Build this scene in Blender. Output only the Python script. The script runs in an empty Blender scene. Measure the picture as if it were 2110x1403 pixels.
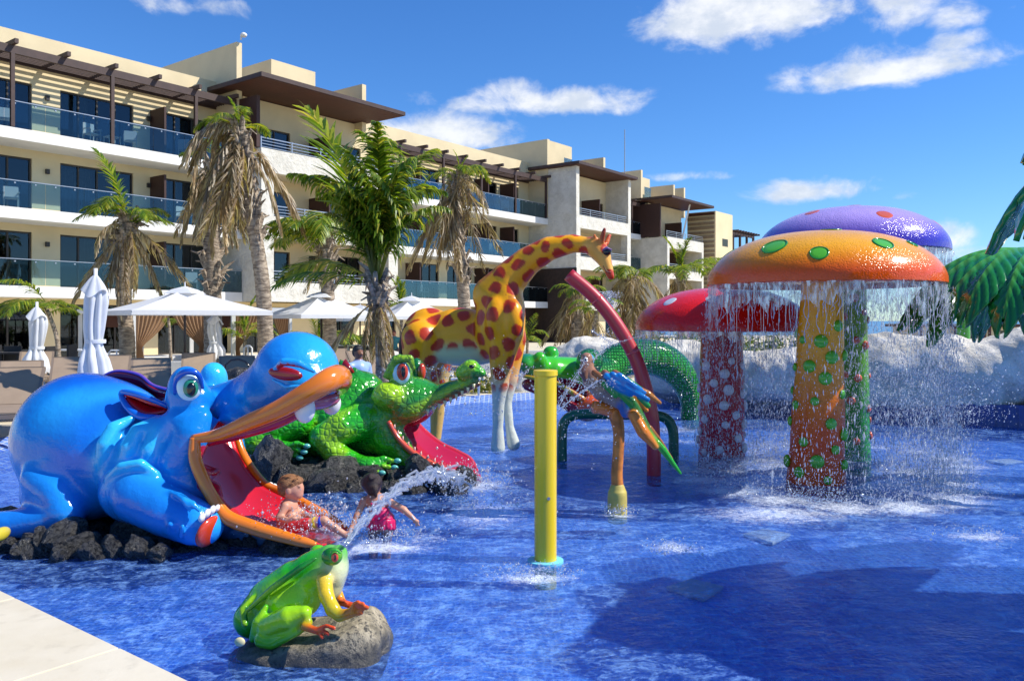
import bpy, bmesh, math, random
import numpy as np
from mathutils import Vector, Matrix, Euler, noise as mnoise

R = math.radians
SC = bpy.context.scene
COL = SC.collection
# ------------------------------------------------------------------ camera
F = 1697.0; CX = 1055.0; HY = 660.0; EZ = 1.75
cam_d = bpy.data.cameras.new('camera'); cam = bpy.data.objects.new('camera', cam_d)
COL.objects.link(cam); SC.camera = cam
cam.location = (0, 0, EZ); cam.rotation_euler = (R(90), 0, 0)
cam_d.sensor_width = 36.0; cam_d.lens = 36.0 * F / 2110.0
cam_d.shift_y = -41.5 / 2110.0
cam_d.clip_start = 0.05; cam_d.clip_end = 6000
# ------------------------------------------------------------------ light
SUN_AZ = 94.0   # degrees clockwise from the view axis (+Y)
SUN_EL = 46.0
sd = Vector((math.sin(R(SUN_AZ)) * math.cos(R(SUN_EL)), math.cos(R(SUN_AZ)) * math.cos(R(SUN_EL)), math.sin(R(SUN_EL))))
sun_d = bpy.data.lights.new('sun', 'SUN'); sun = bpy.data.objects.new('sun', sun_d); COL.objects.link(sun)
sun_d.energy = 5.0; sun_d.angle = R(0.53); sun_d.color = (1.0, 0.95, 0.87)
sun.rotation_euler = sd.to_track_quat('Z', 'Y').to_euler(); sun.location = (20, 0, 30)
SC.view_settings.view_transform = 'Standard'; SC.view_settings.look = 'None'
SC.view_settings.gamma = 1.0; SC.view_settings.exposure = 0.22; SC.view_settings.use_curve_mapping = False
try:
    SC.cycles.max_bounces = 8; SC.cycles.transparent_max_bounces = 24
    SC.cycles.caustics_reflective = False; SC.cycles.caustics_refractive = False
    SC.cycles.use_denoising = True; SC.cycles.sample_clamp_indirect = 6.0
except Exception:
    pass

class NT:
    """small helper to write node trees"""
    def __init__(s, tree): s.t = tree; s.n = tree.nodes; s.l = tree.links
    def new(s, typ, **kw):
        nd = s.n.new(typ)
        for k, v in kw.items():
            if k.startswith('_'): setattr(nd, k[1:], v)
            else:
                key = int(k[1:]) if (k[0] == 'i' and k[1:].isdigit()) else k.replace('__', ' ')
                s.set(nd.inputs[key], v)
        return nd
    def set(s, inp, v):
        if hasattr(v, 'is_output'): s.l.new(v, inp)
        elif hasattr(v, 'outputs'): s.l.new(v.outputs[0], inp)
        else:
            if inp.type == 'RGBA' and not hasattr(v, '__len__'): v = (v, v, v, 1)
            if inp.type == 'RGBA' and len(v) == 3: v = (*v, 1)
            inp.default_value = v
    def math(s, op, a, b=0.0, c=0.0, clamp=False):
        m = s.new('ShaderNodeMath', _operation=op, _use_clamp=clamp, i0=a, i1=b)
        if op in ('MULTIPLY_ADD', 'SMOOTH_MIN', 'SMOOTH_MAX', 'COMPARE'): s.set(m.inputs[2], c)
        return m.outputs[0]
    def vmath(s, op, a, b=(0, 0, 0)):
        m = s.new('ShaderNodeVectorMath', _operation=op, i0=a)
        s.set(m.inputs[1], b)
        return m.outputs['Value'] if op in ('DOT_PRODUCT', 'LENGTH', 'DISTANCE') else m.outputs[0]
    def mix(s, f, a, b, blend='MIX'):
        m = s.new('ShaderNodeMix', _data_type='RGBA', _blend_type=blend)
        s.set(m.inputs[0], f); s.set(m.inputs[6], a); s.set(m.inputs[7], b)
        return m.outputs[2]
    def ramp(s, f, stops, interp='LINEAR'):
        r = s.new('ShaderNodeValToRGB'); cr = r.color_ramp; cr.interpolation = interp
        while len(cr.elements) < len(stops): cr.elements.new(0.5)
        for e, (p, c) in zip(cr.elements, stops):
            e.position = p
            e.color = (c, c, c, 1) if not hasattr(c, '__len__') else (*c[:3], 1)
        s.set(r.inputs[0], f); return r.outputs[0]
    def mapr(s, v, a, b, c=0.0, d=1.0, smooth=True):
        m = s.new('ShaderNodeMapRange', _interpolation_type='SMOOTHSTEP' if smooth else 'LINEAR')
        for i, x in enumerate((v, a, b, c, d)): s.set(m.inputs[i], x)
        return m.outputs[0]
    def noise(s, vec, scale, detail=3.0, rough=0.5, dist=0.0):
        n = s.new('ShaderNodeTexNoise'); s.set(n.inputs['Vector'], vec) if vec is not None else None
        s.set(n.inputs['Scale'], scale); s.set(n.inputs['Detail'], detail); s.set(n.inputs['Roughness'], rough); s.set(n.inputs['Distortion'], dist)
        return n.outputs[0]
    def voro(s, vec, scale, feature='F1', out=0, rnd=1.0):
        n = s.new('ShaderNodeTexVoronoi', _feature=feature); s.set(n.inputs['Vector'], vec)
        s.set(n.inputs['Scale'], scale); s.set(n.inputs['Randomness'], rnd)
        return n.outputs[out]

# ------------------------------------------------------------------ sky and clouds
world = bpy.data.worlds.new('World'); SC.world = world; world.use_nodes = True
wt = NT(world.node_tree); wt.n.clear()
SKYS = 0.098
sky = wt.new('ShaderNodeTexSky', _sky_type='NISHITA', _sun_disc=False, _sun_elevation=R(SUN_EL), _sun_rotation=R(SUN_AZ),
             _air_density=1.0, _dust_density=0.05, _ozone_density=3.0, _altitude=0.0)
skyc = wt.new('ShaderNodeHueSaturation', Saturation=1.20, Value=1.14, Color=sky)
skyc = wt.mix(1.0, skyc, (0.70, 0.98, 1.34), 'MULTIPLY')
geo = wt.new('ShaderNodeTexCoord').outputs['Generated']
nrm = wt.vmath('NORMALIZE', geo)
# clouds sit in directions of the sky dome: (azimuth px, elevation px, half width, half height, strength)
sep = wt.new('ShaderNodeSeparateXYZ', i0=nrm)
az = wt.math('ARCTAN2', sep.outputs[0], sep.outputs[1])
el = wt.math('ARCSINE', sep.outputs[2])
def ang(px, py):
    v = Vector(((px - CX) / F, 1.0, (HY - py) / F)).normalized()
    return math.atan2(v.x, v.y), math.asin(v.z)
CL = [(1520, 32, 165, 66, 1.35), (1440, 35, 95, 60, 1.0), (1630, 45, 75, 35, .75), (1840, 148, 160, 34, 1.2), (1800, 130, 90, 36, .8), (1940, 140, 110, 30, .7), (1960, 92, 55, 26, .75), (1955, 45, 55, 35, .65), (1850, 30, 80, 60, .7),
      (1130, 215, 200, 32, 1.0), (1060, 200, 110, 32, .8), (1250, 215, 110, 32, .7), (905, 285, 140, 42, 1.15), (880, 255, 85, 36, .8), (870, 210, 65, 28, .5), (1675, 396, 100, 26, 1.15), (1680, 380, 60, 22, .7), (1430, 365, 110, 14, .55), (1880, 404, 40, 14, .5),
      (1925, 495, 62, 40, .75), (1980, 525, 70, 16, .6), (345, 12, 60, 28, .8), (455, 20, 65, 30, .8), (1700, 45, 26, 12, .5), (2100, 15, 30, 10, .3), (1240, 65, 14, 9, .3),
      (2750, 200, 260, 90, 1.1), (2900, 380, 300, 70, 1.0), (-500, 250, 300, 90, 1.0), (-1100, 350, 350, 80, 1.0), (3800, 250, 500, 120, 1.0)]
wv = wt.new('ShaderNodeCombineXYZ', i0=wt.math('MULTIPLY', az, 1.0), i1=wt.math('MULTIPLY', el, 1.5), i2=0.0)
n1 = wt.noise(wv, 11.0, 8.0, 0.62, 0.35)
n2 = wt.noise(wv, 30.0, 5.0, 0.6, 0.3)
acc = None
for (px, py, w, h, st) in CL:
    a0, e0 = ang(px, py); sw = w / F; sh = h / F
    da = wt.math('DIVIDE', wt.math('SUBTRACT', az, a0), sw * 1.15)
    de0 = wt.math('DIVIDE', wt.math('SUBTRACT', el, e0), sh * 1.15)
    # flatter base than top
    de = wt.math('MULTIPLY', de0, wt.mapr(de0, -0.3, 0.1, 1.45, 1.0))
    r2 = wt.math('ADD', wt.math('MULTIPLY', da, da), wt.math('MULTIPLY', de, de))
    g = wt.math('MULTIPLY', wt.math('EXPONENT', wt.math('MULTIPLY', r2, -1.0)), st)
    acc = g if acc is None else wt.math('MAXIMUM', acc, g)
nz = wt.math('ADD', wt.math('MULTIPLY', wt.math('SUBTRACT', n1, 0.5), 1.9), wt.math('MULTIPLY', wt.math('SUBTRACT', n2, 0.5), 0.55))
dens = wt.math('ADD', acc, wt.math('MULTIPLY', nz, wt.mapr(acc, 0.02, 0.4)))
cov = wt.mapr(dens, 0.30, 0.98)
shade = wt.noise(wv, 17.0, 5.0, 0.6)
ccol = wt.mix(wt.mapr(shade, 0.35, 0.62), (6.4, 7.0, 7.9), (9.3, 9.4, 9.5))
skyf = wt.mix(wt.math('MULTIPLY', cov, 0.9), skyc, ccol)
bg = wt.new('ShaderNodeBackground', Color=skyf, Strength=SKYS)
wo = wt.new('ShaderNodeOutputWorld', Surface=bg)

# ------------------------------------------------------------------ points and builders
def P(px, py, D): return Vector(((px - CX) / F * D, D, EZ - (py - HY) / F * D))
def WP(px, py, z=0.0):
    D = (EZ - z) * F / (py - HY); return P(px, py, D)

class MB:
    """collects verts and faces of one mesh"""
    def __init__(s): s.v = []; s.f = []; s.c = None
    def add(s, vs, fs):
        o = len(s.v); s.v += [tuple(x) for x in vs]; s.f += [tuple(i + o for i in q) for q in fs]
        return s
    def box(s, x0, x1, y0, y1, z0, z1, M=None):
        vs = [Vector((x, y, z)) for x in (x0, x1) for y in (y0, y1) for z in (z0, z1)]
        if M is not None: vs = [M @ v for v in vs]
        return s.add(vs, [(0, 1, 3, 2), (4, 6, 7, 5), (0, 4, 5, 1), (2, 3, 7, 6), (0, 2, 6, 4), (1, 5, 7, 3)])
    def bar(s, a, b, w, h=None, up=Vector((0, 0, 1))):
        a = Vector(a); b = Vector(b); h = w if h is None else h
        d = (b - a).normalized(); x = d.cross(up)
        if x.length < 1e-3: x = d.cross(Vector((1, 0, 0)))
        x.normalize(); y = x.cross(d)
        vs = [p + x * (sx * w / 2) + y * (sy * h / 2) for p in (a, b) for sx, sy in ((-1, -1), (1, -1), (1, 1), (-1, 1))]
        return s.add(vs, [(3, 2, 1, 0), (4, 5, 6, 7), (0, 1, 5, 4), (1, 2, 6, 5), (2, 3, 7, 6), (3, 0, 4, 7)])
    def tube(s, pts, rad, n=8, cap=True):
        pts = [Vector(p) for p in pts]; m = len(pts)
        if not hasattr(rad, '__len__'): rad = [rad] * m
        rings = []; ref = None
        for i in range(m):
            d = (pts[min(i + 1, m - 1)] - pts[max(i - 1, 0)]).normalized()
            if ref is None:
                ref = d.cross(Vector((0, 0, 1)))
                if ref.length < 1e-2: ref = d.cross(Vector((0, 1, 0)))
            ref = (ref - d * ref.dot(d)).normalized(); y = d.cross(ref)
            rings.append([pts[i] + (ref * math.cos(2 * math.pi * k / n) + y * math.sin(2 * math.pi * k / n)) * rad[i] for k in range(n)])
        vs = [v for r in rings for v in r]
        fs = [(i * n + k, i * n + (k + 1) % n, (i + 1) * n + (k + 1) % n, (i + 1) * n + k) for i in range(m - 1) for k in range(n)]
        if cap: fs += [tuple(range(n))[::-1], tuple((m - 1) * n + k for k in range(n))]
        return s.add(vs, fs)
    def lathe(s, prof, c=(0, 0, 0), n=48, M=None, close=False):
        c = Vector(c); vs = []; m = len(prof)
        for (r, z) in prof:
            for k in range(n):
                a = 2 * math.pi * k / n; v = Vector((r * math.cos(a), r * math.sin(a), z))
                vs.append((M @ v if M is not None else v) + c)
        fs = [(i * n + k, i * n + (k + 1) % n, (i + 1) * n + (k + 1) % n, (i + 1) * n + k) for i in range(m - 1) for k in range(n)]
        if close: fs += [tuple(range(n))[::-1], tuple((m - 1) * n + k for k in range(n))]
        return s.add(vs, fs)
    def grid(s, rows, close_u=False, flip=False):
        n = len(rows[0]); m = len(rows); vs = [v for r in rows for v in r]; fs = []
        for i in range(m - 1):
            for k in range(n if close_u else n - 1):
                q = (i * n + k, i * n + (k + 1) % n, (i + 1) * n + (k + 1) % n, (i + 1) * n + k)
                fs.append(q[::-1] if flip else q)
        return s.add(vs, fs)
    def quad(s, a, b, c, d): return s.add([a, b, c, d], [(0, 1, 2, 3)])
    def ell(s, c, r, n=16, m=10, M=None):
        c = Vector(c); r = (r, r, r) if not hasattr(r, '__len__') else r; vs = []; fs = []
        for i in range(m + 1):
            th = math.pi * i / m
            for k in range(n):
                a = 2 * math.pi * k / n
                v = Vector((r[0] * math.sin(th) * math.cos(a), r[1] * math.sin(th) * math.sin(a), r[2] * math.cos(th)))
                vs.append((M @ v if M is not None else v) + c)
        for i in range(m):
            for k in range(n): fs.append((i * n + k, (i + 1) * n + k, (i + 1) * n + (k + 1) % n, i * n + (k + 1) % n))
        return s.add(vs, fs)
    def mesh(s, name, smooth=False):
        me = bpy.data.meshes.new(name); me.from_pydata(s.v, [], s.f); me.update()
        if smooth: me.polygons.foreach_set('use_smooth', [True] * len(me.polygons))
        return me

def link(name, data, parent=None, mat=None):
    o = bpy.data.objects.new(name, data); COL.objects.link(o)
    if mat is not None and data is not None:
        data.materials.clear(); data.materials.append(mat)
    if parent is not None:
        o.parent = parent
    return o
def tag(o, label=None, cat=None, group=None, kind=None):
    if label: o['label'] = label
    if cat: o['category'] = cat
    if group: o['group'] = group
    if kind: o['kind'] = kind
    return o
def thing(name, label, cat, group=None, loc=(0, 0, 0), rz=0.0):
    """an Empty at the base of a thing"""
    o = bpy.data.objects.new(name, None); COL.objects.link(o)
    o.empty_display_size = 0.2; o.location = loc; o.rotation_euler = (0, 0, rz)
    return tag(o, label, cat, group)
def part(name, mb, mat, parent, smooth=False, world=False, label=None, kind=None, bevel=0.0, auto=False):
    """one mesh; world=True: its vertices are in world coordinates although the parent is placed elsewhere"""
    me = mb.mesh(name, smooth) if isinstance(mb, MB) else mb
    o = link(name, me, parent, mat)
    if world and parent is not None:
        root = parent
        while root.parent: root = root.parent
        if parent is root:
            o.matrix_parent_inverse = (Matrix.Translation(root.location) @ root.rotation_euler.to_matrix().to_4x4()).inverted()
    if label: o['label'] = label
    if kind: o['kind'] = kind
    if bevel:
        b = o.modifiers.new('bevel', 'BEVEL'); b.width = bevel; b.segments = 2; b.limit_method = 'ANGLE'
    if auto:
        try:
            me.polygons.foreach_set('use_smooth', [True] * len(me.polygons))
            me.set_sharp_from_angle(angle=R(35))
        except Exception: pass
    return o
def copy_tree(o, parent=None):
    c = o.copy(); COL.objects.link(c)
    if parent is not None: c.parent = parent
    for ch in list(o.children): copy_tree(ch, c)
    return c
def structure(name, mb, mat, smooth=False):
    me = mb.mesh(name, smooth) if isinstance(mb, MB) else mb
    o = link(name, me, None, mat); o['kind'] = 'structure'; return o

# ------------------------------------------------------------------ materials
def mat(name):
    m = bpy.data.materials.new(name); m.use_nodes = True
    t = NT(m.node_tree); t.n.clear()
    out = t.new('ShaderNodeOutputMaterial')
    return m, t, out
def simple(name, col, rough=0.5, metal=0.0, spec=0.5, var=0.0, vs=6.0, bump=0.0, bs=40.0, coat=0.0, trans=0.0):
    m, t, out = mat(name)
    tc = t.new('ShaderNodeTexCoord').outputs['Object']
    c = col
    if var:
        nn = t.noise(tc, vs, 5.0, 0.6)
        c = t.mix(t.mapr(nn, 0.3, 0.7), tuple(x * (1 - var) for x in col), tuple(min(1, x * (1 + var * .7)) for x in col))
    b = t.new('ShaderNodeBsdfPrincipled', Base__Color=c, Roughness=rough, Metallic=metal)
    b.inputs['Specular IOR Level'].default_value = spec
    if coat: b.inputs['Coat Weight'].default_value = coat; b.inputs['Coat Roughness'].default_value = 0.06
    if bump:
        bn = t.new('ShaderNodeBump', Height=t.noise(tc, bs, 4.0, 0.6), Strength=bump); bn.inputs['Distance'].default_value = 0.02
        t.l.new(bn.outputs[0], b.inputs['Normal'])
    sh = b.outputs[0]
    if trans:
        tr = t.new('ShaderNodeBsdfTranslucent', Color=c)
        mx = t.new('ShaderNodeMixShader', i0=trans, i1=b, i2=tr); sh = mx.outputs[0]
    t.l.new(sh, out.inputs[0])
    return m
def paint(name, rough=0.16, coat=0.6, drops=True, bump=0.12, bs=9.0, spots=None):
    """glossy airbrushed fibreglass: colour from the painted attribute 'paint'"""
    m, t, out = mat(name)
    tc = t.new('ShaderNodeTexCoord').outputs['Object']
    at = t.new('ShaderNodeAttribute', _attribute_name='paint').outputs[0]
    nn = t.noise(tc, 3.5, 5.0, 0.6)
    c = t.mix(t.math('MULTIPLY', t.mapr(nn, 0.35, 0.75), 0.22), at, t.mix(0.5, at, (0.9, 0.9, 0.9), 'MULTIPLY'))
    b = t.new('ShaderNodeBsdfPrincipled', Base__Color=c, Roughness=rough)
    b.inputs['Coat Weight'].default_value = coat * .5; b.inputs['Coat Roughness'].default_value = 0.05; b.inputs['Specular IOR Level'].default_value = .38
    h = t.noise(tc, bs, 4.0, 0.55)
    hh = t.math('ADD', t.math('MULTIPLY', h, 1.0), t.math('MULTIPLY', t.noise(tc, 42.0, 4.0, .7), .10))
    if drops:
        v = t.voro(tc, 55.0)
        dr = t.mapr(v, 0.12, 0.30, 1.0, 0.0)
        gate = t.mapr(t.noise(tc, 6.0, 2.0), 0.50, 0.62)
        hh = t.math('ADD', hh, t.math('MULTIPLY', t.math('MULTIPLY', dr, gate), 0.10))
    bn = t.new('ShaderNodeBump', Height=hh, Strength=bump * 3); bn.inputs['Distance'].default_value = 0.03
    t.l.new(bn.outputs[0], b.inputs['Normal']); t.l.new(bn.outputs[0], b.inputs['Coat Normal'])
    t.l.new(b.outputs[0], out.inputs[0])
    return m
def glass(name, tint, refl=0.25, rough=0.02, spec=(0.85, 0.93, 1.0), alpha=0.9):
    m, t, out = mat(name)
    tr = t.new('ShaderNodeBsdfTransparent', Color=tint)
    gl = t.new('ShaderNodeBsdfGlossy', Color=spec, Roughness=rough)
    fr = t.new('ShaderNodeFresnel', IOR=1.45)
    f = t.math('ADD', t.math('MULTIPLY', fr.outputs[0], .75 * (1 - refl)), refl, clamp=True)
    mx = t.new('ShaderNodeMixShader', i0=f, i1=tr, i2=gl)
    t.l.new(mx.outputs[0], out.inputs[0]); return m

M_STUCCO = simple('cream_stucco', (0.73, 0.60, 0.37), 0.9, var=0.07, vs=0.6, bump=0.15, bs=30, spec=0.2)
M_WHITE = simple('white_plaster', (0.74, 0.73, 0.69), 0.8, var=0.05, vs=1.5, spec=0.2)
M_SOFFIT = simple('soffit_plaster', (0.68, 0.60, 0.44), 0.9, spec=0.1)
M_BROWN = simple('brown_painted_steel', (0.055, 0.030, 0.024), 0.6, var=0.2, vs=3)
M_SCREEN = simple('dark_brown_screen', (0.045, 0.016, 0.010), 0.6, var=0.15)
M_SOFWOOD = simple('brown_wood_soffit', (0.065, 0.018, 0.009), 0.6, var=0.15, vs=1.0)
M_FRAME = simple('dark_window_frame', (0.035, 0.028, 0.022), 0.5)
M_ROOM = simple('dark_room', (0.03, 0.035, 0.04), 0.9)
M_CURT = simple('pale_curtain', (0.45, 0.46, 0.43), 0.95, var=0.2, vs=5)
M_PANE = glass('window_glass', (0.42, 0.48, 0.50), 0.06, spec=(.42, .46, .50))
M_BALG = glass('balcony_glass', (0.60, 0.74, 0.78), 0.03, spec=(.58, .66, .72))
M_METAL = simple('steel_rail', (0.45, 0.45, 0.46), 0.35, metal=0.8)
M_GREY = simple('light_grey_furniture', (0.45, 0.46, 0.46), 0.6)
M_DARKST = simple('dark_brown_stone', (0.030, 0.016, 0.012), 0.7, var=0.4, vs=4)
def stone_mat():
    m, t, out = mat('white_rough_stone')
    tc = t.new('ShaderNodeTexCoord').outputs['Object']
    n1 = t.noise(tc, 1.6, 6.0, 0.65); v = t.voro(tc, 3.2, 'F1', 1)
    c = t.mix(t.mapr(n1, 0.3, 0.7), (0.58, 0.55, 0.47), (0.72, 0.69, 0.61))
    h = t.math('ADD', t.noise(tc, 5.0, 6.0, 0.7), t.math('MULTIPLY', t.voro(tc, 3.2, 'DISTANCE_TO_EDGE'), 0.7))
    b = t.new('ShaderNodeBsdfPrincipled', Base__Color=c, Roughness=0.95); b.inputs['Specular IOR Level'].default_value = 0.1
    bn = t.new('ShaderNodeBump', Height=h, Strength=0.9); bn.inputs['Distance'].default_value = 0.06
    t.l.new(bn.outputs[0], b.inputs['Normal']); t.l.new(b.outputs[0], out.inputs[0]); return m
M_STONE = stone_mat()
# ================================================================== ground, pool, water
def deck_mat():
    m, t, out = mat('pale_deck_stone')
    tc = t.new('ShaderNodeTexCoord').outputs['Object']
    n = t.noise(tc, 0.9, 6.0, 0.6); n2 = t.noise(tc, 9.0, 5.0, 0.65)
    c = t.mix(t.mapr(n, 0.3, 0.7), (0.62, 0.54, 0.38), (0.72, 0.65, 0.50))
    c = t.mix(t.math('MULTIPLY', t.mapr(n2, 0.5, 0.75), 0.35), c, (0.42, 0.37, 0.27))
    b = t.new('ShaderNodeBsdfPrincipled', Base__Color=c, Roughness=0.75); b.inputs['Specular IOR Level'].default_value = 0.25
    bn = t.new('ShaderNodeBump', Height=n2, Strength=0.25); bn.inputs['Distance'].default_value = 0.01
    t.l.new(bn.outputs[0], b.inputs['Normal']); t.l.new(b.outputs[0], out.inputs[0]); return m
M_DECK = deck_mat()
def tile_mat(name, dark, light, scale=1.0, grout=(0.10, 0.2, 0.5), warp=0.0, mott=0.6):
    """small square glass tiles, of varied blue, mottled by noise"""
    m, t, out = mat(name)
    tc = t.new('ShaderNodeTexCoord').outputs['Object']
    vec = tc
    if warp:
        nw = t.new('ShaderNodeTexNoise'); t.set(nw.inputs['Vector'], tc); t.set(nw.inputs['Scale'], 2.6); t.set(nw.inputs['Detail'], 3.0)
        vec = t.vmath('ADD', tc, t.vmath('SCALE', nw.outputs[1]))
        vec.node.inputs[1].links[0].from_node.inputs['Scale'].default_value = warp
    br = t.new('ShaderNodeTexBrick', _offset=0.0, Color1=(0, 0, 0), Color2=(1, 1, 1), Mortar=(0.5, 0.5, 0.5))
    t.set(br.inputs['Vector'], vec); t.set(br.inputs['Scale'], scale)
    br.inputs['Mortar Size'].default_value = 0.006; br.inputs['Brick Width'].default_value = 0.05; br.inputs['Row Height'].default_value = 0.05
    mo = t.noise(vec, 3.2, 6.0, 0.65, 0.6)
    mo2 = t.noise(vec, 11.0, 4.0, 0.6, 0.8)
    f = t.math('ADD', t.math('MULTIPLY', t.new('ShaderNodeSeparateColor', i0=br).outputs[0], 1 - mott), t.math('MULTIPLY', t.mapr(t.math('ADD', t.math('MULTIPLY', mo, .5), t.math('MULTIPLY', mo2, .5)), 0.38, 0.62), mott))
    c = t.mix(f, dark, light)
    c = t.mix(br.outputs[1], c, grout)
    b = t.new('ShaderNodeBsdfPrincipled', Base__Color=c, Roughness=0.3)
    t.l.new(b.outputs[0], out.inputs[0]); return m
M_FLOOR = tile_mat('pool_floor_tiles', (0.03, 0.11, 0.60), (0.16, 0.42, 0.98), warp=0.16, grout=(0.22, 0.42, 0.90), mott=0.7)  # mottle and warp paint in the rippling light and distortion of moving water
M_RIM = tile_mat('pool_rim_tiles', (0.07, 0.15, 0.55), (0.15, 0.30, 0.80), scale=0.5, grout=(0.42, 0.5, 0.72), mott=0.3)
M_WALLT = tile_mat('pool_wall_tiles', (0.006, 0.022, 0.13), (0.015, 0.05, 0.26), grout=(0.02, 0.05, 0.2), mott=0.4)

# pool outline at the water edge, seen from above (x, y); last value: how far the tiled slope runs inwards
DZ = 0.12
EDGE = [(-1.57, 3.72, .0), (-2.99, 4.81, .0), (-4.6, 6.05, .0), (-6.6, 7.9, .4), (-7.4, 9.6, .9), (-7.15, 11.4, 1.0), (-6.2, 13.2, 1.0), (-4.6, 14.9, 1.0), (-2.9, 16.3, 1.0),
        (-1.2, 17.6, 1.0), (0.4, 18.6, 1.0), (2.2, 18.9, .9), (3.6, 18.2, .3), (4.6, 16.4, .0), (5.6, 14.9, .0), (7.0, 14.0, .0), (8.6, 13.4, .0), (11.5, 13.0, .0), (15.5, 12.0, .0), (17.5, 7.0, .0), (15.0, 1.0, .0), (9.0, -3.0, .0),
        (4.2, -0.75, .0), (1.2, 1.55, .0)]
def cr(pts, n=5):
    """closed Catmull-Rom"""
    out = []; m = len(pts)
    for i in range(m):
        p0, p1, p2, p3 = (np.array(pts[(i + k - 1) % m], float) for k in range(4))
        straight = i in (0, 1, m - 1, m - 2)
        for k in range(n):
            t = k / n
            if straight: out.append(p1 + (p2 - p1) * t)
            else: out.append(0.5 * (2 * p1 + (p2 - p0) * t + (2 * p0 - 5 * p1 + 4 * p2 - p3) * t * t + (3 * p1 - p0 - 3 * p2 + p3) * t ** 3))
    return out
ring = cr(EDGE)
cen = np.array((3.0, 8.5))
outer = [(p[0], p[1]) for p in ring]
inner = []
for p in ring:
    d = cen - p[:2]; d /= np.linalg.norm(d); k = max(0.02, p[2])
    inner.append((p[0] + d[0] * k, p[1] + d[1] * k))
bm = bmesh.new()
# deck: one big sheet with the pool cut out
S = 60
big = [(-80, -12), (-80, 90), (120, 90), (120, -12)]
ev = [bm.verts.new((x, y, DZ)) for x, y in outer]; bv = [bm.verts.new((x, y, DZ)) for x, y in big]
es = [bm.edges.new((ev[i], ev[(i + 1) % len(ev)])) for i in range(len(ev))] + [bm.edges.new((bv[i], bv[(i + 1) % 4])) for i in range(4)]
bmesh.ops.triangle_fill(bm, use_beauty=True, edges=es)
for f_ in bm.faces:
    if f_.normal.z < 0: f_.normal_flip()
me = bpy.data.meshes.new('deck'); bm.to_mesh(me); bm.free()
deck = structure('deck', me, M_DECK)
# coping edge of the deck: a vertical lip with a rounded nose, as slabs set end to end round the pool
n = len(outer)
FZ = -0.19
mb = MB()
for i in range(n):
    a, b = outer[i], outer[(i + 1) % n]; c, d = inner[(i + 1) % n], inner[i]
    mb.quad((a[0], a[1], DZ - .004), (d[0], d[1], FZ), (c[0], c[1], FZ), (b[0], b[1], DZ - .004))
# near the straight sides the wall is upright and dark, elsewhere it slopes in as pale tiles
slope = MB(); wall = MB()
for i in range(n):
    a, b = outer[i], outer[(i + 1) % n]; c, d = inner[(i + 1) % n], inner[i]
    tgt = slope if (ring[i][2] > 0.15 or ring[(i + 1) % n][2] > 0.15) else wall
    tgt.quad((a[0], a[1], DZ - .004), (d[0], d[1], FZ), (c[0], c[1], FZ), (b[0], b[1], DZ - .004))
rim = structure('pool_rim', slope, M_RIM); structure('pool_wall', wall, M_WALLT)
mb = MB(); mb.v = [(x, y, FZ + .002) for x, y in inner]; mb.f = [tuple(range(n))]
structure('pool_floor', mb, M_FLOOR)
# near corner of the deck: large pale slabs with open joints
near = thing('pool_coping', 'cream stone slabs along the near edge of the pool at lower left', 'coping', loc=(-2.9, 3.9, DZ))
e0 = Vector((-1.57, 3.72, 0)); ed = Vector((-1.42, 1.09, 0)).normalized(); en = Vector((-ed.y, ed.x, 0)); en = en if en.x < 0 and en.y < 0 else -en
off = -4.3
for row, (w0, w1) in enumerate(((-0.03, 0.62), (0.634, 1.5))):
    s0 = off + row * 0.45
    while s0 < 6:
        L = 1.18; m2 = MB()
        a = e0 + ed * s0 + en * w0; b = e0 + ed * (s0 + L) + en * w0; c = e0 + ed * (s0 + L) + en * w1; d = e0 + ed * s0 + en * w1
        zt = DZ + 0.03
        vs = [Vector((q.x, q.y, z)) for z in (DZ + .003, zt + .0015 * ((int(s0 * 10) + row) % 3)) for q in (a, b, c, d)]
        m2.add(vs, [(0, 1, 2, 3), (7, 6, 5, 4), (0, 4, 5, 1), (1, 5, 6, 2), (2, 6, 7, 3), (3, 7, 4, 0)])
        part('slab', m2, M_DECK, near, world=True, bevel=0.006)
        s0 += L + 0.012
gq = MB(); c4 = [e0 + ed * off + en * .0, e0 + ed * 6 + en * .0, e0 + ed * 6 + en * 1.5, e0 + ed * off + en * 1.5]
gq.quad(*[Vector((q.x, q.y, DZ + .010)) for q in c4]); part('grout', gq, simple('dark_grout', (.10, .085, .06), .95), near, world=True)
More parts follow.
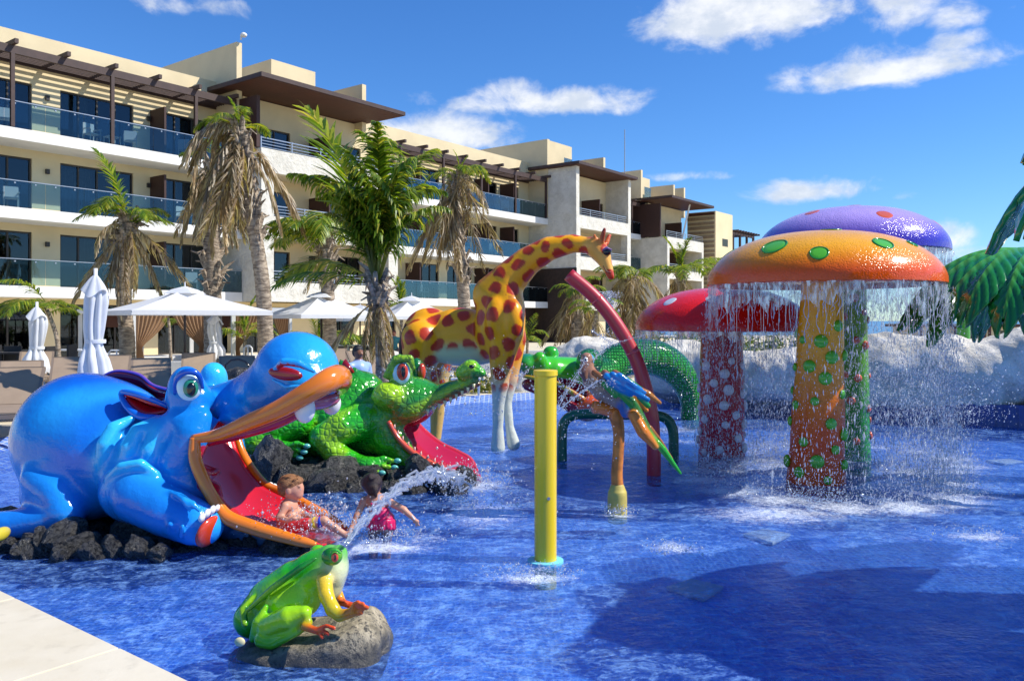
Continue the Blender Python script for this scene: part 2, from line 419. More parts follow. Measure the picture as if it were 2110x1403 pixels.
# ---------------- the water
def water_mat():
    m, t, out = mat('pool_water')
    tc = t.new('ShaderNodeTexCoord').outputs['Object']
    mp = t.new('ShaderNodeMapping'); t.set(mp.inputs[0], tc); mp.inputs['Scale'].default_value = (1.0, 1.25, 1.0)
    v = mp.outputs[0]
    w1 = t.noise(v, 2.2, 3.0, 0.5, 0.6); w2 = t.noise(v, 8.0, 4.0, 0.6, 1.2); w3 = t.noise(v, 26.0, 3.0, 0.6, 0.6)
    h = t.math('ADD', t.math('ADD', t.math('MULTIPLY', w1, 0.9), t.math('MULTIPLY', w2, 0.55)), t.math('MULTIPLY', w3, 0.16))
    bn = t.new('ShaderNodeBump', Height=h, Strength=0.8); bn.inputs['Distance'].default_value = 0.06
    N = bn.outputs[0]
    fr = t.new('ShaderNodeFresnel', IOR=1.33); t.l.new(N, fr.inputs['Normal'])
    gl = t.new('ShaderNodeBsdfGlossy', Color=(0.9, 0.95, 1.0), Roughness=0.07); t.l.new(N, gl.inputs['Normal'])
    # aerated, stirred water scatters light in its own right
    sc = t.math('ADD', t.math('MULTIPLY', t.noise(v, 4.0, 5.0, 0.66, 1.4), .5), t.math('MULTIPLY', t.noise(v, 13.0, 5.0, 0.68, 1.6), .5))
    body = t.new('ShaderNodeBsdfDiffuse', Color=t.mix(t.mapr(sc, 0.44, 0.62), (0.03, 0.12, 0.60), (0.26, 0.50, 0.98))); t.l.new(N, body.inputs['Normal'])
    tr = t.new('ShaderNodeBsdfTransparent', Color=(0.74, 0.88, 1.0))
    under = t.new('ShaderNodeMixShader', i0=t.mapr(sc, 0.42, 0.62, 0.20, 0.48), i1=tr, i2=body)
    # foam where the attribute says water is falling
    fa = t.new('ShaderNodeAttribute', _attribute_name='foam').outputs['Fac']
    fn = t.math('ADD', t.math('MULTIPLY', t.noise(v, 9.0, 9.0, 0.82, 1.2), 0.60), t.math('MULTIPLY', t.noise(v, 75.0, 3.0, 0.8), 0.40))
    fo = t.math('MULTIPLY', t.mapr(t.math('ADD', fn, t.math('MULTIPLY', fa, 0.30)), 0.60, 0.84), .80)
    fo = t.math('MULTIPLY', fo, t.mapr(fa, 0.0, 0.25))
    base = t.math('MULTIPLY', t.mapr(t.noise(v, 34.0, 6.0, 0.75, 1.5), 0.60, 0.78), 0.10)
    fo = t.math('MAXIMUM', fo, base)
    foam = t.new('ShaderNodeBsdfDiffuse', Color=(0.80, 0.86, 0.93))
    s1 = t.new('ShaderNodeMixShader', i0=t.math('MULTIPLY', fr.outputs[0], .60), i1=under, i2=gl)
    s2 = t.new('ShaderNodeMixShader', i0=fo, i1=s1, i2=foam)
    t.l.new(s2.outputs[0], out.inputs[0]); return m
M_WATER = water_mat()
FOAM = []   # (x, y, rx, ry, strength) filled by the builders below
def build_water():
    nx, ny = 300, 300
    x0, x1, y0, y1 = -8.5, 15.5, -2.5, 20.0
    xs = np.linspace(x0, x1, nx); ys = np.linspace(y0, y1, ny)
    X, Y = np.meshgrid(xs, ys); Z = 0.006 * np.sin(3.1 * X + 1.7 * Y) + 0.005 * np.sin(-2.3 * X + 4.1 * Y + 1) + 0.004 * np.sin(6.1 * X + 2.2 * Y)
    fo = np.zeros_like(X)
    for (fx, fy, rx, ry, s) in FOAM:
        r2 = ((X - fx) / rx) ** 2 + ((Y - fy) / ry) ** 2
        fo = np.maximum(fo, s * np.exp(-r2 ** 1.0)); 
        Z += 0.012 * s * np.exp(-r2) * np.sin(17 * X + 9 * np.sin(5 * Y)) * np.cos(15 * Y + 4 * X)
    # keep inside the pool
    poly = np.array(outer); cx = X.ravel(); cy = Y.ravel(); ins = np.zeros(cx.shape, bool); j = len(poly) - 1
    for i in range(len(poly)):
        xi, yi = poly[i]; xj, yj = poly[j]
        c = ((yi > cy) != (yj > cy)) & (cx < (xj - xi) * (cy - yi) / (yj - yi + 1e-12) + xi); ins ^= c; j = i
    ins = ins.reshape(X.shape)
    # widen by one cell so that the surface meets the walls
    w = ins.copy(); w[1:] |= ins[:-1]; w[:-1] |= ins[1:]; w[:, 1:] |= ins[:, :-1]; w[:, :-1] |= ins[:, 1:]
    idx = np.arange(nx * ny).reshape(ny, nx)
    q = np.stack([idx[:-1, :-1], idx[:-1, 1:], idx[1:, 1:], idx[1:, :-1]], -1)
    keep = w[:-1, :-1] & w[:-1, 1:] & w[1:, 1:] & w[1:, :-1]
    q = q[keep]; used = np.unique(q); rm = -np.ones(nx * ny, int); rm[used] = np.arange(len(used))
    V = np.stack([X.ravel(), Y.ravel(), Z.ravel()], -1)[used]; q = rm[q]
    me = bpy.data.meshes.new('water'); me.from_pydata(V.tolist(), [], q.tolist()); me.update()
    me.polygons.foreach_set('use_smooth', [True] * len(me.polygons))
    at = me.attributes.new('foam', 'FLOAT', 'POINT'); at.data.foreach_set('value', fo.ravel()[used].astype(np.float32))
    structure('water', me, M_WATER)
# ---------------- sea and far ground
mb = MB(); mb.quad((-900, 95, -1.2), (1500, 95, -1.2), (1500, 4000, -1.2), (-900, 4000, -1.2))
structure('sea', mb, simple('sea', (0.02, 0.14, 0.30), 0.25))
mb = MB(); mb.quad((-400, -300, -1.6), (500, -300, -1.6), (500, 200, -1.6), (-400, 200, -1.6))
structure('ground', mb, simple('sandy_ground', (0.42, 0.36, 0.26), 0.95, var=0.1))
# shallow inlets of white tiles in the floor
for k, (pts, lb) in enumerate((([(1530, 1098), (1572, 1088), (1630, 1098), (1592, 1118)], 'white square grate on the pool floor lit by the sun'),
                        ([(1372, 1207), (1425, 1190), (1492, 1206), (1450, 1232)], 'white square grate on the pool floor at the edge of the palm shadow'),
                        ([(2030, 947), (2080, 944), (2110, 950), (2070, 955)], 'white square grate on the pool floor far right'))):
    m2 = MB(); w = [WP(x, y, -0.155) for x, y in pts]
    m2.add([v + Vector((0, 0, dz)) for dz in (-.03, 0) for v in w], [(3, 2, 1, 0), (4, 5, 6, 7), (0, 1, 5, 4), (1, 2, 6, 5), (2, 3, 7, 6), (3, 0, 4, 7)])
    g = part('floor_grate', m2, M_WHITE, None, bevel=.01); tag(g, lb, 'grate', 'white grates on the pool floor')
# ================================================================== the hotel
BA = math.atan2(.7955, .606)
B = thing('hotel_building', 'long cream three storey hotel with glass balconies and brown pergolas behind the pool', 'hotel', loc=(-19.9, 32.0, 0.0), rz=BA)
FL = [0.12, 3.13, 6.22, 9.35]       # floor levels
WY = 1.8                             # room wall behind the balcony edge
def bbox(*a): return MB().box(*a)
def bp(name, mb, m, parent=None, **k): return part(name, mb, m, parent or B, **k)
def window(s0, s1, z0, z1, y, npan, parent=None, curt=True):
    """frame > panes, with the dark room and a curtain behind"""
    fr = MB(); t = 0.07
    fr.box(s0, s1, y - .02, y + .10, z1 - t, z1); fr.box(s0, s1, y - .02, y + .10, z0, z0 + t)
    w = (s1 - s0) / npan
    for i in range(npan + 1):
        x = s0 + i * w; x = min(max(x, s0 + t / 2), s1 - t / 2)
        fr.box(x - t / 2, x + t / 2, y - .021, y + .101, z0 + t, z1 - t)
    f = bp('window', fr, M_FRAME, parent)
    for i in range(npan):
        bp('pane', bbox(s0 + i * w + t / 2, s0 + (i + 1) * w - t / 2, y + .03, y + .04, z0 + t, z1 - t), M_PANE, f)
    if curt:
        rnd = random.Random(int(s0 * 31 + z0 * 7)); rows = []
        a = s0 + .1 + rnd.random() * .3 * (s1 - s0); b = a + (s1 - s0) * (.25 + .3 * rnd.random()); b = min(b, s1 - .1)
        nn = int((b - a) / .05)
        for z in (z0 + .1, z1 - .1): rows.append([Vector((a + (b - a) * k / nn, y + .35 + .04 * math.sin(k * 1.9), z)) for k in range(nn + 1)])
        bp('curtain', MB().grid(rows), M_CURT, f)
    return f
def wall_with_windows(s0, s1, z0, z1, y, wins, m=M_STUCCO, th=0.3, wz=2.32, npan=3):
    """piers between the openings and a lintel above; each window is built into its opening"""
    mb = MB(); x = s0; zt = z0 + wz
    for (a, b) in wins:
        if a > x: mb.box(x, a, y, y + th, z0, zt)
        x = b
    if x < s1: mb.box(x, s1, y, y + th, z0, zt)
    mb.box(s0, s1, y, y + th, zt, z1)
    bp('wall', mb, m)
    for (a, b) in wins: window(a, b, z0, zt, y + .12, max(2, int(round((b - a) / 0.85))) if npan == 3 else npan)
def glass_rail(s0, s1, z, y, h=1.05, seg=1.55, name='railing'):
    rl = MB().bar((s0, y, z + h), (s1, y, z + h), .05, .03)
    n_ = max(1, int(round((s1 - s0) / seg))); w = (s1 - s0) / n_
    r = bp(name, rl, M_METAL)
    for i in range(n_):
        bp('glass_panel', bbox(s0 + i * w + .01, s0 + (i + 1) * w - .01, y - .006, y + .006, z + .02, z + h - .02), M_BALG, r)
        cl = MB()
        for q in (.25, .75): cl.box(s0 + (i + q) * w - .03, s0 + (i + q) * w + .03, y - .03, y + .03, z + h - .12, z + h - .07)
        bp('clamp', cl, M_METAL, r)
def bar_rail(s0, s1, z, y, h=.52):
    mb = MB()
    for k in range(4): mb.bar((s0, y, z + .08 + k * (h - .08) / 3), (s1, y, z + .08 + k * (h - .08) / 3), .03 if k < 3 else .05)
    r = bp('railing', mb, M_METAL); n_ = max(1, int((s1 - s0) / 1.8))
    for i in range(n_ + 1):
        bp('post', MB().box(s0 + i * (s1 - s0) / n_ - .03, s0 + i * (s1 - s0) / n_ + .03, y - .045, y - .02, z, z + h + .04), M_METAL, r)
def pergola(s0, s1, z=12.55, y0=-.25, y1=WY, rafts=None, step=1.98, posts=True, phase=0.0):
    mb = MB().box(s0, s1, y0 + .25, y0 + .37, z - .30, z + .02); mb.box(s0, s1, y1 - .08, y1 - .002, z - .2, z)
    p = bp('pergola', mb, M_BROWN)
    x = s0 + phase; k = 0
    while x < s1:
        bp('rafter', bbox(x - .07, x + .07, y0 - .1, y1 - .08, z + .02, z + .20), M_BROWN, p)
        if posts and k % 2 == 0: bp('post', bbox(x - .07, x + .07, y0 + .24, y0 + .38, 9.37, z - .30), M_BROWN, p)
        x += step; k += 1
    yy = y0 + .48
    while yy < y1 - .1:
        bp('slat', bbox(s0, s1, yy, yy + .055, z - .10, z - .02), M_BROWN, p); yy += .2
def white_slab(s0, s1, z, yf=-.0, yb=WY + .3, th=.46, ctop=.0):
    mb = MB().box(s0, s1, yf, yb, z - th, z - .012)
    bp('slab', mb, M_WHITE)
def glass_section(s0, s1, wins, screens, floors=(1, 2, 3)):
    for k in floors:
        z = FL[k]; white_slab(s0, s1, z)
        ztop = FL[k + 1] - .46 if k < 3 else 12.4
        wall_with_windows(s0, s1, z, ztop if k < 3 else 13.75, WY, wins)
        glass_rail(s0, s1, z, .06)
        for sx in screens:
            bp('privacy_screen', bbox(sx - .05, sx + .05, .55, WY, z, z + 2.25), M_SCREEN)
    wall_with_windows(s0, s1, FL[0], FL[1] - .46, WY, wins)
    bp('roof', bbox(s0, s1, WY + .3, 14, 12.6, 12.75), M_STUCCO)
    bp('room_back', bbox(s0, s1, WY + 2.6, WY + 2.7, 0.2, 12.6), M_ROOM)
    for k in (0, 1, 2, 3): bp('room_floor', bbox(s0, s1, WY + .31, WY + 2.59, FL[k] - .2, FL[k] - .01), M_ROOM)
# --- section A: left glass balconies
WA = [(-7.2, -4.2), (-2.6, 1.91), (3.05, 6.3), (7.5, 10.2)]
glass_section(-9.0, 10.88, WA, [-3.4, 7.15])
pergola(-9.0, 10.6, phase=1.55)
# --- bay 1 (stone)
def stone_bay(s0, s1, yf, bands, col, ctop, fin_top, fins, side_to=None, back=3.0, low=None):
    """a projecting bay: side wall, corner columns, stone parapets with rails, openings with rooms behind"""
    zt = bands[-1][1]
    bp('column', MB().box(s0, s0 + col, yf, yf + .6, bands[0][0], zt), M_STONE); bp('column', MB().box(s1 - col, s1, yf, yf + .6, bands[0][0], zt), M_STONE)
    bp('side_wall', MB().box(s0 + .003, s0 + .4, yf + .6, back, bands[0][0], zt), M_STONE)
    bp('side_wall', MB().box(s1 - .4, s1 - .003, yf + .6, back, bands[0][0], zt), M_STONE)
    for i, (a, b) in enumerate(bands):
        bp('parapet', MB().box(s0 + col, s1 - col, yf + .004, yf + .3, a, b), M_STONE)
        bp('floor', MB().box(s0 + .4, s1 - .4, yf + .3, back, a + .05, a + .35), M_SOFFIT)
        bar_rail(s0 + (col if i < len(bands) - 1 else .05), s1 - (col if i < len(bands) - 1 else .05), b, yf + .12)
    yb = yf + 2.1
    zs = [a + .35 for a, b in bands]
    for i, z in enumerate(zs):
        z1 = bands[i + 1][0] + .05 if i + 1 < len(bands) else ctop
        w = s1 - s0
        wall_with_windows(s0 + .4, s1 - .4, z, z1, yb, [(s0 + .5, s0 + .36 * w), (s0 + .62 * w, s0 + .9 * w)], m=M_STUCCO)
        bp('privacy_screen', bbox(s0 + .5 * w - .05, s0 + .5 * w + .05, yf + .45, yb, z, z + 2.2), M_SCREEN)
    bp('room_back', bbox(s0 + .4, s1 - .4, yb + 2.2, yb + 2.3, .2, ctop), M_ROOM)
stone_bay(10.9, 20.1, -1.5, [(2.67, 3.65), (5.78, 6.85), (8.97, 10.1)], .72, 13.0, 15.3, None, back=3.2)
wall_with_windows(10.9, 20.1, .12, 2.67, 1.0, [(11.6, 14.2), (16.4, 19.0)])
bp('screen_panel', bbox(10.7, 10.9, -1.4, .2, 10.12, 12.6), M_SCREEN)
def canopy(s0, s1, y0, y1, z, th=.22):
    c = bp('canopy', bbox(s0, s1, y0, y1, z + .012, z + th), M_BROWN)
    nb = int((y1 - y0) / .3)
    for i in range(nb):
        a = y0 + .05 + i * (y1 - y0 - .1) / nb; bp('board', bbox(s0 + .05, s1 - .05, a + .006, a + (y1 - y0 - .1) / nb - .006, z - .012, z + .010), M_SOFWOOD, c)
canopy(9.9, 19.3, -2.9, 1.5, 13.05)
def fin(s, y0, y1, z0, z1, th=.3): bp('fin_wall', bbox(s, s + th, y0, y1, z0, z1), M_STUCCO)
def penthouse(s0, s1, y0, y1, z0, z1):
    bp('penthouse', bbox(s0, s1, y0, y1, z0, z1), M_STUCCO)
    bp('glass_screen', bbox(s0 + (s1 - s0) * .45, s0 + (s1 - s0) * .8, y0 - .5, y0 - .48, z0, z0 + 1.6), M_BALG)
bp('roof_slab', bbox(9.2, 20.2, 1.5, 14, 12.8, 13.2), M_STUCCO)
fin(10.55, 0.0, 13, 9.4, 15.4); fin(18.75, .0, 12, 12.5, 15.2)
penthouse(14.2, 17.2, 2.2, 12, 13.2, 15.9)
lamp = MB(); lamp.bar((10.7, -.15, 15.5), (10.7, -.15, 15.75), .06); lamp.ell((10.75, -.3, 15.72), (.16, .16, .12), 10, 6); bp('roof_lamp', lamp, M_WHITE)
# --- section C: middle glass balconies
WC = [(20.6, 23.2), (24.9, 27.2), (28.0, 30.6), (31.4, 33.4), (34.2, 36.0)]
glass_section(20.12, 37.3, WC, [24.1, 33.8, 30.9], floors=(1, 2, 3))
pergola(20.6, 37.2, z=12.35, phase=1.3, step=1.9)
# --- bay 2
stone_bay(37.32, 45.4, -2.5, [(2.5, 3.4), (5.5, 6.45), (8.55, 9.5)], .55, 13.0, 15.3, None, back=3.2)
bp('side_wall', bbox(37.30, 37.72, -2.5, .0, 9.5, 13.05), M_STONE); bp('side_wall', bbox(45.0, 45.42, -2.5, .0, 9.5, 13.05), M_STONE)
bp('side_wall', bbox(37.29, 37.7, .003, 3.4, 9.5, 13.3), M_STUCCO)
bp('dark_stone_wall', bbox(37.25, 37.30, -2.55, 1.7, -.1, 5.6), M_DARKST); bp('dark_stone_wall', bbox(37.25, 39.5, -2.62, -2.555, -.1, 2.4), M_DARKST)
bp('dark_stone_wall', bbox(30.5, 37.24, 1.2, 1.35, .1, 2.65), M_DARKST)
wall_with_windows(37.7, 45.4, .12, 2.5, -1.8, [(39.6, 41.6), (42.6, 44.6)])
canopy(36.9, 45.7, -3.0, 1.6, 13.08)
bp('roof_slab', bbox(36.9, 45.9, 1.6, 14, 12.8, 13.2), M_STUCCO)
fin(37.2, .0, 13, 12.3, 15.3); fin(45.3, .0, 12, 12.5, 15.2); penthouse(40.2, 43.6, 2.0, 10, 13.2, 16.0)
# --- section E and bay 3
glass_section(45.45, 51.8, [(46.2, 48.2), (49.0, 51.0)], [48.6])
pergola(45.6, 51.6, z=12.1, phase=.8, step=1.9)
stone_bay(51.9, 59.4, -2.5, [(2.4, 3.3), (5.4, 6.2), (8.1, 9.05)], .4, 12.2, 15, None, back=3.0)
bp('side_screen', bbox(51.7, 51.88, -1.9, 1.0, 9.1, 12.0), M_SCREEN)
canopy(51.2, 60.0, -3.3, 1.4, 12.3)
bp('canopy_prop', MB().bar((55.8, -2.0, 9.1), (56.2, -2.6, 12.3), .14), M_WHITE)
bp('roof_slab', bbox(51.0, 60.6, 1.4, 14, 12.3, 12.7), M_STUCCO)
fin(51.2, -.3, 12, 12.3, 15.0); penthouse(53.6, 57.2, 2.0, 10, 12.6, 15.2); fin(60.2, 1, 10, 12, 15.0); fin(62.5, 1, 10, 12, 15.0)
bp('antenna', MB().bar((50.6, 1, 13), (50.6, 1, 18.6), .07), M_METAL)
# --- stair tower with wooden louvres
bp('tower', bbox(60.32, 64.4, -3.3, -.4, -.2, 12.1), M_STUCCO)
lv = bp('louvre_screen', bbox(60.22, 60.31, -3.2, -.5, 11.75, 12.0), M_SOFWOOD)
M_WW = simple('weathered_wood', (.27, .19, .11), .8, var=.2)
for k in range(26): bp('louvre', bbox(60.20, 60.315, -3.2, -.5, .3 + k * .44, .52 + k * .44 + .06 * (k % 2)), M_WW, lv)
bp('tower_window', bbox(61.9, 63.2, -3.33, -3.25, 8.9, 9.6), M_PANE)
pg = bp('roof_pergola', bbox(64.45, 70.5, -3.2, -3.0, 10.3, 10.5), M_BROWN)
for k in range(9): bp('rafter', bbox(64.7 + k * .7, 64.85 + k * .7, -3.8, 0, 10.52, 10.7), M_BROWN, pg)
for k in range(4): bp('post', bbox(64.9 + k * 1.8, 65.1 + k * 1.8, -3.2, -3.0, 6, 10.3), M_BROWN, pg)
bp('rear_block', bbox(-9, 64, 14.2, 15, -.2, 12.4), M_STUCCO)
bp('plinth', bbox(-9, 64, -.2, WY + .3, .0, .10), M_WHITE)
# --- balcony chairs
def bw(s, y, z): return B.matrix_world @ Vector((s, y, z))
B_M = Matrix.Translation((-19.9, 32, 0)) @ Matrix.Rotation(BA, 4, 'Z')
def make_chair():
    t = thing('balcony_chair', 'x', 'chair', 'grey metal chairs on the hotel balconies')
    part('seat', MB().box(-.25, .25, -.24, .24, .40, .44), M_GREY, t); part('backrest', MB().box(-.25, .25, .22, .26, .46, .92), M_GREY, t)
    for sx in (-.25, .25):
        part('armrest', MB().bar((sx, -.24, .64), (sx, .25, .64), .04), M_GREY, t)
        for sy in (-.22, .24): part('leg', MB().bar((sx, sy, 0), (sx, sy, .64 if sy < 0 else .9), .035), M_GREY, t)
    return t
def make_table():
    t = thing('balcony_table', 'x', 'table', 'small grey tables on the hotel balconies')
    part('table_top', MB().box(-.27, .27, -.27, .27, .45, .48), M_GREY, t)
    for sx in (-.24, .24):
        for sy in (-.24, .24): part('leg', MB().bar((sx, sy, 0), (sx, sy, .45), .035), M_GREY, t)
    return t
ch0 = make_chair(); tb0 = make_table()
fn_ = {1: 'first', 2: 'second', 3: 'top'}
used = []
spots = [(3, -0.9, 'left of the post at far left'), (3, .5, 'behind the glass at far left'), (3, 3.9, 'in front of the wide sliding doors'), (3, 5.6, 'right of the wide sliding doors'), (3, 8.3, 'beside the brown screen left of the dry palm'),
         (2, -.8, 'far left edge'), (2, .7, 'left of the pale wall pier'), (2, 8.2, 'behind the dry palm'), (1, 8.6, 'behind the second dry palm'), (3, 33.0, 'middle block near the pergola end'), (2, 28.0, 'middle block left of the giraffe neck'), (2, 31.4, 'middle block above the giraffe neck'), (1, 24.6, 'middle block over the white parasol')]
for i, (fl, s_, w_) in enumerate(spots):
    c = ch0 if i == 0 else copy_tree(ch0)
    c.location = B_M @ Vector((s_, .75, FL[fl])); c.rotation_euler = (0, 0, BA + [.4, -.3, .2, -.5, 2.2][i % 5])
    c['label'] = 'grey metal armchair, %s floor balcony, %s' % (fn_[fl], w_)
tsp = [(3, 4.8, 'between two chairs in front of the wide sliding doors'), (2, -.05, 'at the far left between two chairs'), (2, 9.0, 'right of the chair behind the dry palm'), (1, 9.4, 'right of the chair behind the second dry palm'), (2, 28.9, 'in the middle block left of the giraffe neck')]
for i, (fl, s_, w_) in enumerate(tsp):
    c = tb0 if i == 0 else copy_tree(tb0)
    c.location = B_M @ Vector((s_, .8, FL[fl])); c.rotation_euler = (0, 0, BA)
    c['label'] = 'small grey table, %s floor balcony, %s' % (fn_[fl], w_)
# wall lamps
for s_ in (2.5, 25.0, 7.0):
    for fl in (1, 2, 3): bp('wall_lamp', MB().box(s_ - .07, s_ + .07, WY - .14, WY - .002, FL[fl] + 1.75, FL[fl] + 1.95), M_FRAME)
# ================================================================== sculpting: smooth blended solids meshed into one surface
def q3(px, py, D): return np.array(P(px, py, D))
class Sculpt:
    def __init__(s, h): s.h = h; s.pr = []; s.z0 = None
    def add(s, fn, lo, hi, col, k, op): s.pr.append((fn, np.array(lo, float), np.array(hi, float), np.array(col, float), k, op))
    def ell(s, c, r, col, k=.04, M=None, op='u'):
        c = np.array(c, float); r = np.array(r if hasattr(r, '__len__') else (r, r, r), float)
        Mi = np.array(M.to_3x3().inverted()) if M is not None else None
        def fn(X, Y, Z):
            x, y, z = X - c[0], Y - c[1], Z - c[2]
            if Mi is not None:
                x, y, z = (Mi[i][0] * x + Mi[i][1] * y + Mi[i][2] * z for i in range(3))
            k0 = np.sqrt((x / r[0]) ** 2 + (y / r[1]) ** 2 + (z / r[2]) ** 2) + 1e-9
            k1 = np.sqrt((x / r[0] ** 2) ** 2 + (y / r[1] ** 2) ** 2 + (z / r[2] ** 2) ** 2) + 1e-9
            return k0 * (k0 - 1) / k1
        R_ = r.max() if M is not None else r
        s.add(fn, c - R_, c + R_, col, k, op); return s
    def chain(s, pts, rad, col, k=.04, op='u', sq=None):
        """tapered limb through the points; sq=(axis vector, factor) squashes its section along an axis"""
        pts = [np.array(p, float) for p in pts]
        if not hasattr(rad, '__len__'): rad = [rad] * len(pts)
        ax = None
        if sq is not None: ax = np.array(sq[0], float); ax /= np.linalg.norm(ax); fac = sq[1]
        def fn(X, Y, Z):
            d = None
            for a, b, ra, rb in zip(pts[:-1], pts[1:], rad[:-1], rad[1:]):
                ab = b - a; L2 = (ab ** 2).sum() + 1e-12
                t = ((X - a[0]) * ab[0] + (Y - a[1]) * ab[1] + (Z - a[2]) * ab[2]) / L2
                t = np.clip(t, 0, 1)
                dx = X - a[0] - t * ab[0]; dy = Y - a[1] - t * ab[1]; dz = Z - a[2] - t * ab[2]
                if ax is not None:
                    pr = (dx * ax[0] + dy * ax[1] + dz * ax[2]) * (fac - 1)
                    dx = dx + pr * ax[0]; dy = dy + pr * ax[1]; dz = dz + pr * ax[2]
                e = np.sqrt(dx * dx + dy * dy + dz * dz) - (ra + (rb - ra) * t)
                d = e if d is None else np.minimum(d, e)
            return d
        lo = np.min([p - r for p, r in zip(pts, rad)], 0); hi = np.max([p + r for p, r in zip(pts, rad)], 0)
        s.add(fn, lo, hi, col, k, op); return s
    def build(s, name, parent, material, paintfn=None, blend=.02, disp=None, smooth=2, world=True, label=None, tagged=None, kind=None):
        h = s.h
        lo = np.min([p[1] for p in s.pr if p[5] == 'u'], 0) - 4 * h; hi = np.max([p[2] for p in s.pr if p[5] == 'u'], 0) + 4 * h
        n = np.ceil((hi - lo) / h).astype(int) + 1
        f = np.full(n, 1.0, np.float32)
        for fn, a, b, col, k, op in s.pr:
            m = k + 3 * h
            i0 = np.maximum(((a - m - lo) / h).astype(int), 0); i1 = np.minimum(((b + m - lo) / h).astype(int) + 2, n)
            if (i1 <= i0).any(): continue
            ax = [lo[d] + h * np.arange(i0[d], i1[d]) for d in range(3)]
            X, Y, Z = np.meshgrid(*ax, indexing='ij', sparse=True)
            d = fn(X, Y, Z).astype(np.float32)
            sl = tuple(slice(i0[q], i1[q]) for q in range(3)); g = f[sl]
            if op == 'u':
                e = np.maximum(k - np.abs(g - d), 0) / k; f[sl] = np.minimum(g, d) - e * e * k * .25
            else:
                d = -d; e = np.maximum(k - np.abs(g - d), 0) / k; f[sl] = np.maximum(g, d) + e * e * k * .25
        if disp is not None:
            ax = [lo[d] + h * np.arange(n[d]) for d in range(3)]
            near_ = np.argwhere(np.abs(f) < 4 * h)
            pp = lo + h * near_
            f[near_[:, 0], near_[:, 1], near_[:, 2]] -= disp(pp).astype(np.float32)
        V, Q = surface_nets(f, lo, h)
        if smooth:
            e = np.concatenate([Q[:, [0, 1]], Q[:, [1, 2]], Q[:, [2, 3]], Q[:, [3, 0]]])
            for _ in range(smooth):
                acc = np.zeros_like(V); cnt = np.zeros(len(V))
                for a_, b_ in ((0, 1), (1, 0)):
                    for c_ in range(3): acc[:, c_] += np.bincount(e[:, a_], V[e[:, b_], c_], len(V))
                    cnt += np.bincount(e[:, a_], minlength=len(V))
                V = V * .5 + .5 * acc / cnt[:, None]
        me = bpy.data.meshes.new(name)
        me.vertices.add(len(V)); me.vertices.foreach_set('co', V.astype(np.float32).ravel())
        me.loops.add(len(Q) * 4); me.loops.foreach_set('vertex_index', Q.ravel().astype(np.int32))
        me.polygons.add(len(Q)); me.polygons.foreach_set('loop_start', np.arange(0, len(Q) * 4, 4, dtype=np.int32))
        me.polygons.foreach_set('use_smooth', [True] * len(Q)); me.update(calc_edges=True); me.validate()
        # colours
        ds = []
        for fn, a, b, col, k, op in s.pr:
            d = np.full(len(V), 9.0); m = .25
            ok = ((V > a - m) & (V < b + m)).all(1)
            if ok.any(): 
                dd = fn(V[ok, 0], V[ok, 1], V[ok, 2]); d[ok] = np.where(np.abs(dd) < 1.8 * h, -1.0, 9.0) if op == 's' else dd
            ds.append(d)
        ds = np.array(ds); w = np.exp(-(ds - ds.min(0)) / blend); w /= w.sum(0)
        C = (w[:, :, None] * np.array([p[3] for p in s.pr])[:, None, :]).sum(0)
        Nn = np.zeros((len(me.vertices), 3), np.float32); me.vertices.foreach_get('normal', Nn.ravel())
        if len(Nn) == len(V) and paintfn is not None: C = paintfn(V, Nn, C)
        at = me.color_attributes.new('paint', 'FLOAT_COLOR', 'POINT')
        buf = np.ones((len(V), 4), np.float32); buf[:, :3] = np.clip(C, 0, 1); at.data.foreach_set('color', buf.ravel())
        o = part(name, me, material, parent, world=world, label=label, kind=kind)
        return o
def surface_nets(f, org, h):
    s = f < 0
    c = np.zeros(tuple(x - 1 for x in f.shape), np.int8); offs = [(i, j, k) for i in (0, 1) for j in (0, 1) for k in (0, 1)]
    nx, ny, nz = f.shape
    for (i, j, k) in offs: c += s[i:nx - 1 + i, j:ny - 1 + j, k:nz - 1 + k]
    mix = (c > 0) & (c < 8); cells = np.argwhere(mix); n = len(cells)
    idx = np.full(mix.shape, -1, np.int32); idx[mix] = np.arange(n)
    acc = np.zeros((n, 3)); cnt = np.zeros(n)
    for a in offs:
        for ax in range(3):
            if a[ax]: continue
            b = list(a); b[ax] = 1
            ia = cells + np.array(a); ib = cells + np.array(b)
            va = f[ia[:, 0], ia[:, 1], ia[:, 2]]; vb = f[ib[:, 0], ib[:, 1], ib[:, 2]]
            x = (va < 0) != (vb < 0); t = va[x] / (va[x] - vb[x])
            p = np.array(a, float)[None, :] + t[:, None] * (np.array(b) - np.array(a))[None, :]
            acc[x] += p; cnt[x] += 1
    V = org + h * (cells + acc / cnt[:, None])
    quads = []
    for ax in range(3):
        u, v = (ax + 1) % 3, (ax + 2) % 3
        sl0 = [slice(None)] * 3; sl1 = [slice(None)] * 3
        sl0[ax] = slice(0, -1); sl1[ax] = slice(1, None)
        a = s[tuple(sl0)]; b = s[tuple(sl1)]
        ch = np.argwhere(a != b); 
        ok = (ch[:, u] > 0) & (ch[:, v] > 0) & (ch[:, u] < f.shape[u] - 1) & (ch[:, v] < f.shape[v] - 1); ch = ch[ok]
        inside = a[ch[:, 0], ch[:, 1], ch[:, 2]]
        def cell(du, dv):
            k = ch.copy(); k[:, u] += du; k[:, v] += dv
            return idx[k[:, 0], k[:, 1], k[:, 2]]
        Q = np.stack([cell(-1, -1), cell(0, -1), cell(0, 0), cell(-1, 0)], 1)
        Q[~inside] = Q[~inside][:, ::-1]
        quads.append(Q)
    return V, np.concatenate(quads)
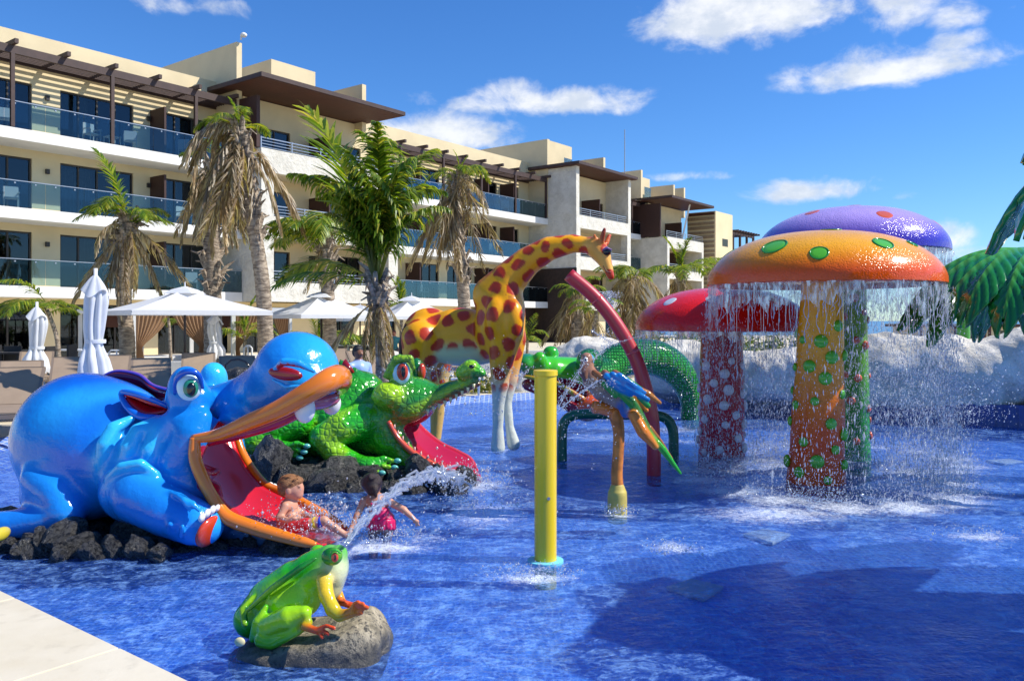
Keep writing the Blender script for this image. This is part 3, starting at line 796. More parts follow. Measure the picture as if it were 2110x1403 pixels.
def vnoise(V, sc, seed=0):
    """cheap smooth noise in numpy, about -1..1"""
    r = np.random.RandomState(seed); o = np.zeros(len(V))
    for i in range(6):
        k = r.normal(size=3); k *= sc * (0.7 + .25 * i) / np.linalg.norm(k); o += np.sin(V @ k + r.rand() * 6.28)
    return o / 3.0
def mixc(C, m, col): return C * (1 - m[:, None]) + np.array(col)[None, :] * m[:, None]
def sstep(x, a, b): t = np.clip((x - a) / (b - a), 0, 1); return t * t * (3 - 2 * t)
M_FIB = paint('painted_fibreglass')
M_FIBSOFT = paint('painted_fibreglass_satin', rough=.35, coat=.15, bump=.08)
def gloss(name, col, rough=.18, **k): return simple(name, col, rough, coat=.5, **k)
M_RED = gloss('red_gel_coat', (0.50, 0.008, 0.022), .2); M_ORANGE = gloss('orange_gel_coat', (0.78, 0.20, 0.012)); M_TOOTH = gloss('white_gel_coat', (0.80, 0.79, 0.74))
M_EYEW = gloss('eye_white', (0.55, 0.78, 0.85)); M_BLACK = gloss('black_gel_coat', (0.006, 0.006, 0.008)); M_TEAL = gloss('eye_teal', (0.02, 0.22, 0.14)); M_EYER = gloss('eye_red', (0.62, 0.06, 0.02))
M_PURPLE = gloss('maroon_gel_coat', (0.34, 0.010, 0.035))
# ---- rocks
def rock_mat(name, a, b, wet=0.3):
    m, t, out = mat(name)
    tc = t.new('ShaderNodeTexCoord').outputs['Object']
    n = t.noise(tc, 5.0, 8.0, 0.65, .4)
    c = t.mix(t.mapr(n, 0.35, 0.65), a, b)
    bs = t.new('ShaderNodeBsdfPrincipled', Base__Color=c, Roughness=wet)
    bn = t.new('ShaderNodeBump', Height=t.noise(tc, 14.0, 8.0, 0.7), Strength=0.8); bn.inputs['Distance'].default_value = 0.05
    t.l.new(bn.outputs[0], bs.inputs['Normal']); t.l.new(bs.outputs[0], out.inputs[0]); return m
M_ROCKD = rock_mat('dark_wet_rock', (0.010, 0.010, 0.010), (0.10, 0.095, 0.085), .24)
def rock_g():
    m, t, out = mat('speckled_rock'); tc = t.new('ShaderNodeTexCoord').outputs['Object']
    n = t.noise(tc, 7.0, 8.0, .7, .6); n2 = t.noise(tc, 38.0, 6.0, .75); z = t.new('ShaderNodeSeparateXYZ', i0=tc).outputs[2]
    c = t.mix(t.mapr(n, .36, .64), (.20, .17, .11), (.50, .42, .28)); c = t.mix(t.mapr(n2, .50, .62), c, (.06, .055, .045))
    wet = t.mapr(t.math('ADD', z, t.math('MULTIPLY', n, .12)), .10, .20, 1.0, 0.0); c = t.mix(t.math('MULTIPLY', wet, .8), c, (.035, .035, .033))
    b = t.new('ShaderNodeBsdfPrincipled', Base__Color=c, Roughness=t.mapr(wet, 0, 1, .8, .3)); bn = t.new('ShaderNodeBump', Height=t.math('ADD', n, t.math('MULTIPLY', n2, .4)), Strength=.9); bn.inputs['Distance'].default_value = .03
    t.l.new(bn.outputs[0], b.inputs['Normal']); t.l.new(b.outputs[0], out.inputs[0]); return m
M_ROCKG = rock_g()
def rock_mesh(seed, sub=3):
    rnd = random.Random(seed); bm = bmesh.new(); bmesh.ops.create_icosphere(bm, subdivisions=sub, radius=1.0)
    planes = []
    for _ in range(11):
        d = Vector((rnd.gauss(0, 1), rnd.gauss(0, 1), rnd.gauss(0, .8))).normalized(); planes.append((d, rnd.uniform(.62, .92)))
    of = Vector((rnd.random() * 50, rnd.random() * 50, 0))
    for v in bm.verts:
        for d, k in planes:
            e = v.co.dot(d) - k
            if e > 0: v.co -= d * e * .9
        v.co *= 1 + .26 * mnoise.noise(v.co * 1.9 + of) + .10 * mnoise.noise(v.co * 5 + of)
    me = bpy.data.meshes.new('rock'); bm.to_mesh(me); bm.free()
    me.polygons.foreach_set('use_smooth', [True] * len(me.polygons)); me.set_sharp_from_angle(angle=R(28)); return me
ROCKS = [rock_mesh(i) for i in range(7)]
def put_rock(parent, loc, r, i, m=None, rz=0, base=(0, 0, 0), name='rock'):
    me = ROCKS[i % 7]
    if m is not None and (not me.materials or me.materials[0] != m):
        key = me.name + m.name
        me2 = bpy.data.meshes.get(key)
        if me2 is None: me2 = me.copy(); me2.name = key; me2.materials.clear(); me2.materials.append(m)
        me = me2
    o = bpy.data.objects.new(name, me); COL.objects.link(o); o.parent = parent
    o.location = Vector(loc) - Vector(base); o.scale = r if hasattr(r, '__len__') else (r, r, r * .7); o.rotation_euler = (rz * .3, rz * .2, rz)
    return o
# ================================================================== hippo slide
def U(D): return D / F            # metres per photo pixel at depth D
HB, HL, HD = (0.006, 0.215, 0.66), (0.04, 0.52, 0.90), (0.003, 0.050, 0.34)
hip = thing('hippo_slide', 'big glossy blue hippo with wide open mouth whose red tongue is a slide', 'water slide', loc=tuple(P(250, 1120, 6.9)))
hip.location.z = 0
def build_hippo():
    S = Sculpt(0.0155); u = U(6.95)
    e = lambda px, py, D, rx, ry, rz, col=HB, k=.09, M=None, op='u': S.ell(q3(px, py, D), (rx * U(D), ry * U(D), rz * U(D)), col, k, M, op)
    def ch(pts, rads, col=HB, k=.05, op='u', sq=None): S.chain([q3(*p) for p in pts], [r * U(p[2]) for p, r in zip(pts, rads)], col, k, op, sq)
    # trunk
    e(172, 905, 7.05, 130, 140, 137, HB); e(225, 915, 7.0, 120, 145, 128, (0.008, .16, .66)); e(310, 945, 6.9, 120, 135, 105, HB, .12)
    e(385, 930, 6.85, 80, 118, 88, HB, .12)
    # jowl sweeping down beside the mouth
    ch([(395, 895, 6.42), (375, 950, 6.42), (400, 1010, 6.42), (450, 1062, 6.35)], [38, 40, 30, 16], HB, .10)
    ch([(470, 900, 7.3), (480, 960, 7.3), (530, 1020, 7.2)], [30, 30, 18], HB, .08)
    # folds on the flank
    for (x0, dy, r) in ((212, 0, 12), (262, 5, 13), (305, 12, 13)):
        ch([(x0 + 60, 862 + dy, 6.52), (x0 + 22, 882 + dy, 6.42), (x0 + 4, 915 + dy, 6.38), (x0, 950 + dy, 6.40), (x0 + 6, 985 + dy, 6.44)], [r * .7, r * 1.2, r * 1.35, r * 1.2, r * .6], HL, .045)
    # shoulder ridge under the ear
    ch([(330, 885, 6.5), (370, 865, 6.45), (415, 862, 6.45), (430, 870, 6.5)], [26, 26, 22, 14], (0.01, .24, .76), .07)
    # brow, eye mounds, bridge of the upper jaw
    e(400, 840, 6.95, 62, 78, 48, HB, .1)
    e(392, 822, 6.55, 48, 40, 36, HB, .06)
    e(384, 800, 6.55, 37, 34, 46, HB, .05); e(440, 778, 7.2, 27, 30, 32, HL, .06); e(440, 800, 7.2, 24, 26, 34, HB, .06)
    ch([(405, 858, 6.9), (460, 840, 6.85), (505, 822, 6.8), (560, 800, 6.75)], [52, 50, 48, 62], HB, .09)
    e(520, 855, 6.72, 60, 70, 32, HB, .1)
    e(612, 766, 6.72, 86, 92, 83, (0.012, .26, .78), .07)
    e(560, 812, 6.70, 60, 80, 50, HB, .09)
    e(640, 790, 6.66, 62, 88, 42, HB, .06)
    # front leg with rolls
    e(282, 1012, 6.42, 76, 58, 66, (0.012, .22, .74), .06)
    ch([(225, 985, 6.28), (250, 962, 6.22), (290, 955, 6.22), (322, 975, 6.26)], [9, 11, 11, 7], HL, .035)
    ch([(288, 1022, 6.3), (345, 1052, 6.22), (400, 1075, 6.18), (418, 1082, 6.18)], [56, 52, 47, 42], (0.012, .24, .76), .06)
    for x_ in (372, 392): ch([(x_ - 18, 1014 + (x_ - 372) * .4, 6.12), (x_ + 6, 1030 + (x_ - 372) * .4, 6.02), (x_ + 18, 1052, 6.0)], [5, 7, 4], HB, .03)
    ch([(372, 1106, 6.0), (376, 1085, 5.96)], [5, 6], HB, .03); ch([(345, 1095, 6.05), (350, 1080, 6.0)], [5, 6], HB, .03)
    # rear leg
    ch([(78, 985, 6.55), (118, 1018, 6.45), (132, 1050, 6.42)], [33, 36, 34], (0.014, .27, .80), .05)
    ch([(68, 965, 6.55), (110, 952, 6.5), (150, 985, 6.5), (158, 1030, 6.5)], [14, 18, 18, 15], HB, .04)
    ch([(135, 1062, 6.42), (80, 1075, 6.4), (20, 1085, 6.42), (-28, 1092, 6.45)], [33, 30, 34, 36], (0.012, .22, .74), .05)
    e(170, 1010, 6.9, 110, 120, 60, HB, .1)
    # far front leg
    ch([(470, 1000, 7.5), (540, 1010, 7.35), (562, 1012, 7.3)], [26, 18, 15], HB, .05)
    # under the lower jaw
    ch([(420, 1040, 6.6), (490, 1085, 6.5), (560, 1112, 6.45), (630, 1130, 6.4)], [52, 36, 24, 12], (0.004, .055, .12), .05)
    # mouth cavity and hollow palate
    RD = (0.42, 0.008, 0.03)
    ch([(452, 925, 6.75), (520, 935, 6.7), (600, 905, 6.68)], [48, 56, 45], RD, .03, 's')
    ch([(440, 925, 6.95), (500, 935, 7.0), (560, 935, 7.0)], [40, 46, 40], RD, .03, 's')
    ch([(520, 880, 6.72), (620, 850, 6.7), (690, 830, 6.7)], [22, 34, 30], (0.45, .02, .05), .03, 's')
    ch([(440, 905, 6.6), (445, 960, 6.55), (490, 1030, 6.5), (560, 1075, 6.5)], [30, 40, 38, 22], RD, .03, 's')
    e(500, 1010, 6.78, 40, 50, 60, RD, .03, None, 's')
    # groove round the nostril lid
    e(598, 772, 6.10, 34, 16, 14, (0.35, .01, .015), .03, Matrix.Rotation(R(12), 3, 'Y'), 's')
    ch([(562, 764, 6.20), (585, 745, 6.12), (615, 748, 6.12), (650, 768, 6.18)], [5, 9, 9, 4], HB, .02)
    ch([(562, 782, 6.2), (590, 797, 6.15), (625, 795, 6.15)], [4, 6, 4], HB, .02)
    def pf(V, N, C):
        n1 = vnoise(V, 5, 1)
        C = C * (1 + .10 * n1[:, None])
        up = sstep(N[:, 2], .1, .9)
        blue = (C[:, 2] > .3) & (C[:, 0] < .1)
        red = sstep(N[:, 0], .05, .4) * (V[:, 0] > P(404, 0, 6.4).x) * (V[:, 2] < .78) * (V[:, 2] > .12) * (V[:, 1] > 6.33) * (V[:, 1] < 7.15) * (V[:, 0] < -1.9)
        C = mixc(C, red, (0.42, 0.008, 0.03))
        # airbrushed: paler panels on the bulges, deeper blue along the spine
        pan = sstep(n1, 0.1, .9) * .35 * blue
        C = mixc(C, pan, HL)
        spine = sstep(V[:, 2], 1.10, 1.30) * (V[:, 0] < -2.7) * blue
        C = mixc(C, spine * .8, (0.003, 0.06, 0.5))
        return C
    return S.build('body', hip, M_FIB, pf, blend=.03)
build_hippo()
def catmull(pts, n=8):
    pts = [np.array(p, float) for p in pts]; pts = [2 * pts[0] - pts[1]] + pts + [2 * pts[-1] - pts[-2]]; out = []
    for i in range(1, len(pts) - 2):
        p0, p1, p2, p3 = pts[i - 1:i + 3]
        for k in range(n):
            t = k / n; out.append(0.5 * (2 * p1 + (p2 - p0) * t + (2 * p0 - 5 * p1 + 4 * p2 - p3) * t * t + (3 * p1 - p0 - 3 * p2 + p3) * t ** 3))
    out.append(pts[-2]); return out
def pxtube(pts, n=14, m=8):
    """tube through (px, py, D, radius px) with smooth interpolation"""
    w = [np.append(np.array(P(a, b, c)), d * U(c)) for a, b, c, d in pts]; w = catmull(w, m)
    mb = MB().tube([x[:3] for x in w], [x[3] for x in w], n); return mb
# orange lips
up_lip = pxtube([(398, 904, 6.30, 9), (450, 895, 6.26, 13), (515, 868, 6.20, 17), (580, 840, 6.16, 20), (640, 806, 6.14, 23), (680, 782, 6.22, 26), (697, 778, 6.45, 27), (700, 786, 6.75, 24), (690, 800, 7.1, 20), (640, 830, 7.25, 14), (560, 862, 7.2, 10)])
part('upper_lip', up_lip, M_ORANGE, hip, smooth=True, world=True)
near_e = [(402, 902, 6.30, 11), (402, 945, 6.27, 13), (419, 990, 6.24, 13), (444, 1035, 6.22, 13), (470, 1066, 6.20, 15), (520, 1086, 6.18, 15), (580, 1104, 6.16, 13), (625, 1116, 6.15, 11), (652, 1122, 6.15, 6)]
far_e = [(487, 896, 7.22, 8), (500, 935, 7.16, 9), (525, 975, 7.08, 9), (552, 1002, 6.98, 9), (590, 1018, 6.88, 11), (630, 1040, 6.80, 11), (668, 1060, 6.74, 10), (700, 1080, 6.70, 8), (716, 1092, 6.68, 5)]
part('lower_lip', pxtube(near_e), M_ORANGE, hip, smooth=True, world=True); part('lower_lip', pxtube(far_e), M_ORANGE, hip, smooth=True, world=True)
ne = catmull([np.array(P(a, b, c)) for a, b, c, d in near_e], 6); fe = catmull([np.array(P(a, b, c)) for a, b, c, d in far_e], 6)
rows = []
for i, (a, b) in enumerate(zip(ne, fe)):
    r_ = []; t_ = i / (len(ne) - 1); dep = .20 * (1 - t_) ** .8 + .05
    for k in range(15):
        s_ = k / 14; p_ = a * (1 - s_) + b * s_; sag = math.sin(math.pi * s_) ** .7
        # the bed falls away from the mouth: the upper stations sag back into the throat, the lower ones down
        back = np.array((-1.0, .15, -0.15)) * (1 - t_) ** 1.2 + np.array((0, 0, -1.0)) * (1 - (1 - t_) ** 1.2)
        r_.append(Vector(p_ + back * sag * dep))
    rows.append(r_)
part('palate', pxtube([(430, 915, 6.42, 5), (500, 892, 6.36, 12), (560, 872, 6.34, 15), (610, 850, 6.34, 14), (650, 826, 6.40, 10)], 12), gloss('crimson_palate', (.42, .008, .05)), hip, smooth=True, world=True)
M_TONGUE = gloss('red_slide_bed', (0.60, 0.012, 0.020), .16)
tg = part('slide_bed', MB().grid(rows), M_TONGUE, hip, smooth=True, world=True)
sm = tg.modifiers.new('thick', 'SOLIDIFY'); sm.thickness = .02
# teeth, eye, ears, nails
part('tusk', MB().ell(P(628, 842, 6.22), (22 * U(6.22), 17 * U(6.2), 30 * U(6.2)), 18, 12), M_TOOTH, hip, smooth=True, world=True)
part('tusk', MB().ell(P(683, 830, 6.95), (20 * U(6.9), 15 * U(6.9), 25 * U(6.9)), 18, 12), M_TOOTH, hip, smooth=True, world=True)
part('gum', MB().ell(P(655, 822, 6.62), (44 * U(6.6), 70 * U(6.6), 22 * U(6.6)), 18, 12), gloss('pink_gum', (.42, .10, .16)), hip, smooth=True, world=True)
ew = part('eye', MB().ell(P(390, 797, 6.36), (25 * U(6.3), 12 * U(6.3), 29 * U(6.3)), 22, 14, Matrix.Rotation(R(22), 3, 'Z')), M_EYEW, hip, smooth=True, world=True)
part('iris', MB().ell(P(393, 800, 6.315), (15 * U(6.3), 6 * U(6.3), 19 * U(6.3)), 20, 10, Matrix.Rotation(R(22), 3, 'Z')), M_TEAL, ew, smooth=True)
part('pupil', MB().ell(P(394, 802, 6.30), (9 * U(6.3), 5.5 * U(6.3), 14 * U(6.3)), 20, 10, Matrix.Rotation(R(22), 3, 'Z')), M_BLACK, ew, smooth=True)
part('eyelid', pxtube([(360, 812, 6.38, 3), (364, 782, 6.33, 6), (384, 766, 6.30, 7), (408, 772, 6.33, 6), (418, 800, 6.38, 3)], 10), gloss('deep_blue', (0.004, 0.08, 0.5)), hip, smooth=True, world=True)
M_NOST = gloss('dark_red', (.28, .008, .012))
part('nostril', MB().ell(P(588, 770, 6.19), (36 * U(6.2), 9 * U(6.2), 14 * U(6.2)), 18, 8, Matrix.Rotation(R(8), 3, 'Y')), M_NOST, hip, smooth=True, world=True)
def blade(pts_top, pts_bot, th, D, m, name, parent, label=None):
    """curved thick sheet between two outlines (px,py,D)"""
    A = catmull([np.array(P(*p)) for p in pts_top], 6); Bq = catmull([np.array(P(*p)) for p in pts_bot], 6); rows = []
    for s_ in np.linspace(0, 1, 9):
        rows.append([Vector(a * (1 - s_) + b * s_ + np.array((0, th * math.sin(math.pi * s_), 0))) for a, b in zip(A, Bq)])
    o = part(name, MB().grid(rows), m, parent, smooth=True, world=True, label=label); md = o.modifiers.new('thick', 'SOLIDIFY'); md.thickness = .03; return o
blade([(205, 775, 7.35), (240, 764, 7.35), (285, 772, 7.35), (315, 795, 7.3), (348, 805, 7.3)], [(215, 830, 7.3), (250, 840, 7.3), (285, 845, 7.3), (320, 845, 7.3), (348, 835, 7.3)], .1, 0, M_PURPLE, 'side_shield', hip, 'maroon curved guard at the slide entrance')
ear = blade([(252, 808, 6.62), (275, 812, 6.58), (310, 825, 6.56), (345, 836, 6.6)], [(256, 822, 6.62), (272, 842, 6.58), (300, 858, 6.56), (345, 852, 6.6)], .14, 0, M_RED, 'ear', hip, 'red lined near ear')
part('ear_rim', pxtube([(348, 838, 6.6, 5), (300, 818, 6.54, 6), (262, 808, 6.58, 6), (250, 812, 6.62, 6), (262, 838, 6.56, 7), (290, 858, 6.52, 8), (330, 860, 6.55, 6)], 10), gloss('rim_blue', (0.006, 0.13, 0.6)), hip, smooth=True, world=True)
part('shield_rim', pxtube([(205, 778, 7.34, 2.5), (240, 764, 7.34, 2.5), (285, 771, 7.34, 3), (315, 793, 7.31, 3), (350, 803, 7.29, 3)], 10), gloss('rim_violet', (0.16, 0.08, 0.42)), hip, smooth=True, world=True)
for k, (x, y, r) in enumerate(((416, 1066, 10), (427, 1057, 10), (438, 1050, 10), (448, 1046, 8))):
    part('toenail', MB().ell(P(x, y, 5.96 + .06 * k), (r * .62 * U(6), r * 1.2 * U(6), r * .95 * U(6)), 14, 10, Matrix.Rotation(R(12), 3, 'Y')), M_TOOTH, hip, smooth=True, world=True)
for k, (x, y, r) in enumerate(((548, 1000, 7), (557, 1001, 7), (565, 1004, 7))):
    part('toenail', MB().ell(P(x, y, 7.1), (r * U(7.1), r * U(7.1), r * 1.2 * U(7.1)), 12, 8), M_TOOTH, hip, smooth=True, world=True)
part('foot_sole', MB().ell(P(432, 1094, 6.12), (12 * U(6.1), 44 * U(6.1), 34 * U(6.1)), 20, 12, Matrix.Rotation(R(18), 3, 'Y') @ Matrix.Rotation(R(-14), 3, 'Z')), gloss('red_sole', (.60, .05, .015)), hip, smooth=True, world=True)
part('foot_sole', MB().ell(P(2, 1100, 6.08), (10 * U(6.1), 30 * U(6.1), 14 * U(6.1)), 14, 10), gloss('yellow_sole', (.62, .50, .04)), hip, smooth=True, world=True)
# rock island under the hippo
rb = thing('rock_island', 'dark wet rocks in the water under the blue hippo', 'rocks', loc=(-3.0, 6.6, 0))
rnd = random.Random(5); k = 0
def ring_rocks(parent, base, cxp, x0, x1, yfront, D0, D1, n, rr, mats, seed, zk=.5, hfun=None):
    rnd = random.Random(seed)
    for i in range(n):
        t = rnd.random(); px = x0 + (x1 - x0) * t; D = D0 + (D1 - D0) * rnd.random() ** 1.3
        r = rnd.uniform(*rr); X = (px - CX) / F * D
        z = rnd.uniform(-.05, .04) + (hfun(px, D) if hfun else 0)
        put_rock(parent, (X, D, z), (r * rnd.uniform(.9, 1.5), r, r * rnd.uniform(.55, .9)), rnd.randrange(7), mats, rnd.uniform(-3, 3), base)
ring_rocks(rb, (-3.0, 6.6, 0), 0, -60, 300, 0, 6.15, 6.4, 26, (.07, .15), M_ROCKD, 3)
ring_rocks(rb, (-3.0, 6.6, 0), 0, 280, 640, 0, 6.22, 6.5, 26, (.05, .12), M_ROCKD, 4)
ring_rocks(rb, (-3.0, 6.6, 0), 0, -40, 560, 0, 6.5, 7.3, 34, (.16, .26), M_ROCKD, 7, hfun=lambda a, b: .02)
for (x, y, D, r) in ((135, 1105, 6.2, .15), (90, 1125, 6.15, .12), (165, 1125, 6.1, .12), (230, 1130, 6.08, .11), (290, 1130, 6.05, .11), (60, 1135, 6.12, .1), (190, 1140, 6.02, .09), (330, 1140, 6.0, .09), (120, 1145, 6.0, .08)):
    put_rock(rb, P(x, y, D), (r * 1.25, r, r * .8), int(x) % 7, M_ROCKD, x * .1, (-3.0, 6.6, 0))
# ================================================================== crocodile slide
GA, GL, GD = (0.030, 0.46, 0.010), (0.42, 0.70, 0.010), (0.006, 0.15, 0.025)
croc = thing('crocodile_slide', 'glossy green crocodile with raised snout and long red tongue slide, on dark rocks', 'water slide', loc=tuple(P(700, 960, 9.4)))
croc.location.z = 0
def scale_paint(name):
    m, t, out = mat(name)
    tc = t.new('ShaderNodeTexCoord').outputs['Object']
    at = t.new('ShaderNodeAttribute', _attribute_name='paint').outputs[0]
    sc = t.new('ShaderNodeAttribute', _attribute_name='paint').outputs['Alpha']
    v = t.voro(tc, 15.0, 'DISTANCE_TO_EDGE', 0, .55)
    b = t.new('ShaderNodeBsdfPrincipled', Base__Color=t.mix(t.mapr(v, .0, .10), t.mix(.35, at, (0.01, .12, .01)), at), Roughness=.17)
    b.inputs['Coat Weight'].default_value = .5
    bn = t.new('ShaderNodeBump', Height=t.math('ADD', t.mapr(v, 0, .25), t.math('MULTIPLY', t.noise(tc, 30, 4, .6), .25)), Strength=.5); bn.inputs['Distance'].default_value = .012
    t.l.new(bn.outputs[0], b.inputs['Normal']); t.l.new(b.outputs[0], out.inputs[0]); return m
M_SCALY = scale_paint('scaly_painted_fibreglass')
def build_croc():
    S = Sculpt(0.019)
    e = lambda px, py, D, rx, ry, rz, col=GA, k=.07, M=None, op='u': S.ell(q3(px, py, D), (rx * U(D), ry * U(D), rz * U(D)), col, k, M, op)
    def ch(pts, rads, col=GA, k=.05, op='u', sq=None): S.chain([q3(*p) for p in pts], [r * U(p[2]) for p, r in zip(pts, rads)], col, k, op, sq)
    e(600, 890, 9.6, 120, 70, 62, GD); e(700, 860, 9.6, 100, 80, 82, GA, .1); e(735, 815, 9.6, 62, 62, 52, (0.03, .34, .012), .09)
    e(770, 880, 9.5, 62, 66, 62, GD, .1)
    # shoulder knob and near arm
    e(800, 815, 9.10, 34, 30, 28, GL, .05)
    ch([(742, 868, 9.15), (705, 880, 9.05), (668, 905, 9.0)], [38, 36, 30], GA, .05)
    ch([(664, 900, 9.0), (690, 935, 8.95), (735, 955, 8.9)], [26, 25, 20], GA, .04)
    e(757, 955, 8.85, 30, 22, 15, (0.03, .40, .012), .04)
    for (x, y, D) in ((818, 948, 8.85), (812, 962, 8.8), (786, 972, 8.72)): ch([(762, 955, 8.84), ((762 + x) / 2, y - 3, D), (x - 6, y + 2, D)], [10, 7.5, 5], (0.03, .40, .012), .02)
    # hind leg and foot behind the hippo's mouth
    ch([(610, 868, 9.2), (560, 880, 9.1), (520, 905, 9.0)], [40, 36, 28], GA, .05)
    ch([(520, 908, 9.0), (560, 925, 8.95), (590, 922, 8.9)], [25, 20, 14], GA, .04)
    for (x, y) in ((632, 918), (626, 930), (618, 941)): ch([(592, 922, 8.9), ((592 + x) / 2, y - 5, 8.86), (x - 4, y, 8.84)], [9, 6.5, 4], (0.03, .40, .012), .02)
    # throat, cheek, head
    ch([(795, 868, 9.35), (810, 905, 9.3), (840, 945, 9.2), (890, 972, 9.1), (950, 990, 9.0)], [52, 46, 30, 20, 12], (0.10, .42, .012), .07)
    e(838, 835, 9.4, 58, 66, 46, GD, .08); e(850, 815, 9.4, 52, 60, 40, (0.03, .32, .012), .06)
    ch([(860, 822, 9.35), (905, 812, 9.3), (945, 795, 9.25), (975, 782, 9.2)], [34, 20, 14, 12], (0.012, .22, .012), .06, sq=((0, 1, .1), .62))
    ch([(955, 768, 9.15), (970, 760, 9.14), (992, 768, 9.12)], [17, 20, 10], (0.06, .45, .012), .03)
    e(826, 770, 9.25, 25, 30, 35, GD, .05); e(858, 765, 9.7, 17, 20, 28, GD, .05)
    ch([(795, 775, 9.15), (815, 740, 9.1), (845, 738, 9.1), (852, 760, 9.12)], [6, 9, 8, 5], GD, .03)
    # spines along the back
    for (x, y, r) in ((708, 756, 20), (735, 772, 18), (762, 785, 16)): ch([(x + 6, y + 26, 9.5), (x, y, 9.5), (x - 6, y - 14, 9.5)], [r, r * .6, 3], (0.01, .20, .03), .03)
    ch([(870, 838, 9.3), (930, 815, 9.2), (985, 790, 9.15)], [12, 9, 7], (0.30, .01, .03), .02)
    # mouth cavity
    ch([(840, 885, 9.3), (890, 885, 9.3), (940, 850, 9.3), (985, 812, 9.2)], [26, 36, 26, 14], (0.40, .008, .03), .03, 's')
    ch([(835, 880, 9.35), (870, 930, 9.3), (930, 965, 9.2), (990, 985, 9.1)], [22, 30, 22, 16], (0.40, .008, .03), .03, 's')
    def disp(p):
        # square shields on the back and on the arms
        x = p[:, 0] * 9.0; z = p[:, 2] * 9.0
        g = np.cos(x * 2 * math.pi * .9 + .6) * np.cos(z * 2 * math.pi * .8)
        reg = ((p[:, 0] < -1.2) & (p[:, 2] > .75)) * 1.0
        arm = ((p[:, 0] < -1.5) & (p[:, 2] > .25) & (p[:, 2] < .75)) * .6
        return .012 * np.maximum(g, 0) * (reg + arm)
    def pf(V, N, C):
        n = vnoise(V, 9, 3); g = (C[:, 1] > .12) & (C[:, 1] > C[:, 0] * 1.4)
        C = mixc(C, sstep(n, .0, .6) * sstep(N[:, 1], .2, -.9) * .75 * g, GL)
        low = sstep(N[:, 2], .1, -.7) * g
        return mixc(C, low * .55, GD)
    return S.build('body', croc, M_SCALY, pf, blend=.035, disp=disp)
build_croc()
cn = [(800, 868, 9.0, 5), (822, 905, 8.97, 6), (858, 938, 8.93, 7), (900, 960, 8.88, 7), (945, 978, 8.82, 6), (968, 990, 8.8, 3)]
cf = [(846, 850, 9.62, 4), (868, 880, 9.58, 4), (905, 912, 9.5, 5), (945, 932, 9.4, 5), (972, 950, 9.3, 5), (992, 992, 9.1, 3)]
part('lip', pxtube(cn, 10, 6), gloss('salmon_lip', (.72, .10, .05)), croc, smooth=True, world=True); part('lip', pxtube(cf, 10, 6), gloss('pink_lip', (.60, .05, .08)), croc, smooth=True, world=True)
ne = catmull([np.array(P(a, b, c)) for a, b, c, d in cn], 6); fe = catmull([np.array(P(a, b, c)) for a, b, c, d in cf], 6); rows = []
for i, (a, b) in enumerate(zip(ne, fe)):
    t_ = i / (len(ne) - 1); r_ = []
    for k in range(13):
        s_ = k / 12; r_.append(Vector(a * (1 - s_) + b * s_ + (np.array((-.6, 0, -.3)) * (1 - t_) + np.array((0, 0, -.6)) * t_) * math.sin(math.pi * s_) * .16))
    rows.append(r_)
o = part('slide_bed', MB().grid(rows), gloss('crimson_slide_bed', (.46, .012, .05), .2), croc, smooth=True, world=True); o.modifiers.new('thick', 'SOLIDIFY').thickness = .02
M_TOOTHY = gloss('ivory_gel_coat', (.74, .66, .34))
def cone_tooth(p, r, l, m, parent, dirv=Vector((0, 0, -1))):
    mb = MB(); p = Vector(p); mb.tube([p, p + dirv * l * .5, p + dirv * l], [r, r * .75, r * .12], 8); return part('tooth', mb, m, parent, smooth=True, world=True)
for t_ in np.linspace(.08, .92, 9):
    x = 872 + (985 - 872) * t_; y = 846 - (846 - 785) * t_ ** 1.15
    cone_tooth(P(x, y, 9.1), .019, .075, M_TOOTHY, croc)
for t_ in np.linspace(.12, .9, 13):
    i = int(t_ * (len(ne) - 1)); cone_tooth(Vector(ne[i]) + Vector((.01, 0, .02)), .016, .05, gloss('pale_pink_tooth', (.75, .45, .36)) if t_ < .13 else bpy.data.materials['pale_pink_tooth'], croc, Vector((.2, 0, 1)))
Rz = Matrix.Rotation(R(-28), 3, 'Z')
ey = part('eye', MB().ell(P(827, 768, 9.12), (19 * U(9), 10 * U(9), 25 * U(9)), 18, 12), M_EYEW, croc, smooth=True, world=True)
part('iris', MB().ell(P(829, 766, 9.075), (12 * U(9), 5 * U(9), 18 * U(9)), 16, 10), M_EYER, ey, smooth=True); part('pupil', MB().ell(P(831, 766, 9.055), (4.5 * U(9), 4 * U(9), 12 * U(9)), 12, 8), M_BLACK, ey, smooth=True)
ey = part('eye', MB().ell(P(869, 766, 9.58), (9 * U(9), 10 * U(9), 19 * U(9)), 14, 10), M_EYER, croc, smooth=True, world=True)
for k, (x, y, D) in enumerate(((819, 949, 8.84), (813, 963, 8.79), (787, 974, 8.7), (632, 919, 8.84), (626, 931, 8.84), (617, 943, 8.84))):
    part('claw', MB().ell(P(x, y, D), (8 * U(D), 5 * U(D), 5.5 * U(D)), 10, 8), simple('teal_claw', (.12, .48, .42), .2, coat=.5) if k == 0 else bpy.data.materials['teal_claw'], croc, smooth=True, world=True)
part('crest', MB().tube([P(700, 768, 9.4), P(712, 752, 9.38), P(728, 768, 9.36)], [.02, .07, .02], 8), M_NOST, croc, smooth=True, world=True)
part('nostril', MB().ell(P(972, 755, 9.03), (6 * U(9), 4 * U(9), 4 * U(9)), 10, 8), M_BLACK, croc, smooth=True, world=True)
rb2 = thing('rock_island', 'heap of dark wet rocks under the green crocodile', 'rocks', loc=(-1.9, 9.0, 0))
ring_rocks(rb2, (-1.9, 9.0, 0), 0, 480, 960, 0, 8.4, 8.8, 46, (.09, .17), M_ROCKD, 9, hfun=lambda a, D: (D - 8.4) * .25)
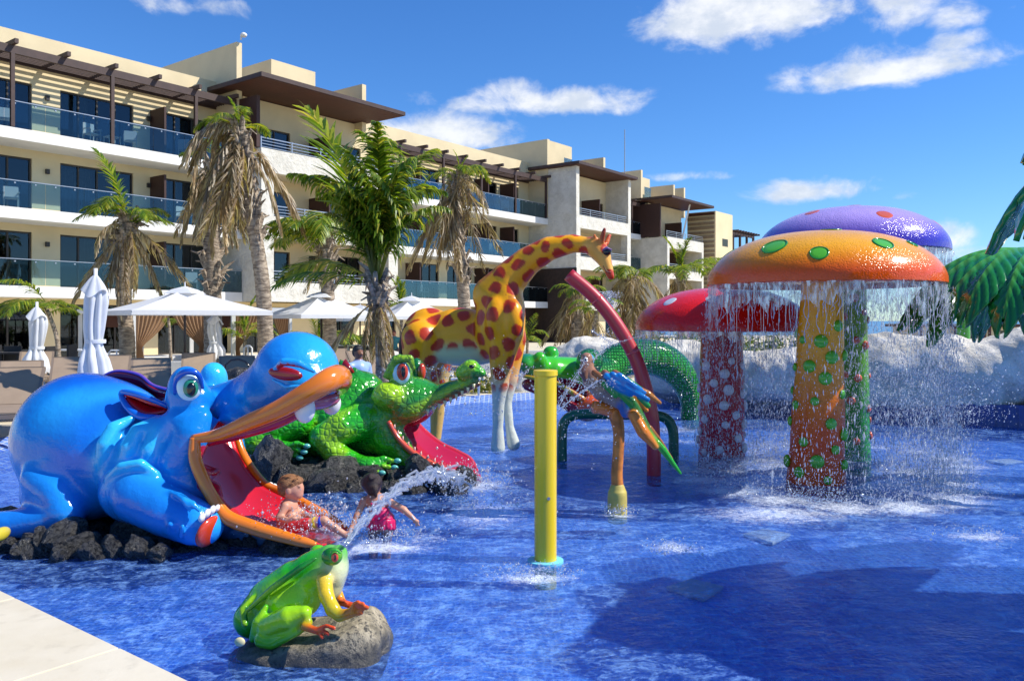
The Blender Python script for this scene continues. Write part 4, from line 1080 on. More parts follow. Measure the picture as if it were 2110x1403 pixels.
ring_rocks(rb2, (-1.9, 9.0, 0), 0, 500, 900, 0, 8.8, 10.0, 40, (.2, .32), M_ROCKD, 10, hfun=lambda a, D: .02)
for (x, y, D, r) in ((560, 950, 8.6, .24), (600, 985, 8.45, .15), (660, 995, 8.4, .15), (860, 965, 8.6, .16), (905, 985, 8.5, .14), (945, 1000, 8.5, .1)):
    put_rock(rb2, P(x, y, D), (r * 1.3, r, r * .8), x % 7, M_ROCKD, x * .1, (-1.9, 9.0, 0))
# ================================================================== frog on a rock
frog = thing('frog_fountain', 'bright green frog sculpture with orange toes spitting water, sitting on a grey rock', 'frog sculpture', loc=tuple(P(600, 1310, 4.5)))
def build_frog():
    S = Sculpt(0.0075); G1, G2, G3 = (0.015, .46, .010), (0.30, .68, .008), (0.004, .17, .016); Y = (.80, .52, .02)
    e = lambda px, py, D, rx, ry, rz, col=G1, k=.03, M=None, op='u': S.ell(q3(px, py, D), (rx * U(D), ry * U(D), rz * U(D)), col, k, M, op)
    def ch(pts, rads, col=G1, k=.03, op='u', sq=None): S.chain([q3(*p) for p in pts], [r * U(p[2]) for p, r in zip(pts, rads)], col, k, op, sq)
    ch([(520, 1275, 4.52), (560, 1240, 4.52), (610, 1205, 4.5), (655, 1180, 4.48)], [38, 50, 50, 42], G1, .05)
    e(600, 1235, 4.45, 62, 50, 42, G2, .05)
    ch([(650, 1175, 4.48), (680, 1152, 4.46), (698, 1140, 4.45)], [38, 30, 18], G1, .05)
    e(692, 1170, 4.46, 26, 44, 38, (.72, .72, .45), .03); e(684, 1200, 4.47, 24, 36, 34, (.72, .62, .28), .03)
    e(655, 1137, 4.62, 17, 17, 15, G1, .02); e(684, 1146, 4.33, 22, 15, 19, G3, .02)
    # ridge lines of the back
    ch([(512, 1255, 4.36), (560, 1212, 4.33), (620, 1168, 4.33), (650, 1150, 4.36)], [5, 7, 7, 4], G3, .02)
    ch([(505, 1285, 4.33), (500, 1255, 4.38), (520, 1230, 4.42)], [7, 8, 5], G3, .02)
    ch([(522, 1315, 4.30), (530, 1280, 4.28), (548, 1250, 4.30)], [9, 10, 6], G1, .02)
    # near hind leg: thigh folded forward, shin back, long foot
    ch([(555, 1290, 4.28), (595, 1272, 4.22), (628, 1262, 4.20)], [24, 25, 15], G2, .02)
    ch([(540, 1318, 4.26), (560, 1325, 4.24), (610, 1300, 4.2), (636, 1282, 4.18)], [16, 13, 11, 9], (.10, .45, .012), .02)
    ch([(628, 1290, 4.16), (652, 1299, 4.12)], [9, 7], (.80, .14, .01), .01)
    for (x, y) in ((664, 1313), (676, 1305), (688, 1294)): ch([(650, 1298, 4.12), ((650 + x) / 2 + 3, y - 6, 4.1), (x, y, 4.09)], [5.5, 4, 5], (.72, .06, .01), .008)
    # near arm
    ch([(668, 1195, 4.34), (672, 1225, 4.28), (684, 1252, 4.24)], [17, 16, 14], Y, .02)
    ch([(686, 1256, 4.24), (700, 1268, 4.22), (725, 1262, 4.2)], [14, 13, 10], (.35, .45, .015), .02)
    for (x, y) in ((757, 1251), (748, 1244), (738, 1240), (745, 1262)): ch([(722, 1261, 4.2), ((722 + x) / 2, y + 3, 4.19), (x, y, 4.18)], [7, 4.5, 5], (.75, .10, .01), .008)
    # far arm and hand
    ch([(690, 1210, 4.62), (700, 1235, 4.6), (705, 1240, 4.58)], [12, 11, 9], Y, .02)
    for (x, y) in ((722, 1250), (712, 1240), (733, 1246)): ch([(702, 1240, 4.56), (x, y, 4.52)], [7, 4], (.70, .06, .01), .008)
    e(548, 1300, 4.75, 40, 20, 26, G1, .03)
    def pf(V, N, C):
        g = (C[:, 1] > .1) & (C[:, 1] > C[:, 0] * 2)
        C = mixc(C, sstep(vnoise(V, 14, 2), .1, .9) * .35 * g, G2)
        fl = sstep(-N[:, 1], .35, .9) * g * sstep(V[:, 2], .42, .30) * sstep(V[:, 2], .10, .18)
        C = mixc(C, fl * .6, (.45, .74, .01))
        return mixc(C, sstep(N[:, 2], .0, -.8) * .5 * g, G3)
    S.build('body', frog, M_FIB, pf, blend=.018)
build_frog()
ey = part('eye', MB().ell(P(690, 1148, 4.215), (7.5 * U(4.2), 4 * U(4.2), 10 * U(4.2)), 14, 10), M_EYER, frog, smooth=True, world=True)
part('pupil', MB().ell(P(690.5, 1148, 4.203), (2.2 * U(4.2), 2 * U(4.2), 6 * U(4.2)), 10, 8), M_BLACK, ey, smooth=True)
part('eye_rim', pxtube([(680, 1152, 4.22, 1.5), (683, 1137, 4.21, 2.2), (692, 1133, 4.21, 2.6), (702, 1140, 4.22, 1.5)], 8), gloss('leaf_green', (.02, .40, .02)), frog, smooth=True, world=True)
def frog_rock():
    S = Sculpt(.016); c = (0, 0, 0)
    top = [(505, 1335), (760, 1262)]
    S.ell(q3(640, 1345, 4.42), (.42, .24, .20), (.3, .27, .2), .05, Matrix.Rotation(R(-12), 3, 'Y')); S.ell(q3(590, 1352, 4.28), (.24, .13, .11), (.3, .27, .2), .06); S.ell(q3(700, 1350, 4.26), (.22, .12, .14), (.3, .27, .2), .06); S.ell(q3(742, 1322, 4.42), (.15, .21, .22), (.3, .27, .2), .08)
    S.ell(q3(560, 1358, 4.42), (.22, .18, .12), (.3, .27, .2), .06)
    a_ = q3(505, 1330, 4.4); b_ = q3(765, 1258, 4.4); nn_ = np.array((-(b_[2] - a_[2]), .0, b_[0] - a_[0])); nn_ /= np.linalg.norm(nn_)
    S.add(lambda X, Y, Z: -((X - a_[0]) * nn_[0] + (Z - a_[2]) * nn_[2]) + 0 * Y, (-3, 3, 0), (1, 6, 1), (.3, .27, .2), .03, 's')
    a2 = q3(765, 1256, 4.4); n2_ = np.array((.80, .0, .60))
    S.add(lambda X, Y, Z: -((X - a2[0]) * n2_[0] + (Z - a2[2]) * n2_[2]) + 0 * Y, (-3, 3, 0), (1, 6, 1), (.3, .27, .2), .03, 's')
    o = S.build('rock', None, M_ROCKG, None, disp=lambda p: .011 * (vnoise(p, 17, 5) + .6 * vnoise(p, 45, 6)), world=False)
    o.name = 'frog_rock'; tag(o, 'grey weathered rock half under water with the green frog on top', 'rock')
frog_rock()
plug = part('plug', MB().ell(P(494, 1322, 4.18), (.028, .012, .024), 12, 8), M_TOOTHY, frog, smooth=True, world=True)
# ================================================================== giraffe
gir = thing('giraffe_sculpture', 'tall orange giraffe with red brown patches bending its long neck over the pool', 'giraffe sculpture', loc=tuple(P(1000, 917, 11.5)))
gir.location.z = 0
def build_giraffe():
    S = Sculpt(0.021); Y = (.95, .40, .004); W = (.55, .60, .50)
    e = lambda px, py, D, rx, ry, rz, col=Y, k=.10, M=None, op='u': S.ell(q3(px, py, D), (rx * U(D), ry * U(D), rz * U(D)), col, k, M, op)
    def ch(pts, rads, col=Y, k=.07, op='u', sq=None): S.chain([q3(*p) for p in pts], [r * U(p[2]) for p, r in zip(pts, rads)], col, k, op, sq)
    e(885, 690, 11.9, 56, 46, 56); e(950, 690, 11.7, 70, 46, 56); e(1030, 672, 11.4, 52, 50, 72); e(1046, 640, 11.25, 36, 40, 62, Y, .08)
    e(960, 728, 11.6, 75, 38, 26, (.50, .55, .30), .1)
    ch([(1020, 610, 11.4), (1045, 580, 11.35), (1085, 540, 11.3), (1130, 513, 11.2), (1180, 502, 11.1), (1215, 506, 11.05)], [46, 38, 30, 25, 19, 16], Y, .08)
    ch([(1222, 508, 11.0), (1242, 530, 10.95), (1252, 552, 10.9), (1259, 570, 10.85)], [20, 17, 11, 7.5], (.90, .46, .08), .04)
    e(1232, 512, 10.98, 20, 16, 18, (.8, .3, .03), .04)
    ch([(1228, 500, 10.95), (1224, 484, 10.9)], [8, 3.5], (.7, .12, .02), .02)
    ch([(1240, 498, 10.9), (1243, 480, 10.85), (1246, 473, 10.85)], [6, 5, 4.5], (.35, .05, .02), .02); ch([(1249, 502, 11.05), (1256, 485, 11.1)], [6, 4.5], (.6, .10, .02), .02)
    # hind legs
    ch([(868, 700, 11.6), (866, 750, 11.65), (884, 790, 11.7)], [42, 34, 20], Y, .08)
    ch([(884, 790, 11.7), (862, 830, 11.8), (855, 870, 11.8), (850, 914, 11.8)], [20, 14, 11, 12], (.70, .48, .15), .04)
    ch([(905, 720, 12.2), (905, 780, 12.2), (898, 905, 12.2)], [34, 20, 11], (.70, .40, .05), .06)
    # front legs
    ch([(1040, 690, 11.2), (1034, 740, 11.15), (1030, 790, 11.15)], [38, 26, 18], Y, .07)
    ch([(1030, 790, 11.15), (1027, 830, 11.15), (1026, 880, 11.15), (1026, 922, 11.15)], [18, 13, 11, 15], (.62, .64, .55), .04)
    ch([(1056, 700, 11.4), (1050, 780, 11.4)], [28, 17], Y, .06); ch([(1050, 780, 11.4), (1045, 830, 11.35), (1050, 880, 11.3), (1058, 915, 11.3)], [17, 10, 9, 14], (.62, .64, .55), .04)
    # shoulder seam and chest crease
    ch([(1004, 612, 10.95), (996, 650, 10.92), (990, 700, 10.98)], [4, 5, 4], (.60, .22, .01), .05, 's')
    ch([(1030, 600, 10.98), (1050, 606, 10.95), (1068, 622, 11.0)], [4, 5, 4], (.60, .22, .01), .05, 's')
    e(1022, 655, 11.05, 22, 20, 40, Y, .08); e(1058, 660, 11.0, 22, 22, 42, Y, .06)
    rs = np.random.RandomState(3)
    def pf(V, N, C):
        # patches: seeds spread evenly over the surface
        m = (C[:, 0] > .66) & (C[:, 2] < .12)
        low = sstep(V[:, 2], .95, .62); C2 = C.copy()
        C2 = mixc(C2, low * (V[:, 0] > -1.0), (.62, .66, .58))
        C2 = mixc(C2, sstep(V[:, 2], 1.26, 1.02) * sstep(N[:, 2], .1, -.5) * .45, (.50, .60, .50))
        idx = np.where(V[:, 2] > .6)[0]; sub = idx[rs.permutation(len(idx))[:3500]]; seeds = [V[sub[0]]]; dm = np.linalg.norm(V[sub] - seeds[0], axis=1)
        gap = np.interp(V[sub][:, 2], (.8, 1.2, 2.6, 2.9), (.62, 1.0, .9, .6))
        while len(seeds) < 190:
            i = (dm / gap).argmax()
            if dm[i] / gap[i] < .225: break
            seeds.append(V[sub[i]]); dm = np.minimum(dm, np.linalg.norm(V[sub] - seeds[-1], axis=1))
        seeds = np.array(seeds); d1 = np.full(len(V), 9.0); d2 = np.full(len(V), 9.0)
        Vw = V + np.stack([vnoise(V, 16, 21), vnoise(V, 16, 22), vnoise(V, 16, 23)], 1) * .018
        for s_ in seeds:
            d = np.linalg.norm(Vw - s_, axis=1); d2 = np.minimum(d2, np.maximum(d, d1)); d1 = np.minimum(d1, d)
        sz = np.interp(V[:, 2], (.8, 1.2, 2.6, 2.9), (.6, 1.0, .9, .6))
        spot = sstep((d2 - d1) / sz, .060, .085) * sstep(d1 / sz, .115, .100)
        C2 = mixc(C2, spot * sstep(V[:, 2], .74, .82) * (1 - low * (V[:, 0] > -1.0)) * sstep(C2[:, 0], .5, .7), (.52, .040, .008))
        mane = sstep(N[:, 2] - N[:, 0] * .9, 1.05, 1.25) * (V[:, 2] > 2.0) * m
        C2 = mixc(C2, mane * .6, (.55, .09, .012))
        return C2
    S.build('body', gir, M_FIBSOFT, pf, blend=.03)
build_giraffe()
part('tail', pxtube([(838, 668, 11.75, 4), (829, 700, 11.7, 6), (828, 740, 11.7, 6), (838, 776, 11.7, 7)], 10), simple('dark_brown_paint', (.05, .015, .01), .5), gir, smooth=True, world=True)
ey = part('eye', MB().ell(P(1251, 519, 10.86), (9 * U(11), 7 * U(11), 8 * U(11)), 14, 10), M_BLACK, gir, smooth=True, world=True)
part('eyelid', MB().tube([P(1241, 516, 10.83), P(1250, 511, 10.82), P(1260, 515, 10.84)], [.01, .022, .01], 8), simple('lid_lilac', (.18, .12, .28), .4), gir, smooth=True, world=True)
part('mouth', MB().tube([P(1262, 562, 10.83), P(1250, 560, 10.80), P(1243, 548, 10.80)], [.006, .01, .005], 6), simple('mouth_dark', (.12, .02, .01), .5), gir, smooth=True, world=True)
# ================================================================== green serpent
ser = thing('serpent_slide', 'huge green scaly serpent with arched body, open maroon mouth and blue eye', 'serpent sculpture', loc=tuple(P(1330, 860, 14.3)))
ser.location.z = 0
def build_serpent():
    S = Sculpt(.030); G1, G2, G3 = (0.014, .33, .025), (0.06, .52, .015), (0.006, .15, .075)
    e = lambda px, py, D, rx, ry, rz, col=G1, k=.10, M=None, op='u': S.ell(q3(px, py, D), (rx * U(D), ry * U(D), rz * U(D)), col, k, M, op)
    def ch(pts, rads, col=G1, k=.10, op='u', sq=None): S.chain([q3(*p) for p in pts], [r * U(p[2]) for p, r in zip(pts, rads)], col, k, op, sq)
    w = catmull([np.array((1422, 870, 14.6, 19)), np.array((1421, 820, 14.5, 22)), np.array((1400, 770, 14.4, 32)), np.array((1352, 738, 14.3, 37)), np.array((1290, 738, 14.1, 36)), np.array((1245, 765, 13.9, 36)), np.array((1225, 800, 13.8, 34))], 5)
    ch([tuple(x[:3]) for x in w], [x[3] for x in w], G1, .05)
    ch([(1235, 775, 13.7), (1190, 772, 13.4), (1140, 762, 13.2), (1100, 756, 13.1)], [38, 36, 28, 24], G2, .10, sq=((0, 1, 0), .75))
    e(1085, 750, 13.1, 24, 44, 22, G3, .06); e(1112, 744, 12.9, 16, 14, 20, G2, .05); e(1135, 728, 13.5, 17, 16, 16, G1, .05)
    e(1215, 745, 13.0, 28, 26, 28, G3, .08)
    ch([(1090, 790, 13.1), (1150, 805, 13.2), (1210, 835, 13.3)], [16, 26, 34], (.25, .01, .02), .05)
    ch([(1080, 775, 12.8), (1150, 790, 12.7), (1200, 822, 12.7), (1235, 850, 12.8)], [5, 6, 7, 7], (.62, .10, .02), .02)
    ch([(1080, 775, 13.1), (1140, 790, 13.1), (1190, 815, 13.1)], [9, 16, 18], (.22, .006, .02), .03, 's')
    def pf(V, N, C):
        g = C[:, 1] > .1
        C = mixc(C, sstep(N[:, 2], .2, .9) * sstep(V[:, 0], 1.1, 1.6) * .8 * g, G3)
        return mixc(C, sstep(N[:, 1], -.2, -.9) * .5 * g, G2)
    m, t, out = mat('serpent_scales')
    tc = t.new('ShaderNodeTexCoord').outputs['Object']; at = t.new('ShaderNodeAttribute', _attribute_name='paint').outputs[0]
    v = t.voro(tc, 21.0, 'DISTANCE_TO_EDGE', 0, .12)
    gate = t.mapr(t.new('ShaderNodeSeparateXYZ', i0=tc).outputs[0], 1.0, 1.4)
    vv = t.math('ADD', t.math('MULTIPLY', t.mapr(v, .0, .22), gate), t.math('SUBTRACT', 1.0, gate))
    b = t.new('ShaderNodeBsdfPrincipled', Base__Color=t.mix(vv, t.mix(.6, at, (0, .1, .02)), at), Roughness=.22); b.inputs['Coat Weight'].default_value = .4
    bn = t.new('ShaderNodeBump', Height=vv, Strength=1.0); bn.inputs['Distance'].default_value = .04
    t.l.new(bn.outputs[0], b.inputs['Normal']); t.l.new(b.outputs[0], out.inputs[0])
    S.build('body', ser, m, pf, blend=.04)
build_serpent()
ey = part('eye', MB().ell(P(1212, 742, 12.72), (13 * U(13), 10 * U(13), 14 * U(13)), 16, 10), gloss('pale_blue_eye', (.10, .42, .62)), ser, smooth=True, world=True)
part('pupil', MB().ell(P(1210, 741, 12.65), (6 * U(13), 5 * U(13), 7 * U(13)), 12, 8), M_BLACK, ey, smooth=True)
part('tongue', MB().ell(P(1212, 830, 12.75), (26 * U(13), .12, 13 * U(13)), 16, 10, Matrix.Rotation(R(-28), 3, 'Y')), gloss('orange_red', (.72, .10, .02)), ser, smooth=True, world=True)
# ================================================================== yellow post, red arch, green arch, macaw
M_YEL = gloss('yellow_powder_coat', (.85, .60, .008), .35)
yp = thing('yellow_post', 'thick yellow water jet post standing alone in the pool', 'post', loc=tuple(WP(1124, 1155)))
D = 6.0; x, y, _ = WP(1124, 1155); r = 23 * U(D); zt = P(1124, 762, D).z
part('pole', MB().lathe([(r, -.3), (r, zt - .02), (r, zt)], (x, y, 0), 40), M_YEL, yp, smooth=True, world=True, auto=True)
part('cap', MB().lathe([(r + .001, zt - .045), (r + .008, zt - .04), (r + .008, zt - .005), (r, zt), (0.001, zt + .003)], (x, y, 0), 40), M_YEL, yp, world=True, auto=True)
part('glow_ring', MB().lathe([(r + .05, -.02), (r + .05, .008), (r + .02, .012), (r + .002, .012)], (x, y, 0), 40), simple('pale_cyan_glow', (.18, .62, .75), .5), yp, world=True, auto=True)  # added ring, its cyan colour imitates the glow round the foot of the post
part('nozzle', MB().tube([(x + .02, y - r - .004, .47), (x + .02, y - r + .02, .47)], .012, 10), M_METAL, yp, world=True)
M_REDP = gloss('red_powder_coat', (.50, .018, .028), .42)
ra = thing('red_arch_pipe', 'tall red curved spray pipe leaning left behind the macaw', 'spray pipe', loc=tuple(WP(1347, 978)))
ra.location.z = 0
w = catmull([np.append(np.array(P(*p)), 0) for p in ((1347, 1000, 9.34), (1347, 930, 9.34), (1343, 860, 9.34), (1330, 800, 9.36), (1308, 735, 9.4), (1270, 668, 9.45), (1225, 612, 9.5), (1172, 566, 9.55))], 8)
w = [Vector(a[:3]) for a in w]; n_ = len(w)
cuts = [0, 24, 33, 40, n_ - 1]
part('pipe', MB().tube(w, 14.5 * U(9.4), 20), M_REDP, ra, smooth=True, world=True)
for i in (22, 33, 47): part('joint', MB().tube([w[i] - (w[i + 1] - w[i]) * .25, w[i] + (w[i + 1] - w[i]) * .25], 15.4 * U(9.4), 20), gloss('red_joint', (.62, .06, .06)) if i == 22 else bpy.data.materials['red_joint'], ra, smooth=True, world=True)
M_GRNP = gloss('dark_green_powder_coat', (.006, .13, .055), .35)
ga = thing('green_arch_pipe', 'low dark green hoop of pipe behind the macaw post', 'spray hoop', loc=tuple(WP(1157, 948)))
ga.location.z = 0
w = catmull([np.append(np.array(P(*p)), 0) for p in ((1158, 965, 10.3), (1158, 915, 10.3), (1160, 878, 10.3), (1172, 860, 10.3), (1200, 853, 10.3), (1270, 854, 10.3), (1340, 855, 10.3), (1372, 862, 10.3), (1386, 885, 10.3), (1388, 920, 10.3), (1388, 962, 10.3))], 6)
part('pipe', MB().tube([Vector(a[:3]) for a in w], 10.5 * U(10.3), 16), M_GRNP, ga, smooth=True, world=True)
w2 = [P(1178, 852, 10.22), P(1228, 852, 10.22)]
# ---- macaw
mac = thing('macaw_fountain', 'blue and gold macaw sculpture on an orange branch post spouting thin jets', 'parrot sculpture', loc=tuple(WP(1272, 1052)))
mac.location.z = 0
M_BARK = simple('orange_bark_paint', (.62, .20, .03), .45, var=.45, vs=7)
part('post', pxtube([(1273, 1012, 7.5, 13), (1271, 975, 7.5, 12), (1274, 930, 7.5, 11.5), (1275, 890, 7.5, 12), (1270, 862, 7.5, 14), (1262, 845, 7.5, 15)], 14, 5), M_BARK, mac, smooth=True, world=True)
part('branch', pxtube([(1285, 852, 7.5, 12), (1262, 846, 7.5, 14), (1240, 841, 7.45, 13), (1224, 839, 7.42, 13)], 14, 5), gloss('orange_branch', (.78, .20, .02)), mac, smooth=True, world=True)
part('base', pxtube([(1272, 1075, 7.5, 20), (1272, 1020, 7.5, 20), (1272, 1008, 7.5, 17), (1272, 996, 7.5, 12)], 16, 4), simple('tan_base_paint', (.60, .47, .10), .5, var=.2), mac, smooth=True, world=True)
def build_macaw():
    S = Sculpt(.0085); BL, GR, OR, BR = (.008, .16, .48), (.02, .26, .02), (.70, .20, .02), (.28, .10, .03)
    e = lambda px, py, D, rx, ry, rz, col=BL, k=.02, M=None, op='u': S.ell(q3(px, py, D), (rx * U(D), ry * U(D), rz * U(D)), col, k, M, op)
    def ch(pts, rads, col=BL, k=.015, op='u', sq=None): S.chain([q3(*p) for p in pts], [r * U(p[2]) for p, r in zip(pts, rads)], col, k, op, sq)
    ch([(1222, 785, 7.45), (1245, 800, 7.45), (1278, 822, 7.45)], [20, 28, 22], (.30, .22, .16), .03)
    ch([(1209, 738, 7.45), (1210, 760, 7.45), (1220, 782, 7.45)], [12, 15, 18], (.40, .20, .12), .03)
    ch([(1206, 748, 7.40), (1200, 765, 7.38), (1205, 780, 7.38)], [7, 9, 5], (.16, .08, .06), .01)
    for i in range(9): ch([(1225 + i * 7, 768 + (i % 3) * 5, 7.33 - .01 * (i % 2)), (1236 + i * 7, 775 + (i % 3) * 6, 7.31)], [7, 6], BR, .01)
    for i, (x, y) in enumerate(((1250, 775), (1262, 772), (1276, 774), (1256, 788), (1270, 785), (1284, 782))):
        ch([(x, y, 7.27), (x + 25, y + 17, 7.26), (x + 45, y + 27, 7.27)], [7, 6, 3.5], BL if i % 4 else (.01, .22, .56), .008)
    ch([(1285, 795, 7.26), (1315, 812, 7.26), (1335, 823, 7.27)], [6, 6.5, 5], BL, .008)
    for (x, y, X_, Y_) in ((1244, 790, 1268, 815), (1262, 800, 1300, 828), (1278, 812, 1302, 836), (1318, 818, 1335, 836)): ch([(x, y, 7.28), (X_, Y_, 7.27)], [6.5, 6], GR, .008)
    ch([(1300, 796, 7.45), (1335, 812, 7.45), (1360, 830, 7.45)], [7, 8, 4], (.45, .18, .04), .01)
    ch([(1290, 782, 7.5), (1325, 805, 7.52)], [7, 5], GR, .01)
    ch([(1285, 830, 7.4), (1290, 850, 7.38)], [16, 12], (.01, .10, .34), .02)
    # tail
    ch([(1300, 830, 7.4), (1322, 875, 7.36), (1350, 915, 7.32)], [14, 15, 8], (.012, .16, .03), .02)
    ch([(1305, 855, 7.33), (1325, 890, 7.28), (1350, 920, 7.26)], [11, 13, 7], OR, .01)
    ch([(1330, 885, 7.30), (1365, 925, 7.28), (1402, 975, 7.25)], [6, 8, 3], (.03, .38, .03), .01)
    ch([(1340, 880, 7.34), (1362, 910, 7.34), (1385, 945, 7.32)], [4, 4, 2.5], (.42, .12, .03), .008)
    ch([(1312, 820, 7.4), (1332, 845, 7.38)], [8, 5], OR, .01)
    S.build('body', mac, M_FIB, None, blend=.008, smooth=1)
build_macaw()
ey = part('eye', MB().ell(P(1207, 741, 7.285), (4.5 * U(7.3), 4 * U(7.3), 5 * U(7.3)), 12, 8), M_TOOTH, mac, smooth=True, world=True)
part('pupil', MB().ell(P(1206.5, 741, 7.265), (2 * U(7.3), 2 * U(7.3), 2.4 * U(7.3)), 10, 6), M_BLACK, ey, smooth=True)
# ================================================================== mushrooms
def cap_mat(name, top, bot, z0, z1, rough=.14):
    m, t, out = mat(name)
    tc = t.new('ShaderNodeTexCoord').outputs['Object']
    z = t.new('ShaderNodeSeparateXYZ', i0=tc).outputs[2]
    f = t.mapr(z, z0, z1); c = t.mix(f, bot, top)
    b = t.new('ShaderNodeBsdfPrincipled', Base__Color=c, Roughness=rough + .06); b.inputs['Coat Weight'].default_value = .15; b.inputs['Specular IOR Level'].default_value = .4
    h = t.math('ADD', t.noise(tc, 7, 3), t.math('MULTIPLY', t.mapr(t.voro(tc, 45), .1, .5), .28))
    bn = t.new('ShaderNodeBump', Height=h, Strength=.35); bn.inputs['Distance'].default_value = .03
    t.l.new(bn.outputs[0], b.inputs['Normal']); t.l.new(b.outputs[0], out.inputs[0]); return m
MUSH = []
def mushroom(label, px, pyb, capx, rcap_px, y_rim, y_top, stem_px, Dcap, cap, stem, spotm, spots, stemspots, seed, stem_label=None):
    base = WP(px, pyb); D = base.y; x0 = base.x
    t = thing('mushroom_fountain', label, 'mushroom', 'giant mushroom fountains', loc=(x0, base.y, 0))
    r = rcap_px * U(D); zr = P(0, y_rim, D).z; zt = P(0, y_top, D - .2).z; cx = (capx - CX) / F * D - x0
    H = zt - zr; prof = [(0.03, zr + .02), (r * .80, zr + .06), (r * .97, zr), (r, zr + .015)]
    for k in range(1, 25):
        a = k / 24 * math.pi / 2
        prof.append((r * math.cos(a) ** .82 if k < 24 else 0.004, zr + .05 + .12 * (1 - math.cos(a)) * 0 + (H - .05) * math.sin(a) ** 1.12))
    part('cap', MB().lathe(prof, (cx, 0, 0), 80), cap, t, smooth=True, auto=True)
    def capz(rr):
        a = math.acos(min(1, (rr / r)) ** (1 / .82)); return zr + .05 + (H - .05) * math.sin(a) ** 1.12
    for (ang, rr, s) in spots:
        rr *= r; c = Vector((cx + rr * math.cos(R(ang)), rr * math.sin(R(ang)), 0)); c.z = capz(rr)
        g = (capz(rr + .02) - capz(rr - .02)) / .04; nrm_ = Vector((-g * math.cos(R(ang)), -g * math.sin(R(ang)), 1)).normalized()
        M_ = nrm_.to_track_quat('Z', 'Y').to_matrix()
        # a thin raised disc that follows the dome
        mb = MB(); rings = []
        for q in range(6):
            ring_ = []
            for k in range(24):
                a = 2 * math.pi * k / 24; rad = s * q / 5; v = M_ @ Vector((rad * math.cos(a), rad * math.sin(a), 0)) + c
                dr = math.hypot(v.x - cx, v.y); v.z = capz(min(dr, r * .999)) + (.006 if q < 5 else -.004); ring_.append(v)
            rings.append(ring_)
        mb.grid(rings, close_u=True, flip=False)
        sp = part('spot', mb, spotm[0], t, smooth=True)
        if len(spotm) > 1:
            ring_ = [M_ @ Vector((s * math.cos(2 * math.pi * k / 24), s * math.sin(2 * math.pi * k / 24), 0)) + c for k in range(25)]
            for v in ring_: v.z = capz(min(math.hypot(v.x - cx, v.y), r * .999)) + .002
            part('spot_rim', MB().tube(ring_, .009, 6, cap=False), spotm[1], sp, smooth=True)
    r0, r1 = stem_px[0] * U(D), stem_px[1] * U(D)
    pr = [(r1 * (1 + .03 * math.sin(k * 1.3)) * (1 - k / 14) + r0 * (k / 14), -.31 + (zr + .1 + .31) * k / 14) for k in range(15)]
    mbs = MB(); rows = []
    for rr, z in pr: rows.append([Vector((cx * (z / zr if z > 0 else 0) + rr * math.cos(a), rr * math.sin(a), z)) for a in np.linspace(0, 2 * math.pi, 48, endpoint=False)])
    st = part('stem', mbs.grid(rows, close_u=True), stem, t, smooth=True)
    rnd = random.Random(seed)
    for (az, zf, s) in stemspots:
        z = zf * zr; rr = r1 + (r0 - r1) * zf; c = Vector((cx * zf + rr * math.cos(R(az)), rr * math.sin(R(az)), z))
        M_ = Vector((math.cos(R(az)), math.sin(R(az)), 0)).to_track_quat('Z', 'Y').to_matrix()
        o_ = part('knob', MB().ell(c, (s, s, s * .55), 16, 10, M_), spotm[0] if not isinstance(spotm[-1], str) else spotm[0], st, smooth=True)
        if len(spotm) > 1: pass
    MUSH.append((x0 + cx, base.y, r, zr)); return t
def stem_spots(n, seed, s0, s1):
    rnd = random.Random(seed); out = []; tries = 0
    while len(out) < n and tries < 4000:
        tries += 1; a, z, s = rnd.uniform(0, 360), rnd.uniform(.03, .80), rnd.uniform(s0, s1)
        if all(abs((a - b + 180) % 360 - 180) * .006 + abs(z - q) * 2 > .30 for b, q, _ in out): out.append((a, z, s))
    return out
M_GSPOT = gloss('lime_spot', (.10, .48, .02)); M_GRIM = gloss('green_spot_rim', (.02, .25, .015)); M_WSPOT = gloss('white_spot', (.74, .74, .72)); M_RSPOT = gloss('orange_red_spot', (.70, .12, .04)); M_PSPOT = gloss('pink_red_spot', (.55, .05, .06))
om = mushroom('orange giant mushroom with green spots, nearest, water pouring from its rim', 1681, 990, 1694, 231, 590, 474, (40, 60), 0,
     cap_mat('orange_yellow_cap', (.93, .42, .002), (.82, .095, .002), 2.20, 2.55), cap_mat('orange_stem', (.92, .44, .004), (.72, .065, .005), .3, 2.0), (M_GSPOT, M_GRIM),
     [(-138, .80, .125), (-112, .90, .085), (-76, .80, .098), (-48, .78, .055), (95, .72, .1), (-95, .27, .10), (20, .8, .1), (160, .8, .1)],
     stem_spots(46, 4, .042, .075), 4)
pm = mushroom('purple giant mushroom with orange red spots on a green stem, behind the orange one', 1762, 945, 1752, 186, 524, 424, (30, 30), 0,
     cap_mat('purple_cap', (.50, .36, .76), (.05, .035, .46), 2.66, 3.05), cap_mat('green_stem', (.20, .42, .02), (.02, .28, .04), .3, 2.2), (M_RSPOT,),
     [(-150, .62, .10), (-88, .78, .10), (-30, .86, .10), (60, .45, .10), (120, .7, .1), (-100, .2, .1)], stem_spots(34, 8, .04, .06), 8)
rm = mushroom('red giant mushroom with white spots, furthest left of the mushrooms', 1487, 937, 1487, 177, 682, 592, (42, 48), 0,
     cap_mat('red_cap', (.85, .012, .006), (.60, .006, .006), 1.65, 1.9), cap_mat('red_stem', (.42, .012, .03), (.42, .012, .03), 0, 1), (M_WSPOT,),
     [(-150, .78, .095), (-112, .74, .085), (-60, .72, .1), (30, .7, .1), (100, .6, .1)], stem_spots(42, 12, .045, .072), 12)
